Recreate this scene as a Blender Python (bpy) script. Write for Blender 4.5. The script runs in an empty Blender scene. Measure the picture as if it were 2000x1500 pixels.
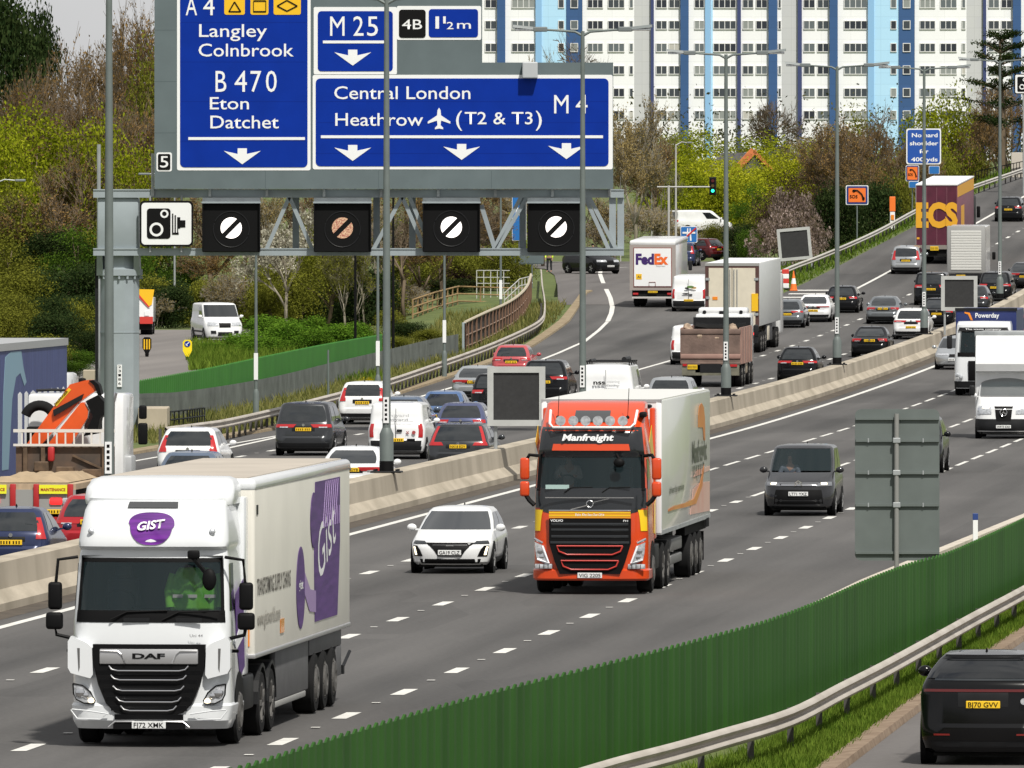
import bpy, bmesh, math, random
import numpy as np
from mathutils import Vector, Matrix

# ---------------------------------------------------------------- camera, world, sun, exposure
SC = bpy.context.scene
COL = SC.collection
F, HC, HY = 22500.0, 8.3, 394.0          # focal length in photo pixels, camera height, horizon row
cam_d = bpy.data.cameras.new("camera"); cam = bpy.data.objects.new("camera", cam_d); COL.objects.link(cam)
cam.location = (0, 0, HC); cam.rotation_euler = (math.pi/2, 0, 0)
cam_d.sensor_fit = 'HORIZONTAL'; cam_d.sensor_width = 36.0; cam_d.lens = 36.0*F/2000.0
cam_d.shift_y = -(750.0-HY)/2000.0
cam_d.clip_start = 1.0; cam_d.clip_end = 12000.0
SC.camera = cam

SUN_EL, SUN_AZ = math.radians(55), math.radians(158)   # azimuth measured from +Y (away) towards +X
world = bpy.data.worlds.new("World"); SC.world = world; world.use_nodes = True
wn = world.node_tree.nodes; wl = world.node_tree.links
bg = wn["Background"]; bg.inputs[1].default_value = 0.064
sky = wn.new("ShaderNodeTexSky"); sky.sky_type = 'NISHITA'; sky.sun_disc = False
sky.sun_elevation = SUN_EL; sky.sun_rotation = SUN_AZ
sky.air_density = 1.0; sky.dust_density = 2.0; sky.ozone_density = 1.0
# broken cloud: mostly white-grey overcast with some blue showing
tc = wn.new("ShaderNodeTexCoord"); nz = wn.new("ShaderNodeTexNoise"); nz.inputs["Scale"].default_value = 3.5
nz.inputs["Detail"].default_value = 7.0; nz.inputs["Roughness"].default_value = 0.6
mp = wn.new("ShaderNodeMapping"); mp.inputs["Scale"].default_value = (1, 1, 2.6)
rp = wn.new("ShaderNodeValToRGB"); rp.color_ramp.elements[0].position = 0.24; rp.color_ramp.elements[1].position = 0.44
nz2 = wn.new("ShaderNodeTexNoise"); nz2.inputs["Scale"].default_value = 6.0; nz2.inputs["Detail"].default_value = 5.0
rp2 = wn.new("ShaderNodeValToRGB")
rp2.color_ramp.elements[0].color = (6.3, 6.4, 6.6, 1); rp2.color_ramp.elements[0].position = 0.3
rp2.color_ramp.elements[1].color = (9.6, 9.6, 9.6, 1); rp2.color_ramp.elements[1].position = 0.72
mx = wn.new("ShaderNodeMixRGB")
wl.new(tc.outputs["Generated"], mp.inputs[0]); wl.new(mp.outputs[0], nz.inputs[0]); wl.new(mp.outputs[0], nz2.inputs[0])
wl.new(nz.outputs[0], rp.inputs[0]); wl.new(nz2.outputs[0], rp2.inputs[0]); wl.new(rp.outputs[0], mx.inputs[0])
wl.new(sky.outputs[0], mx.inputs[1]); wl.new(rp2.outputs[0], mx.inputs[2]); wl.new(mx.outputs[0], bg.inputs[0])

sun_d = bpy.data.lights.new("sun", 'SUN'); sun = bpy.data.objects.new("sun", sun_d); COL.objects.link(sun)
sun_d.energy = 4.4; sun_d.angle = math.radians(2.5); sun_d.color = (1.0, 0.96, 0.88)
_d = Vector((math.sin(SUN_AZ)*math.cos(SUN_EL), math.cos(SUN_AZ)*math.cos(SUN_EL), math.sin(SUN_EL)))
sun.rotation_euler = _d.to_track_quat('Z', 'Y').to_euler()
sun.location = (0, 0, 60)

SC.view_settings.view_transform = 'Standard'; SC.view_settings.look = 'None'
SC.view_settings.exposure = 0.14; SC.view_settings.gamma = 1.0
SC.cycles.max_bounces = 6; SC.cycles.transparent_max_bounces = 12
SC.cycles.use_denoising = True

RND = random.Random(7)

# ---------------------------------------------------------------- helpers
def tag(o, label=None, cat=None, group=None, kind=None):
    if label: o["label"] = label
    if cat: o["category"] = cat
    if group: o["group"] = group
    if kind: o["kind"] = kind
    return o

def empty(name, loc=(0, 0, 0), rz=0.0, label=None, cat=None, group=None):
    o = bpy.data.objects.new(name, None); COL.objects.link(o)
    o.empty_display_size = 0.3; o.location = loc; o.rotation_euler = (0, 0, rz)
    return tag(o, label, cat, group)

def link_mesh(name, me, m, parent=None, smooth=None):
    if m is not None and not me.materials: me.materials.append(m)
    o = bpy.data.objects.new(name, me); COL.objects.link(o)
    if parent is not None: o.parent = parent
    if smooth is not None:
        me.shade_smooth()
        me.set_sharp_from_angle(angle=math.radians(smooth))
    return o

def copy_tree(o, parent=None):
    c = o.copy(); COL.objects.link(c)
    if parent is not None: c.parent = parent
    for ch in list(o.children): copy_tree(ch, c)
    return c

class MB:
    """collects geometry; build() links it as one mesh object"""
    def __init__(s): s.v = []; s.f = []; s.mi = []
    def add(s, vs, fs, mi=0):
        n = len(s.v); s.v.extend([tuple(v) for v in vs]); s.f.extend([tuple(i+n for i in f) for f in fs]); s.mi.extend([mi]*len(fs)); return s
    def box(s, x0, x1, y0, y1, z0, z1, mi=0):
        vs = [(x0,y0,z0),(x1,y0,z0),(x1,y1,z0),(x0,y1,z0),(x0,y0,z1),(x1,y0,z1),(x1,y1,z1),(x0,y1,z1)]
        return s.add(vs, [(3,2,1,0),(4,5,6,7),(0,1,5,4),(1,2,6,5),(2,3,7,6),(3,0,4,7)], mi)
    def rbox(s, x0, x1, y0, y1, z0, z1, r=0.05, seg=2, mi=0):
        bm = bmesh.new(); bmesh.ops.create_cube(bm, size=1)
        for v in bm.verts:
            v.co = Vector(((x0+x1)/2+v.co.x*(x1-x0), (y0+y1)/2+v.co.y*(y1-y0), (z0+z1)/2+v.co.z*(z1-z0)))
        bmesh.ops.bevel(bm, geom=bm.edges[:], offset=r, segments=seg, affect='EDGES', profile=0.5)
        bm.verts.index_update()
        s.add([v.co[:] for v in bm.verts], [[v.index for v in f.verts] for f in bm.faces], mi); bm.free(); return s
    def hexa(s, p, mi=0):      # 8 points: bottom 4 ccw, top 4 ccw
        return s.add(p, [(3,2,1,0),(4,5,6,7),(0,1,5,4),(1,2,6,5),(2,3,7,6),(3,0,4,7)], mi)
    def tube(s, pts, r, n=8, cap=True, mi=0):
        pts = [Vector(p) for p in pts]; k = len(pts)
        if not hasattr(r, '__len__'): r = [r]*k
        rings = []
        for i, p in enumerate(pts):
            d = (pts[min(i+1, k-1)]-pts[max(i-1, 0)])
            d = d.normalized() if d.length > 1e-9 else Vector((0, 0, 1))
            a = Vector((0, 0, 1)) if abs(d.z) < 0.9 else Vector((1, 0, 0))
            u = d.cross(a).normalized(); w = d.cross(u).normalized()
            rings.append([p+(u*math.cos(2*math.pi*j/n)+w*math.sin(2*math.pi*j/n))*r[i] for j in range(n)])
        vs = [v for ring in rings for v in ring]; fs = []
        for i in range(k-1):
            for j in range(n):
                a0 = i*n+j; a1 = i*n+(j+1) % n
                fs.append((a0, a1, a1+n, a0+n))
        if cap: fs.append(tuple(range(n-1, -1, -1))); fs.append(tuple(range((k-1)*n, k*n)))
        return s.add(vs, fs, mi)
    def bar(s, p0, p1, w, h, mi=0):
        p0 = Vector(p0); p1 = Vector(p1); d = (p1-p0).normalized()
        a = Vector((0, 0, 1)) if abs(d.z) < 0.95 else Vector((0, 1, 0))
        u = d.cross(a).normalized()*w/2; v = u.cross(d).normalized()*h/2
        return s.hexa([p0-u-v, p0+u-v, p0+u+v, p0-u+v, p1-u-v, p1+u-v, p1+u+v, p1-u+v], mi)
    def prism_xz(s, poly, y0, y1, mi=0):   # poly of (x,z); y0 front (near camera) < y1
        n = len(poly)
        vs = [(x, y0, z) for x, z in poly]+[(x, y1, z) for x, z in poly]
        fs = [tuple(range(n)), tuple(range(2*n-1, n-1, -1))]+[(i, i+n, (i+1) % n+n, (i+1) % n) for i in range(n)]
        return s.add(vs, fs, mi)
    def prism_yz(s, poly, x0, x1, mi=0):
        n = len(poly)
        vs = [(x0, y, z) for y, z in poly]+[(x1, y, z) for y, z in poly]
        fs = [tuple(range(n)), tuple(range(2*n-1, n-1, -1))]+[(i, i+n, (i+1) % n+n, (i+1) % n) for i in range(n)]
        return s.add(vs, fs, mi)
    def prism_xy(s, poly, z0, z1, mi=0):
        n = len(poly)
        vs = [(x, y, z0) for x, y in poly]+[(x, y, z1) for x, y in poly]
        fs = [tuple(range(n-1, -1, -1)), tuple(range(n, 2*n))]+[(i, (i+1) % n, (i+1) % n+n, i+n) for i in range(n)]
        return s.add(vs, fs, mi)
    def lathe_x(s, prof, c, n=24, mi=0):    # prof: (x, r) revolve about an axis parallel to x through c=(y,z)
        vs = []; k = len(prof)
        for x, r in prof:
            for j in range(n):
                a = 2*math.pi*j/n; vs.append((x, c[0]+r*math.cos(a), c[1]+r*math.sin(a)))
        fs = [(i*n+j, i*n+(j+1) % n, (i+1)*n+(j+1) % n, (i+1)*n+j) for i in range(k-1) for j in range(n)]
        return s.add(vs, fs, mi)
    def disc(s, c, r, axis='y', n=20, t=0.02, mi=0):
        poly = [(r*math.cos(2*math.pi*j/n), r*math.sin(2*math.pi*j/n)) for j in range(n)]
        if axis == 'y': return s.prism_xz([(c[0]+a, c[2]+b) for a, b in poly], c[1]-t/2, c[1]+t/2, mi)
        if axis == 'x': return s.prism_yz([(c[1]+a, c[2]+b) for a, b in poly], c[0]-t/2, c[0]+t/2, mi)
        return s.prism_xy([(c[0]+a, c[1]+b) for a, b in poly], c[2]-t/2, c[2]+t/2, mi)
    def sphere(s, c, r, n=12, m=8, mi=0):
        if not hasattr(r, '__len__'): r = (r, r, r)
        vs = []; fs = []
        for i in range(m+1):
            t = math.pi*i/m
            for j in range(n):
                a = 2*math.pi*j/n
                vs.append((c[0]+r[0]*math.sin(t)*math.cos(a), c[1]+r[1]*math.sin(t)*math.sin(a), c[2]+r[2]*math.cos(t)))
        for i in range(m):
            for j in range(n):
                fs.append((i*n+j, (i+1)*n+j, (i+1)*n+(j+1) % n, i*n+(j+1) % n))
        return s.add(vs, fs, mi)
    def mesh(s, name):
        me = bpy.data.meshes.new(name); me.from_pydata(s.v, [], s.f); me.update()
        bm = bmesh.new(); bm.from_mesh(me); bmesh.ops.recalc_face_normals(bm, faces=bm.faces[:]); bm.to_mesh(me); bm.free()
        return me
    def build(s, name, m, parent=None, smooth=None, loc=None):
        me = s.mesh(name)
        if isinstance(m, (list, tuple)):
            for q in m: me.materials.append(q)
            me.polygons.foreach_set("material_index", s.mi); m = None
        o = link_mesh(name, me, m, parent, smooth)
        if loc is not None: o.location = loc
        return o

def rrect(x0, x1, z0, z1, r, n=5):
    pts = []
    for cx, cz, a0 in ((x1-r, z1-r, 0), (x0+r, z1-r, 90), (x0+r, z0+r, 180), (x1-r, z0+r, 270)):
        for i in range(n+1):
            a = math.radians(a0+90*i/n); pts.append((cx+r*math.cos(a), cz+r*math.sin(a)))
    return pts

# ---------------------------------------------------------------- materials
MATS = {}
def mat(name, color=(.5, .5, .5), rough=.6, metal=0.0, var=0.0, vscale=3.0, bump=0.0, bscale=30.0, coat=0.0, color2=None,
        detail=4.0, stretch=None, spec=0.5, emit=0.0, island=0.0, coords="Object"):
    if name in MATS: return MATS[name]
    m = bpy.data.materials.new(name); m.use_nodes = True; n = m.node_tree.nodes; l = m.node_tree.links
    b = n["Principled BSDF"]; b.inputs["Roughness"].default_value = rough; b.inputs["Metallic"].default_value = metal
    b.inputs["Specular IOR Level"].default_value = spec
    b.inputs["Coat Weight"].default_value = coat; b.inputs["Coat Roughness"].default_value = 0.05
    c = (*color, 1); b.inputs["Base Color"].default_value = c
    if emit: b.inputs["Emission Color"].default_value = c; b.inputs["Emission Strength"].default_value = emit
    out = None
    if var or color2 or bump:
        t = n.new("ShaderNodeTexCoord"); mpn = n.new("ShaderNodeMapping")
        if stretch: mpn.inputs["Scale"].default_value = stretch
        l.new(t.outputs[coords], mpn.inputs[0])
    if var or color2:
        z = n.new("ShaderNodeTexNoise"); z.inputs["Scale"].default_value = vscale; z.inputs["Detail"].default_value = detail
        l.new(mpn.outputs[0], z.inputs[0])
        r = n.new("ShaderNodeValToRGB"); r.color_ramp.elements[0].position = .3; r.color_ramp.elements[1].position = .7
        c2 = color2 if color2 else tuple(min(1, x*(1+var)) for x in color)
        c1 = color if color2 else tuple(x*(1-var) for x in color)
        r.color_ramp.elements[0].color = (*c1, 1); r.color_ramp.elements[1].color = (*c2, 1)
        l.new(z.outputs[0], r.inputs[0]); out = r.outputs[0]
    if island:
        g = n.new("ShaderNodeNewGeometry"); hsv = n.new("ShaderNodeHueSaturation")
        ma = n.new("ShaderNodeMapRange"); ma.inputs[3].default_value = 1-island; ma.inputs[4].default_value = 1+island
        l.new(g.outputs["Random Per Island"], ma.inputs[0]); l.new(ma.outputs[0], hsv.inputs["Value"])
        if out: l.new(out, hsv.inputs["Color"])
        else: hsv.inputs["Color"].default_value = c
        out = hsv.outputs[0]
    if out: l.new(out, b.inputs["Base Color"])
    if bump:
        z2 = n.new("ShaderNodeTexNoise"); z2.inputs["Scale"].default_value = bscale; z2.inputs["Detail"].default_value = 5
        l.new(mpn.outputs[0], z2.inputs[0]); bp = n.new("ShaderNodeBump"); bp.inputs["Strength"].default_value = bump
        bp.inputs["Distance"].default_value = 0.05; l.new(z2.outputs[0], bp.inputs["Height"]); l.new(bp.outputs[0], b.inputs["Normal"])
    MATS[name] = m
    return m

def paint(name, color, rough=.22, metal=0.0, var=.06):
    dk = max(color) < .02
    return mat("paint_"+name, color, rough=.16 if dk else rough, metal=metal, coat=0.0 if dk else .45, var=var, vscale=1.6, bump=0.0, spec=.34 if dk else .5)

M_STEEL = mat("galvanised", (.36, .38, .39), .5, .35, var=.14, vscale=2.0)
M_POSTG = mat("post_grey", (.135, .16, .155), .55, .1, var=.12, vscale=1.5)
M_GANT = mat("gantry_grey", (.30, .345, .37), .5, .15, var=.08, vscale=1.2)
M_BACK = mat("sign_back_grey", (.115, .145, .155), .65, 0, var=.08, vscale=.9, spec=.2)
M_BLUE = mat("sign_blue", (.002, .027, .28), .5, 0, var=.08, vscale=1.0, spec=.12)
M_WHITE = mat("sign_white", (.78, .79, .80), .5, spec=.25)
M_BLACK = mat("matte_black", (.004, .004, .0045), .6, spec=.15)
M_RUBBER = mat("rubber", (.010, .010, .0105), .85, var=.2, vscale=6, spec=.2)
M_RIM = mat("alloy", (.42, .42, .43), .35, .7)
M_CHROME = mat("chrome", (.75, .75, .76), .12, 1.0)
M_DARK = mat("dark_plastic", (.012, .0125, .014), .5, var=.15, vscale=4, spec=.25)
M_UNDER = mat("chassis", (.010, .010, .0095), .85, var=.3, vscale=2, spec=.15)
M_RED = mat("tail_red", (.42, .012, .015), .2, coat=.8)
M_REDLIT = mat("tail_red_lit", (.9, .03, .03), .2, emit=.9)
M_LAMP = mat("lamp_glass", (.55, .57, .6), .15, .4, var=.35, vscale=14)
M_LAMPLIT = mat("lamp_lit", (1.0, .86, .6), .2, emit=2.2)
M_AMBER = mat("amber", (.8, .25, .02), .25, coat=.5)
M_YPLATE = mat("plate_yellow", (.82, .52, .02), .4)
M_WPLATE = mat("plate_white", (.72, .73, .73), .4)
M_CONC = mat("concrete", (.40, .345, .265), .85, var=.16, vscale=.8, bump=.25, bscale=9, stretch=(1, 1, .35))
M_ORANGE = mat("sign_orange", (.80, .17, .02), .5)
M_YELLOW = mat("sign_yellow", (.80, .47, .01), .5)
def glass(name="car_glass", tint=(.012, .015, .017), rough=.04):
    return mat(name, tint, rough, 0, spec=.9, coat=0.6)
M_GLASS = glass()
def clear_glass(name, tint, alpha):
    """windscreen one can see into: tinted transparency under a mirror-like surface"""
    if name in MATS: return MATS[name]
    m = bpy.data.materials.new(name); m.use_nodes = True; n = m.node_tree.nodes; l = m.node_tree.links
    b = n["Principled BSDF"]; b.inputs["Base Color"].default_value = (*tint, 1); b.inputs["Roughness"].default_value = .03
    b.inputs["Specular IOR Level"].default_value = .8; b.inputs["Alpha"].default_value = alpha
    MATS[name] = m; return m
M_SCREEN = clear_glass("windscreen_glass", (.02, .035, .04), .45)

# ---------------------------------------------------------------- writing
FONT_H = None
def text_mesh(txt, width, cap, bold=0.012, slant=0.0, spacing=1.0):
    """mesh of the words, lower left at 0,0 in the x/z plane, facing -y"""
    global FONT_H
    cu = bpy.data.curves.new("words", 'FONT'); cu.body = txt; cu.size = 1.0; cu.offset = bold; cu.shear = slant
    cu.space_character = spacing; cu.resolution_u = 3; cu.fill_mode = 'FRONT'
    ob = bpy.data.objects.new("words", cu); COL.objects.link(ob)
    dg = bpy.context.evaluated_depsgraph_get(); dg.update()
    me = bpy.data.meshes.new_from_object(ob.evaluated_get(dg)); bpy.data.objects.remove(ob)
    bpy.data.curves.remove(cu)
    n = len(me.vertices); co = np.empty(n*3); me.vertices.foreach_get("co", co); co = co.reshape(n, 3)
    x0, x1 = co[:, 0].min(), co[:, 0].max()
    ch = 0.69+2*bold
    out = np.zeros_like(co)
    sx = (width/(x1-x0)) if width else cap/ch
    out[:, 0] = (co[:, 0]-x0)*sx; out[:, 2] = co[:, 1]*cap/ch
    me.vertices.foreach_set("co", out.ravel()); me.update(); me.materials.clear()
    return me

def text(name, txt, x0, x1, z, cap, y, m, parent, rz=0.0, bold=.012, slant=0.0, ry=0.0, spacing=1.0):
    me = text_mesh(txt, x1-x0 if x1 is not None else None, cap, bold, slant, spacing)
    o = link_mesh(name, me, m, parent); o.location = (x0, y, z); o.rotation_euler = (0, ry, rz)
    return o

# ---------------------------------------------------------------- the lie of the land
TH = 0.0945                                  # road heading: metres right per metre away
HEAD = -math.atan(TH)
def kx(Y):
    d = np.maximum(0, np.minimum(Y, 900)-450.0); k = 3.7e-5*d*d
    return k+np.maximum(0, Y-900)*2*3.7e-5*450
_zy = np.arange(0, 4200, 5.0)
_zr = np.interp(_zy, [0, 425, 470, 512, 554, 590, 614, 632, 660, 684, 697, 758, 800, 850, 900, 1000, 1200, 4200],
                     [0, 0, .14, .42, .87, 1.42, 1.9, 2.4, 3.25, 4.1, 4.6, 7.0, 8.8, 10.9, 12.6, 15, 15.5, 15.5])
_zr = np.convolve(np.pad(_zr, 5, mode='edge'), np.ones(7)/7, mode='same')[5:-5]
def zp(Y): return float(np.interp(Y, _zy, _zr))
_zl = [(0, .0), (430, .2), (475, .9), (600, 1.1), (634, 1.9), (660, 2.6), (700, 3.3), (760, 3.9), (800, 4.1), (900, 5), (1100, 9), (1300, 13), (4200, 14)]
def zs(Y): return float(np.interp(Y, [a for a, b in _zl], [b for a, b in _zl]))
def uof(X, Y): return X-TH*Y-float(kx(Y))
def xof(u, Y): return u+TH*Y+float(kx(Y))
# paved left edge of the main carriageway (with the slip while it is joined)
_kerb = [(0, -48.2), (418, -48.2), (518, -51.6), (570, -53.4), (613, -55.9), (640, -58.0), (655, -59.2)]
def uL(Y):
    if Y > 655: return -48.0
    return float(np.interp(Y, [a for a, b in _kerb], [b for a, b in _kerb]))
_kr = [(0, -16.5), (180, -16.25), (221, -16.05), (253, -15.95), (304, -15.1), (360, -14.0), (420, -13.0), (4200, -13.0)]
def uR(Y): return float(np.interp(Y, [a for a, b in _kr], [b for a, b in _kr]))
def sstep(t): t = max(0., min(1., t)); return t*t*(3-2*t)
def gz(X, Y):
    u = uof(X, Y); z = zp(Y); L = uL(Y); R = uR(Y)
    if u < L:
        d = L-u
        if Y > 600: t = sstep((d-1.0)/6.0)
        else: t = sstep((d-5.2)/1.2)
        zl_ = zs(Y); w_ = sstep((-3.0-X)/7.0)
        if w_ > 0 and Y < 900: zl_ = zl_*(1-w_)+min(zl_, 1.15+.0008*max(0, Y-600))*w_
        if X < -40: zl_ += min(3.0, (-40-X)*.04)
        z = z*(1-t)+zl_*t
    elif u > R+1.6:
        z = z-.32*sstep((u-R-1.6)/3.0)
    return z
def slipz(X, Y):
    t = sstep((Y-657)/45.0)
    return zp(Y)*(1-t)+zs(Y)*t
def W(px, py, Y): s = F/Y; return Vector(((px-1000)/s, Y, HC-(py-HY)/s))
def hit(px, py, zf=gz, lo=60., hi=1100.):
    """where the sight line of a photo pixel meets the ground"""
    f = lambda Y: HC-(py-HY)*Y/F-zf((px-1000)*Y/F, Y)
    Y = lo
    while Y < hi and f(Y) > 0: Y += 4
    a, b = Y-4, Y
    for _ in range(30):
        m_ = (a+b)/2
        if f(m_) > 0: a = m_
        else: b = m_
    X = (px-1000)*a/F
    return Vector((X, a, zf(X, a)))
# ---------------------------------------------------------------- ground, roads, markings
def sheet(name, rows, m, kind="structure", smooth=True):
    """rows: list of equal-length point lists"""
    k = len(rows[0]); vs = [p for r in rows for p in r]; fs = []
    for i in range(len(rows)-1):
        for j in range(k-1):
            fs.append((i*k+j, i*k+j+1, (i+1)*k+j+1, (i+1)*k+j))
    me = bpy.data.meshes.new(name); me.from_pydata(vs, [], fs); me.update()
    if smooth: me.shade_smooth()
    o = link_mesh(name, me, m); tag(o, kind=kind); return o

M_GRASSG = mat("grass_ground", (.055, .085, .018), .95, var=0, color2=(.115, .14, .035), vscale=.9, detail=8, bump=.6, bscale=6)
def asphalt(name, c1, c2):
    m = bpy.data.materials.new(name); m.use_nodes = True; n = m.node_tree.nodes; l = m.node_tree.links
    b = n["Principled BSDF"]; b.inputs["Roughness"].default_value = .85; b.inputs["Specular IOR Level"].default_value = .3
    t = n.new("ShaderNodeTexCoord"); rot = n.new("ShaderNodeMapping"); rot.inputs["Rotation"].default_value = (0, 0, math.atan(TH))
    l.new(t.outputs["Object"], rot.inputs[0])
    m1 = n.new("ShaderNodeMapping"); m1.inputs["Scale"].default_value = (.55, .012, 0); l.new(rot.outputs[0], m1.inputs[0])
    n1 = n.new("ShaderNodeTexNoise"); n1.inputs["Scale"].default_value = 1.0; n1.inputs["Detail"].default_value = 5; l.new(m1.outputs[0], n1.inputs[0])
    m2 = n.new("ShaderNodeMapping"); m2.inputs["Scale"].default_value = (.16, .03, 0); l.new(rot.outputs[0], m2.inputs[0])
    n2 = n.new("ShaderNodeTexNoise"); n2.inputs["Scale"].default_value = 1.0; n2.inputs["Detail"].default_value = 3; l.new(m2.outputs[0], n2.inputs[0])
    n3 = n.new("ShaderNodeTexNoise"); n3.inputs["Scale"].default_value = 9.0; n3.inputs["Detail"].default_value = 6; l.new(rot.outputs[0], n3.inputs[0])
    a = n.new("ShaderNodeMath"); a.operation = 'MULTIPLY_ADD'; a.inputs[1].default_value = .55; l.new(n1.outputs[0], a.inputs[0])
    a2 = n.new("ShaderNodeMath"); a2.operation = 'MULTIPLY_ADD'; a2.inputs[1].default_value = .5; l.new(n2.outputs[0], a2.inputs[0])
    a3 = n.new("ShaderNodeMath"); a3.operation = 'MULTIPLY'; a3.inputs[1].default_value = .30; l.new(n3.outputs[0], a3.inputs[0])
    l.new(a3.outputs[0], a2.inputs[2]); l.new(a2.outputs[0], a.inputs[2])
    sx = n.new("ShaderNodeSeparateXYZ"); l.new(rot.outputs[0], sx.inputs[0])
    ph = n.new("ShaderNodeMath"); ph.operation = 'MULTIPLY_ADD'; ph.inputs[1].default_value = 4*math.pi/3.634; ph.inputs[2].default_value = 20.16*4*math.pi/3.634; l.new(sx.outputs[0], ph.inputs[0])
    cs = n.new("ShaderNodeMath"); cs.operation = 'COSINE'; l.new(ph.outputs[0], cs.inputs[0])
    tk = n.new("ShaderNodeMath"); tk.operation = 'MULTIPLY_ADD'; tk.inputs[1].default_value = .035; l.new(cs.outputs[0], tk.inputs[0]); l.new(a.outputs[0], tk.inputs[2])
    m5 = n.new("ShaderNodeMapping"); m5.inputs["Scale"].default_value = (.275, .045, 0); l.new(rot.outputs[0], m5.inputs[0])
    vo = n.new("ShaderNodeTexVoronoi"); vo.distance = 'CHEBYCHEV'; vo.inputs["Scale"].default_value = 1.0; vo.inputs["Randomness"].default_value = .55; l.new(m5.outputs[0], vo.inputs[0])
    vs_ = n.new("ShaderNodeSeparateColor"); l.new(vo.outputs["Color"], vs_.inputs[0])
    pt = n.new("ShaderNodeMath"); pt.operation = 'MULTIPLY_ADD'; pt.inputs[1].default_value = .085; l.new(vs_.outputs[0], pt.inputs[0]); l.new(tk.outputs[0], pt.inputs[2]); a = pt
    r = n.new("ShaderNodeValToRGB"); r.color_ramp.elements[0].position = .50; r.color_ramp.elements[1].position = .94
    r.color_ramp.elements[0].color = (*c1, 1); r.color_ramp.elements[1].color = (*c2, 1)
    l.new(a.outputs[0], r.inputs[0]); l.new(r.outputs[0], b.inputs["Base Color"])
    bp = n.new("ShaderNodeBump"); bp.inputs["Strength"].default_value = .25; bp.inputs["Distance"].default_value = .02
    n4 = n.new("ShaderNodeTexNoise"); n4.inputs["Scale"].default_value = 40; l.new(t.outputs["Object"], n4.inputs[0])
    l.new(n4.outputs[0], bp.inputs["Height"]); l.new(bp.outputs[0], b.inputs["Normal"])
    return m
M_ASPH = asphalt("asphalt", (.041, .040, .040), (.125, .120, .117))
M_ASPH2 = asphalt("asphalt_worn", (.085, .078, .076), (.155, .145, .14))

ys = [50+6*i for i in range(160)]+[1010+40*i for i in range(12)]+[1500, 1700, 2000, 2500, 3200, 4100]
rows = []
for Y in ys:
    L, R = uL(Y), uR(Y)
    us = [-900, -400, -200, -120, -90]+[L-d for d in (32, 26, 21, 17, 14, 11.5, 9.5, 8, 7, 6.4, 5.8, 5.2, 4, 2.5, 1.2, .25)]
    us = us+[L+.25, -33.5, -32, R-.25]+[R+d for d in (.25, 1.6, 2.2, 2.8, 3.4, 4.0, 4.6, 6, 9, 14, 25, 50, 110, 250, 600)]
    row = []
    for u in us:
        X = xof(u, Y); z = gz(X, Y)
        if L+.2 <= u <= R-.2: z -= .12
        row.append((X, Y, z))
    rows.append(row)
sheet("ground", rows, M_GRASSG)
rows = []
for Y in [50+5*i for i in range(121)]+[652.5, 655]:
    rows.append([(xof(uL(Y)+(uR(Y)-uL(Y))*t, Y), Y, zp(Y)) for t in np.linspace(0, 1, 12)])
sheet("road", rows, M_ASPH)
rows = []
for Y in [655+5*i for i in range(80)]:
    rows.append([(xof(u, Y), Y, zp(Y)) for u in np.linspace(-48.0, uR(Y), 10)])
sheet("road", rows, M_ASPH)
# slip road up to the roundabout
SLIP = [(638, 2.55, 13.3), (655, 2.6, 13.4), (680, 2.65, 13.0), (700, 2.7, 12.8), (730, 2.7, 13.0), (755, 2.2, 14.5), (775, -2, 19), (800, -14, 30)]
rows = []
for Y in np.arange(638, 801, 3.0):
    a = np.interp(Y, [s[0] for s in SLIP], [s[1] for s in SLIP]); b = np.interp(Y, [s[0] for s in SLIP], [s[2] for s in SLIP])
    rows.append([(a+(b-a)*t, Y, slipz(a+(b-a)*t, Y)+.012+.04*sstep((Y-655)/12)) for t in np.linspace(0, 1, 8)])
sheet("slip_road", rows, M_ASPH2)
# slip road on the near right, beyond the green fence
def su(X): return X
rows = []
SR = [(100, -1.7), (175, 5.1), (196, 7.05), (230, 10.5), (300, 18.0), (420, 32)]
for Y in np.arange(100, 421, 5.0):
    x0 = float(np.interp(Y, [a for a, b in SR], [b for a, b in SR]))
    rows.append([(x0+d, Y, gz(x0+d, Y)+.03) for d in np.linspace(0, 8.0, 6)])
sheet("slip_road", rows, M_ASPH2)
M_KERB = mat("kerb_soil", (.17, .115, .075), .9, color2=(.27, .20, .14), vscale=3, bump=.5, bscale=12)
mb = MB()
for Y in np.arange(100, 420, 2.0):
    x0 = float(np.interp(Y, [a for a, b in SR], [b for a, b in SR])); x1 = float(np.interp(Y+2, [a for a, b in SR], [b for a, b in SR]))
    z = gz(x0, Y)
    mb.hexa([(x0-.45, Y, z-.1), (x0+.02, Y, z-.1), (x1+.02, Y+2, z-.1), (x1-.45, Y+2, z-.1),
             (x0-.40, Y, z+.10), (x0-.05, Y, z+.13), (x1-.05, Y+2, z+.13), (x1-.40, Y+2, z+.10)])
tag(mb.build("kerb", M_KERB), kind="structure")
# local road on the left behind the green fence
M_LOCAL = asphalt("asphalt_local", (.13, .12, .115), (.20, .185, .175))
rows = []
for Y in np.arange(462, 640, 4.0):
    xr = float(np.interp(Y, [462, 500, 520, 540, 575, 640], [-12.5, -10.6, -12.0, -14.2, -15.0, -12.5]))
    if Y > 575: xr = float(np.interp(Y, [575, 600, 640], [-15.0, -11.5, -8.5]))
    xl = float(np.interp(Y, [462, 520, 600, 640], [-17.5, -24, -34, -38]))
    rows.append([(xl+(xr-xl)*t, Y, gz(xl+(xr-xl)*t, Y)+.03) for t in np.linspace(0, 1, 10)])
sheet("side_road", rows, M_LOCAL)

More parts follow.
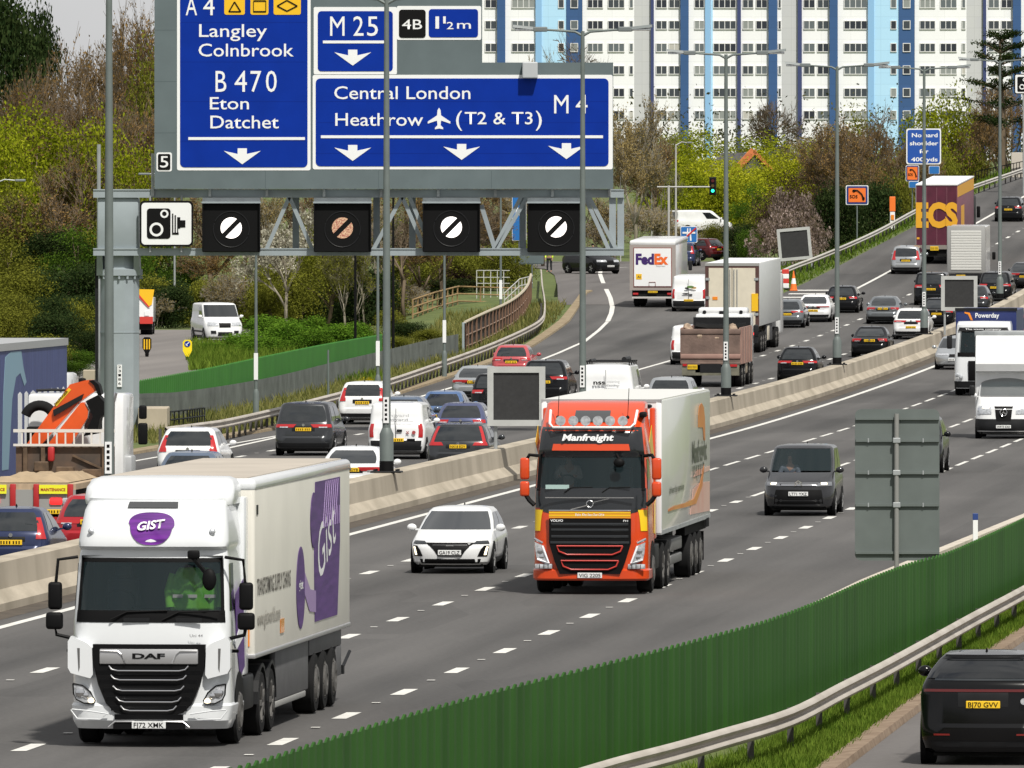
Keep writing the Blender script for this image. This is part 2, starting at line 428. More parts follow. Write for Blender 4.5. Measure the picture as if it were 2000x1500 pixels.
# kerb stones and channels
M_KSTONE = mat("kerb_stone", (.50, .45, .38), .85, var=.18, vscale=1.5)
def strip(mb, pts, off0, off1, dz):
    """flat ribbon beside a ground polyline (pts: (X,Y,z))"""
    for i in range(len(pts)-1):
        a, b = pts[i], pts[i+1]
        mb.add([(a[0]+off0, a[1], a[2]+dz), (a[0]+off1, a[1], a[2]+dz), (b[0]+off1, b[1], b[2]+dz), (b[0]+off0, b[1], b[2]+dz)], [(0, 1, 2, 3)])
mb = MB()
for Y in np.arange(90, 600, 3.0):
    a, b = xof(uR(Y), Y), xof(uR(Y+3), Y+3); z, z2 = zp(Y), zp(Y+3)
    mb.hexa([(a-.30, Y, z-.1), (a+.10, Y, z-.1), (b+.10, Y+3, z2-.1), (b-.30, Y+3, z2-.1),
             (a-.30, Y, z+.004), (a+.10, Y, z+.06), (b+.10, Y+3, z2+.06), (b-.30, Y+3, z2+.004)])
tag(mb.build("kerb", M_KSTONE), kind="structure")
mb = MB()
M_VERGE = mat("verge_soil", (.19, .14, .085), .95, color2=(.30, .24, .15), vscale=1.3, bump=.4, bscale=8)
for Y in np.arange(330, 655, 3.0):
    a, b = xof(uL(Y), Y), xof(uL(Y+3) if Y+3 < 655 else uL(654), Y+3); z, z2 = zp(Y), zp(Y+3)
    w = float(np.interp(Y, [330, 480, 560, 610, 655], [.6, .35, .4, .5, .3]))
    mb.hexa([(a-w, Y, z-.1), (a+.08, Y, z-.1), (b+.08, Y+3, z2-.1), (b-w, Y+3, z2-.1),
             (a-w, Y, z+.10), (a+.03, Y, z+.09), (b+.03, Y+3, z2+.09), (b-w, Y+3, z2+.10)])
tag(mb.build("kerb", M_VERGE), kind="structure")

# painted markings
M_LINE = mat("road_paint", (.62, .61, .58), .75, var=.14, vscale=2.5)
mb = MB()
def mark(u0, u1, Y0, Y1, dz=.006):
    n = max(1, int((Y1-Y0)/6)); 
    for i in range(n):
        a = Y0+(Y1-Y0)*i/n; b = Y0+(Y1-Y0)*(i+1)/n
        mb.add([(xof(u0, a), a, zp(a)+dz), (xof(u1, a), a, zp(a)+dz), (xof(u1, b), b, zp(b)+dz), (xof(u0, b), b, zp(b)+dz)], [(0, 1, 2, 3)])
def lane(u, Yph, Ya, Yb, ylong=None, w=.12):
    k = math.ceil((Ya-Yph)/8.96); Y = Yph+k*8.96
    while Y < Yb:
        if ylong and Y > ylong: mark(u-w*.6, u+w*.6, Y-3, Y+3)
        else:
            mark(u-w, u+w, Y-1.15, Y+1.15)
            mark(u-.07, u+.07, Y+4.4, Y+4.6, .02)
        Y += 8.96
lane(-20.25, 186.0, 110, 700, 325); lane(-23.9, 228.9, 110, 700, 325); lane(-27.55, 293.6, 110, 700, 325)
mark(-31.3, -31.08, 60, 900)
lane(-37.0, 512, 150, 1000, w=.1); lane(-40.7, 590, 150, 1000, w=.1); lane(-44.3, 420, 150, 470, w=.1)
mark(-33.95, -33.8, 60, 1000)
mark(-47.0, -46.82, 60, 430)
mark(-44.45, -44.25, 515, 1000)
def trace(pts, w, zf=gz, dz=.02):
    P = [hit(x, y, zf) for x, y in pts]
    Q = []
    for i in range(len(P)-1):
        for t in np.linspace(0, 1, 5)[:-1]:
            p = P[i].lerp(P[i+1], t); Q.append(p)
    Q.append(P[-1])
    for i in range(len(Q)-1):
        a, b = Q[i], Q[i+1]; d = Vector((b.x-a.x, b.y-a.y, 0)); nrm = Vector((d.y, -d.x, 0)).normalized()*w/2
        mb.add([a-nrm+Vector((0, 0, dz)), a+nrm+Vector((0, 0, dz)), b+nrm+Vector((0, 0, dz)), b-nrm+Vector((0, 0, dz))], [(0, 1, 2, 3)])
trace([(430, 879), (535, 856), (640, 826), (760, 793), (900, 752), (1047, 707), (1090, 690), (1142, 667), (1170, 645), (1187, 628)], .2,
      lambda X, Y: zp(Y), .01)
trace([(1187, 628), (1194, 612), (1196, 600), (1192, 582), (1184, 565), (1177, 550), (1172, 536), (1173, 528), (1185, 524), (1225, 522)], .26,
      lambda X, Y: slipz(X, Y)+.012+.04*sstep((Y-655)/12), .012)
for i in range(6):
    Y0 = 633+5.0*i; w = .9+.32*i
    mark(-47.6, -47.6+w, Y0, Y0+1.3, .012)
tag(mb.build("road_marking", M_LINE), kind="structure")
# dark channel of dirt along the barrier
mb = MB(); M_DIRT = mat("channel_dirt", (.045, .036, .028), .95, color2=(.10, .08, .06), vscale=2.0)
for Y in np.arange(60, 900, 5.0):
    mb.add([(xof(-32.5, Y), Y, zp(Y)+.004), (xof(-31.75, Y), Y, zp(Y)+.004), (xof(-31.75, Y+5), Y+5, zp(Y+5)+.004), (xof(-32.5, Y+5), Y+5, zp(Y+5)+.004)], [(0, 1, 2, 3)])
tag(mb.build("drainage_channel", M_DIRT), kind="structure")

# ---------------------------------------------------------------- central concrete barrier
def barrier():
    mb = MB()
    prof = [(-33.55, -.05), (-33.55, .12), (-33.32, .38), (-33.22, .93), (-33.17, .96), (-32.73, .96), (-32.68, .93), (-32.62, .40), (-32.36, .16), (-32.36, -.05)]
    rows = []
    for Y in np.arange(60, 905, 5.0): rows.append([(xof(u, Y), Y, zp(Y)+z) for u, z in prof])
    k = len(prof); vs = [p for r in rows for p in r]
    fs = [(i*k+j, i*k+j+1, (i+1)*k+j+1, (i+1)*k+j) for i in range(len(rows)-1) for j in range(k-1)]
    fs += [tuple(range(k)), tuple(range((len(rows)-1)*k, len(rows)*k))[::-1]]
    mb.add(vs, fs)
    m = mat("barrier_concrete", (.27, .235, .18), .88, color2=(.46, .405, .325), vscale=.45, detail=8, bump=.3, bscale=7, stretch=(3.0, .8, .12))
    o = mb.build("concrete_barrier", m, smooth=25)
    tag(o, "long stepped beige concrete barrier dividing the two carriageways", "barrier")
barrier()
# ---------------------------------------------------------------- overhead gantry and its signs
YG = 415.0; SG = F/YG
def gx(px): return (px-1000)/SG
def gzz(py): return HC-(py-HY)/SG
gantry = empty("gantry", (gx(233), YG, gz(gx(233), YG)), 0,
               "grey cantilever steel gantry on one thick column reaching out over the queueing lanes", "gantry")
def rel(o, parent):     # keep world placement under a placed parent
    o.location = Vector(o.location)-parent.location; return o
GP = gantry.location
def gbuild(mb, name, m, parent=gantry, smooth=None):
    mb.v = [(x-GP.x, y-GP.y, z-GP.z) for x, y, z in mb.v]; return mb.build(name, m, parent, smooth)
# column (twelve sided), collar, flare
mb = MB(); cx = gx(234); n = 12
def ring(r, z): return [(cx+r*math.cos(2*math.pi*(j+.5)/n), YG+r*math.sin(2*math.pi*(j+.5)/n), z) for j in range(n)]
zg0 = gz(gx(233), YG)-.2
prof = [(.72, zg0), (.72, gzz(650)), (.735, gzz(650)), (.735, gzz(648)), (.72, gzz(648)), (.72, gzz(540)), (.84, gzz(538)), (.84, gzz(526)), (.70, gzz(524)), (.70, gzz(498))]
vs = [p for r, z in prof for p in ring(r, z)]
mb.add(vs, [(i*n+j, i*n+(j+1) % n, (i+1)*n+(j+1) % n, (i+1)*n+j) for i in range(len(prof)-1) for j in range(n)])
for j in range(16):
    a = 2*math.pi*j/16; mb.disc((cx+.78*math.cos(a), YG+.78*math.sin(a), gzz(542)), .045, 'z', 8, .1)
for x in (gx(196), gx(268)):
    mb.hexa([(x-.12, YG-.5, gzz(538)), (x+.12, YG-.5, gzz(538)), (x+.12, YG+.5, gzz(538)), (x-.12, YG+.5, gzz(538)),
             (x-.1, YG-.9, gzz(499)), (x+.1, YG-.9, gzz(499)), (x+.1, YG+.9, gzz(499)), (x-.1, YG+.9, gzz(499))])
gbuild(mb, "column", M_GANT, smooth=20)
mb = MB(); mb.box(gx(186), gx(192), YG-.2, YG+.1, gzz(720), gzz(505)); mb.tube([(gx(190), YG-.62, gzz(760)), (gx(190), YG-.62, gzz(575))], .05)
gbuild(mb, "cable_duct", M_DARK)
mb = MB(); mb.rbox(gx(192), gx(272), YG-.85, YG+.85, gzz(486), gzz(386), .05)
gbuild(mb, "box_head", M_GANT, smooth=30)
for nm, y0, y1 in (("top_chord", 370, 386), ("bottom_chord", 485, 499)):
    mb = MB()
    for yy in (YG-.95, YG+.75): mb.box(gx(184), gx(1218), yy, yy+.2, gzz(y1), gzz(y0))
    mb.box(gx(184), gx(1218), YG-.98, YG-.96, gzz(y0+2), gzz(y0-.5))
    for xx in np.linspace(280, 1210, 12): mb.box(gx(xx)-.06, gx(xx)+.06, YG-.75, YG+.75, gzz(y1)+.05, gzz(y0)-.05)
    gbuild(mb, nm, M_GANT)
dg_ = [(520, 490, 566, 384), (566, 384, 612, 490), (728, 490, 786, 384), (786, 384, 832, 490), (800, 384, 845, 490), (940, 400, 968, 490), (962, 490, 1018, 384), (968, 490, 1030, 384),
       (1142, 384, 1190, 490), (1150, 384, 1205, 490)]
for xa, ya, xb, yb in dg_:
    for yy in (YG-.85,):
        mb = MB(); mb.bar((gx(xa), yy, gzz(ya)), (gx(xb), yy, gzz(yb)), .16, .14); gbuild(mb, "brace", M_GANT)
for xx in (577, 1021, 805, 1196, 1212, 1128, 735):
    mb = MB(); yy = YG-.8 if xx > 1190 else YG+.82
    mb.box(gx(xx)-.12, gx(xx)+.12, yy, yy+.14, gzz(486), gzz(385)); gbuild(mb, "upright", M_GANT)
mb = MB()
for xx in np.linspace(300, 1190, 9): mb.box(gx(xx)-.05, gx(xx)+.05, YG-1.1, YG-.97, gzz(384), gzz(300))
gbuild(mb, "sign_bracket", M_STEEL)

# sign board
YS = YG-1.35
sign = empty("direction_sign", (gx(750), YS, gzz(370)), 0,
             "huge blue and grey overhead direction sign for central london, heathrow and langley", "road sign")
SP = sign.location
def sb(poly, d, name, m, t=.03):
    mb = MB(); mb.prism_xz([(gx(x)-SP.x, gzz(y)-SP.z) for x, y in poly], -d-t, -d); return mb.build(name, m, sign)
def srr(x0, x1, y0, y1, r, d, name, m, t=.012):
    return sb(rrect(x0, x1, y0, y1, r), d, name, m, t)
def stext(txt, x0, x1, yb, cap, d=.09, m=M_WHITE, bold=.004, name="lettering", sp=1.0):
    o = text(name, txt, gx(x0)-SP.x, gx(x1)-SP.x, gzz(yb)-SP.z, cap/SG, -d, m, sign, bold=bold, spacing=sp); return o
sb([(304, -40), (304, 369), (1197, 369), (1197, 123), (942, 123), (942, -8), (770, -8), (770, -40)][::-1], 0, "backing_panel", M_BACK, .05)
srr(348, 608, -30, 333, 4, .05, "white_border", M_WHITE); srr(354, 602, -25, 327, 9, .065, "blue_panel", M_BLUE)
srr(612, 1196, 147, 331, 4, .05, "white_border", M_WHITE); srr(618, 1188, 154, 325, 9, .065, "blue_panel", M_BLUE)
srr(614, 776, 15, 146, 3, .05, "white_border", M_WHITE); srr(622, 768, 23, 140, 7, .065, "blue_panel", M_BLUE)
srr(776, 940, 13, 79, 3, .051, "white_border", M_WHITE); srr(780, 832, 20, 75, 6, .066, "black_panel", M_BLACK); srr(838, 934, 19, 74, 6, .066, "blue_panel", M_BLUE)
srr(308, 338, 298, 335, 4, .05, "white_border", M_WHITE); srr(311, 335, 301, 332, 3, .065, "black_panel", M_BLACK)
stext("5", 315, 331, 327, 22); stext("4B", 786, 825, 58, 19); 
stext("1", 851, 858, 57, 24); stext("1", 866, 871, 47, 14); stext("2", 873, 886, 58, 14); stext("m", 893, 920, 57, 16.5)
for x in ("A", 365, 387), ("4", 399, 421): stext(x[0], x[1], x[2], 31, 36, bold=.0)
stext("Langley", 391, 523, 73, 25); stext("Colnbrook", 390, 575, 111, 25)
for x in ("B", 423, 444), ("4", 460, 484), ("7", 491, 512), ("0", 521, 542): stext(x[0], x[1], x[2], 180, 41, bold=.0)
stext("Eton", 412, 488, 214, 24); stext("Datchet", 413, 546, 251, 25)
stext("M", 646, 674, 71, 38, bold=.0)
stext("2", 691, 711, 71, 38, bold=.0); stext("5", 718, 739, 71, 38, bold=.0)
stext("Central London", 654, 919, 194, 25); stext("Heathrow", 656, 827, 246, 25); stext("(", 891, 903, 246, 29); stext("T2 & T3", 908, 1040, 243, 24); stext(")", 1046, 1058, 246, 29)
stext("M", 1082, 1110, 222, 36, bold=.0); stext("4", 1124, 1147, 222, 36, bold=.0)
for x0, x1, y in ((370, 597, 271), (628, 1177, 267.5), (632, 758, 83)):
    sb([(x0, y-2.7), (x0, y+2.7), (x1, y+2.7), (x1, y-2.7)], .078, "rule", M_WHITE, .012)
for x, y in ((475, 290), (690, 283.5), (902, 281.5), (1106, 280), (690, 98)):
    o = sb([(x-9, y), (x-9, y+11), (x-36, y+5), (x, y+31), (x+36, y+5), (x+9, y+11), (x+9, y)], .078, "arrow", M_WHITE, .012)
# aeroplane
hp = [(858, 211), (861, 216), (862, 226), (880, 238), (880, 242), (862, 236), (861, 245), (866, 250), (866, 253), (858, 251.5)]
hp = hp+[(2*858-x, y) for x, y in hp[::-1]][1:-1]
sb(hp[::-1], .078, "plane_symbol", M_WHITE, .012)
for x0, x1 in ((440, 480), (491, 526), (536, 589)):
    srr(x0, x1, -16, 30, 4, .078, "yellow_panel", M_YELLOW)
def loopbar(pts, w, d, name, m):
    mb = MB()
    for i in range(len(pts)):
        a, b = pts[i], pts[(i+1) % len(pts)]
        mb.bar((gx(a[0])-SP.x, -d, gzz(a[1])-SP.z), (gx(b[0])-SP.x, -d, gzz(b[1])-SP.z), .02, w/SG)
    mb.build(name, m, sign)
loopbar([(449, 24), (460, 5), (472, 24)], 2.4, .1, "triangle_symbol", M_BLACK); loopbar([(497, 3), (521, 3), (521, 24), (497, 24)], 2.6, .1, "square_symbol", M_BLACK)
loopbar([(543, 13), (562, 2), (582, 13), (562, 23)], 2.4, .1, "diamond_symbol", M_BLACK)
mb = MB(); mb.rbox(gx(1020)-SP.x, gx(1050)-SP.x, -.5, -.06, gzz(154)-SP.z, gzz(122)-SP.z, .04); mb.build("sensor_box", mat("light_grey_metal", (.42, .44, .46), .5), sign)

M_SEAM = mat("seam_blue", (.002, .019, .21), .6, spec=.1); M_SEAMG = mat("seam_grey", (.085, .108, .115), .7, spec=.1)
for y_, x0_, x1_ in ((45, 356, 600), (122, 356, 600), (199, 356, 600), (276, 356, 600), (199, 620, 1186), (240, 620, 1186), (300, 620, 1186)):
    sb([(x0_, y_-.45), (x0_, y_+.45), (x1_, y_+.45), (x1_, y_-.45)], .0765, "panel_seam", M_SEAM, .002)
for x_ in (520, 740, 960): sb([(x_-.5, 334), (x_-.5, 368), (x_+.5, 368), (x_+.5, 334)], .048, "panel_seam", M_SEAMG, .004)
for y_ in (60, 160, 260): sb([(305, y_-.5), (305, y_+.5), (346, y_+.5), (346, y_-.5)], .048, "panel_seam", M_SEAMG, .004)
# lane signals
sig0 = None
M_DOT = mat("lit_white_matrix", (1.0, .93, .90), .4, emit=1.05)
M_DIMD = mat("fading_pink_matrix", (.34, .08, .07), .4, color2=(.75, .55, .35), vscale=26, detail=1)
mtx = M_DIMD.node_tree; 
for i, (x0, x1, cx_, cy_) in enumerate(((397, 510, 453, 445), (614, 726, 671, 445), (826, 938, 883, 443.5), (1030, 1142, 1087, 443))):
    lab = ["black lane signal above the exit lane, next to the camera sign", "black lane signal with a faint pinkish speckled disc, second from the camera sign",
           "third black lane signal from the camera sign, with a bright white disc", "black lane signal at the free end of the gantry beam"][i]
    e = empty("lane_signal", (gx((x0+x1)/2), YG-1.0, gzz(492)), 0, lab, "lane signal", "square black lane signals hung on the gantry")
    w = (x1-x0)/2/SG; h = (492-397)/SG
    b = MB(); b.rbox(-w, w, -.45, 0, 0, h, .03); b.build("housing", M_BLACK, e)
    b = MB(); b.box(-w-.02, w+.02, -.62, 0, h, h+.06); b.build("hood", M_GANT, e)
    
    for s_ in (-1, 1): b = MB(); b.box(s_*(w-.02)-.02, s_*(w-.02)+.02, -.60, -.45, h*.1, h); b.build("side_shade", M_BLACK, e)
    b = MB(); b.box(-w, w, -.1, .25, h+.05, h+.2); b.build("hanger", M_STEEL, e)
    cz = gzz(cy_)-gzz(492); R = 20.5/SG
    # disc split by a dark diagonal bar
    def half(sgn):
        pts = []; off = .135*R*1.7
        a0 = math.radians(45)
        lim = math.asin(off/R)
        for k in range(25):
            a = a0+lim+(math.pi-2*lim)*k/24 if sgn > 0 else a0+math.pi+lim+(math.pi-2*lim)*k/24
            pts.append((R*math.cos(a), cz+R*math.sin(a)))
        return pts
    for sgn in (1, -1):
        b = MB(); b.prism_xz(half(sgn), -.475, -.455); b.build("lit_disc", M_DIMD if i == 1 else M_DOT, e)
    b = MB(); 
    rr = [(w*.62*math.cos(a), -.455, cz-.05+w*.62*math.sin(a)) for a in np.linspace(0, 2*math.pi, 41)]
    b.tube(rr, .02, 5, False); b.build("ring", M_DARK, e)
# speed camera sign
e = empty("camera_sign", (gx(327), YG-1.15, gzz(480)), 0, "white speed camera symbol sign hung at the column end of the gantry", "road sign")
def cb(poly, d, name, m, t=.012):
    mb = MB(); mb.prism_xz([(gx(x)-gx(327), gzz(y)-gzz(480)) for x, y in poly], -d-t, -d); return mb.build(name, m, e)
cb(rrect(275, 379, 392, 481, 9), 0, "black_border", M_BLACK, .04); cb(rrect(278.5, 375.5, 396, 477.5, 7), .04, "white_panel", M_WHITE)
cb(rrect(289, 335, 407, 466, 6), .055, "camera_symbol", M_BLACK)
def ringp(x, y, R, r, d, name, m):
    mb = MB(); n = 28
    vs = []
    for k in range(n):
        a = 2*math.pi*k/n; vs += [(gx(x+R*math.cos(a))-gx(327), -d, gzz(y+R*math.sin(a))-gzz(480)), (gx(x+r*math.cos(a))-gx(327), -d, gzz(y+r*math.sin(a))-gzz(480))]
    mb.add(vs, [(2*k, 2*k+1, (2*k+3) % (2*n), (2*k+2) % (2*n)) for k in range(n)]); mb.build(name, m, e)
ringp(323, 417.5, 8, 4.5, .07, "lens_symbol", M_WHITE); ringp(307.5, 448, 13.5, 9, .07, "lens_symbol", M_WHITE)
for x0, x1, y0, y1 in ((338, 340.5, 417, 454), (343, 345.5, 420, 454), (348, 350, 424, 454), (338, 351, 454, 458), (350, 354, 424, 446), (354, 364, 430, 444)):
    cb([(x0, y0), (x0, y1), (x1, y1), (x1, y0)], .055, "bellows_symbol", M_BLACK)
for xx in (295, 356):
    mb = MB(); mb.tube([(gx(xx)-gx(327), .1, gzz(492)-gzz(480)), (gx(xx)-gx(327), .1, gzz(382)-gzz(480))], .04, 6); mb.build("clamp", M_STEEL, e)
# column number plate, written down the column
e = empty("number_label", (gx(235), YG-.755, gzz(755)), 0, "narrow white label with digits running down the gantry column", "label")
mb = MB(); mb.box(-.085, .085, 0, .03, 0, .80); mb.build("plate", M_WHITE, e)
for k, ch in enumerate("23186"):
    text("digit", ch, -.05, .05, .68-.15*k, .09, -.004, M_BLACK, e)
mb = MB(); mb.rbox(gx(272), gx(329), YG-1.5, YG+1.6, -.3, gzz(795), .04)
tag(mb.build("gantry_plinth", M_CONC), "square beige concrete block at the foot of the gantry column", "plinth")
p = W(174, 745, 440); mb = MB(); mb.rbox(p.x-.2, p.x+.25, 439, 440, -.1, HC-(722-HY)/(F/440), .03)
tag(mb.build("concrete_pillar", M_CONC), "pale concrete pillar left of the gantry column behind the orange crane", "pillar")
p = W(193, 372, YG+8); mb = MB(); mb.tube([(p.x, YG+8, .2), (p.x, YG+8, HC-(282-HY)/(F/(YG+8)))], .07)
tag(mb.build("thin_pole", M_STEEL), "bare thin pole rising above the left end of the gantry", "pole")

# ---------------------------------------------------------------- lamp posts along the central barrier
def lamp_post():
    e = empty("street_lamp")
    mb = MB(); mb.tube([(0, 0, 1.2), (0, 0, 6.8), (0, 0, 12.85)], [.115, .095, .065], 10); mb.build("pole", M_POSTG, e, smooth=40)
    mb = MB(); mb.tube([(0, 0, .02), (0, 0, 1.05), (0, 0, 1.22)], [.19, .19, .115], 12); mb.build("base_shaft", M_POSTG, e, smooth=40)
    mb = MB(); mb.rbox(-.42, .42, -.3, .3, 0, .05, .015)
    for sx in (-.3, .3):
        for sy in (-.2, .2): mb.disc((sx, sy, .06), .04, 'z', 8, .08)
    mb.build("base_plate", M_DARK, e)
    mb = MB(); mb.tube([(0, 0, .05), (0, 0, .32)], .196, 12); mb.build("black_band", M_BLACK, e, smooth=40)
    mb = MB(); mb.box(-.075, .075, -.135, -.105, 1.35, 2.05); lb = mb.build("number_label", M_WHITE, e)
    mb = MB()
    for k in range(5): mb.box(-.035, .03, -.14, -.136, 1.42+.125*k, 1.49+.125*k)
    mb.build("digits", M_BLACK, lb)
    for s in (-1, 1):
        mb = MB(); mb.tube([(0, 0, 12.7), (s*.25, 0, 12.83), (s*1.25, 0, 12.9)], [.05, .04, .035], 8); mb.build("arm", M_POSTG, e, smooth=40)
        mb = MB(); mb.hexa([(s*1.2, -.09, 12.86), (s*2.25, -.14, 12.97), (s*2.25, .14, 12.97), (s*1.2, .09, 12.86),
                            (s*1.2, -.05, 12.95), (s*2.25, -.09, 13.06), (s*2.25, .09, 13.06), (s*1.2, .05, 12.95)])
        mb.rbox(min(s*1.15, s*1.6), max(s*1.15, s*1.6), -.11, .11, 12.83, 12.99, .03)
        hd = mb.build("lamp_head", mat("lamp_head_grey", (.16, .18, .185), .5), e)
        mb = MB(); mb.rbox(min(s*1.6, s*2.2), max(s*1.6, s*2.2), -.1, .1, 12.86, 12.945, .03); mb.build("lens", M_LAMP, hd)
    return e
l0 = lamp_post()
lamps = [(213, 254, "nearest of the twin armed grey lamp posts, in front of the gantry column"),
         (755, 312, "twin armed grey lamp post standing on the barrier by the white saloon"),
         (1138, 372, "twin armed lamp post rising behind the orange lorry, in front of the M4 lettering"),
         (1418, 433, "twin armed lamp post in front of the brown tipper lorry"),
         (1635, 496, "twin armed lamp post on the barrier just right of the black crossover"),
         (1805, 557, "twin armed lamp post on the barrier beside the white hatchback"),
         (1953, 620, "farthest twin armed lamp post, at the right edge near the dark cedar")]
for i, (px, Y, lb) in enumerate(lamps):
    o = l0 if i == 0 else copy_tree(l0)
    o.location = ((px-1000)*Y/F, Y, zp(Y)+.96); o.rotation_euler = (0, 0, HEAD)
    tag(o, lb, "lamp post", "twin armed lamp posts on the central barrier")

# ---------------------------------------------------------------- guard rails
def wbeam(mb, P, side=1, zc=.61):
    """corrugated beam along ground points P; side=+1 traffic on the +x side"""
    prof = [(0, .155), (.055, .12), (.075, .085), (.055, .045), (0, .02), (0, -.02), (.055, -.045), (.075, -.085), (.055, -.12), (0, -.155)]
    rows = []
    for i, p in enumerate(P):
        a = P[max(i-1, 0)]; b = P[min(i+1, len(P)-1)]
        d = Vector((b[0]-a[0], b[1]-a[1], 0)).normalized(); nr = Vector((d.y, -d.x, 0))*side
        rows.append([Vector((p[0], p[1], p[2]+zc+z))+nr*o for o, z in prof]+[Vector((p[0], p[1], p[2]+zc+.155))-nr*.01, ])
    k = len(rows[0]); vs = [v for r in rows for v in r]
    fs = [(i*k+j, i*k+j+1, (i+1)*k+j+1, (i+1)*k+j) for i in range(len(rows)-1) for j in range(k-1)]
    fs += [(i*k+k-1, i*k, (i+1)*k, (i+1)*k+k-1) for i in range(len(rows)-1)]
    mb.add(vs, fs)
def resample(P, step):
    out = []; P = [Vector(p) for p in P]
    acc = 0.0; out.append(P[0].copy())
    for i in range(len(P)-1):
        d = P[i+1]-P[i]; L = d.length; t = step-acc
        while t <= L: out.append(P[i]+d*(t/L)); t += step
        acc = L-(t-step)
    return out
def smooth_path(P, n=6):
    P = [Vector(p) for p in P]; Q = [P[0]]+P+[P[-1]]; out = []
    for i in range(1, len(Q)-2):
        for k in range(n):
            t = k/n; a, b, c, d = Q[i-1], Q[i], Q[i+1], Q[i+2]
            out.append(.5*((2*b)+(-a+c)*t+(2*a-5*b+4*c-d)*t*t+(-a+3*b-3*c+d)*t**3))
    out.append(P[-1]); return out
M_RAIL = mat("guard_rail", (.35, .315, .27), .6, .1, color2=(.48, .44, .395), vscale=.7, detail=7)
def guard_rail(P, label, post_step=2.4, side=1, m=M_RAIL, back=.16):
    e = empty("guard_rail", P[0], 0, label, "guard rail")
    o0 = Vector(P[0])
    mb = MB(); wbeam(mb, [Vector(p)-o0 for p in P], side); mb.build("beam", m, e, smooth=50)
    base = None
    for q in resample(P, post_step)[:100]:
        if base is None:
            mb = MB(); mb.box(-.05, .05, -.04, .04, -.3, .70); base = mb.build("post", mat("rail_post", (.07, .065, .06), .8), e); o = base
        else:
            o = base.copy(); COL.objects.link(o); o.parent = e
        o.location = q-o0+Vector((-side*back, 0, 0))
    return e
def ground_pts(pts, dz=0): return [Vector((p.x, p.y, p.z+dz)) for p in pts]
# near right rail, in front of the green fence: (px, py of beam centre) with z=.61 above slip verge
def railpt(px, py, zoff=.61, zf=gz):
    q = hit(px, py, lambda X, Y: zf(X, Y)+zoff); return Vector((q.x, q.y, q.z-zoff))
PR = smooth_path([railpt(*p) for p in ((1060, 1545), (1200, 1502), (1310, 1473), (1400, 1447), (1540, 1404), (1640, 1353), (1720, 1312), (1800, 1268), (1900, 1212), (2000, 1158), (2100, 1100))], 5)
guard_rail(PR, "long weathered guard rail curving below the near green fence", 5.6, side=1)
PL = smooth_path([railpt(*p) for p in ((322, 843), (400, 833), (450, 825), (550, 802), (675, 770), (760, 747), (862, 712), (950, 680), (1025, 647), (1057, 627), (1063, 606), (1062, 585), (1058, 560), (1056, 530))], 5)
guard_rail(PL, "grey guard rail sweeping along the left verge up to the exit", 2.4, side=1)
PF = smooth_path([railpt(*p) for p in ((1500, 545), (1545, 524), (1600, 503), (1660, 478), (1720, 450), (1780, 417), (1830, 392), (1890, 369), (1960, 345), (2010, 328))], 5)
guard_rail(PF, "pale guard rail climbing the grass bank on the far right", 3.2, side=1, m=mat("guard_rail_pale", (.48, .46, .42), .6, .2, var=.1, vscale=.7))

# ---------------------------------------------------------------- green fence, near right
def corrugated(name, top, z0f, label, m, amp=.034, pitch=.60, cat="fence", thick=.03):
    """vertical ribbed sheet fence along top points"""
    P = resample(top, pitch/6)
    vs = []; fs = []
    for i, p in enumerate(P):
        a = P[max(i-1, 0)]; b = P[min(i+1, len(P)-1)]
        d = Vector((b.x-a.x, b.y-a.y, 0)).normalized(); nr = Vector((d.y, -d.x, 0))
        k = i % 6; o = (0, .55, 1, 1, .55, 0)[k]*amp; jag = (0, .0, .06, .045, .0, 0)[k]
        f = p+nr*o; 
        vs += [(f.x, f.y, z0f(p)), (f.x, f.y, p.z+jag), (f.x-nr.x*thick, f.y-nr.y*thick, p.z+jag), (f.x-nr.x*thick, f.y-nr.y*thick, z0f(p))]
    n = len(P)
    for i in range(n-1):
        for j in range(3): fs.append((4*i+j, 4*i+j+1, 4*i+j+5, 4*i+j+4))
    mb = MB(); mb.add(vs, fs); o = mb.build(name, m); tag(o, label, cat); return o
M_GREENF = mat("green_fence", (.012, .060, .004), .6, color2=(.023, .098, .008), vscale=.8, detail=8, stretch=(1.6, 1.6, .22), spec=.3)
gf = []
for px, py in ((380, 1525), (490, 1497), (650, 1445), (800, 1400), (1000, 1345), (1150, 1308), (1300, 1270), (1400, 1243), (1500, 1215), (1600, 1177), (1700, 1133), (1780, 1103), (1850, 1083), (1930, 1048), (2000, 1015), (2100, 960)):
    zt = 1.5; Y = F*(HC-zt)/(py-HY); gf.append(Vector(((px-1000)*Y/F, Y, zt)))
gf = smooth_path(gf, 6)
corrugated("green_fence", gf, lambda p: -.25, "near ribbed dark green sheet fence between motorway and slip road", M_GREENF)
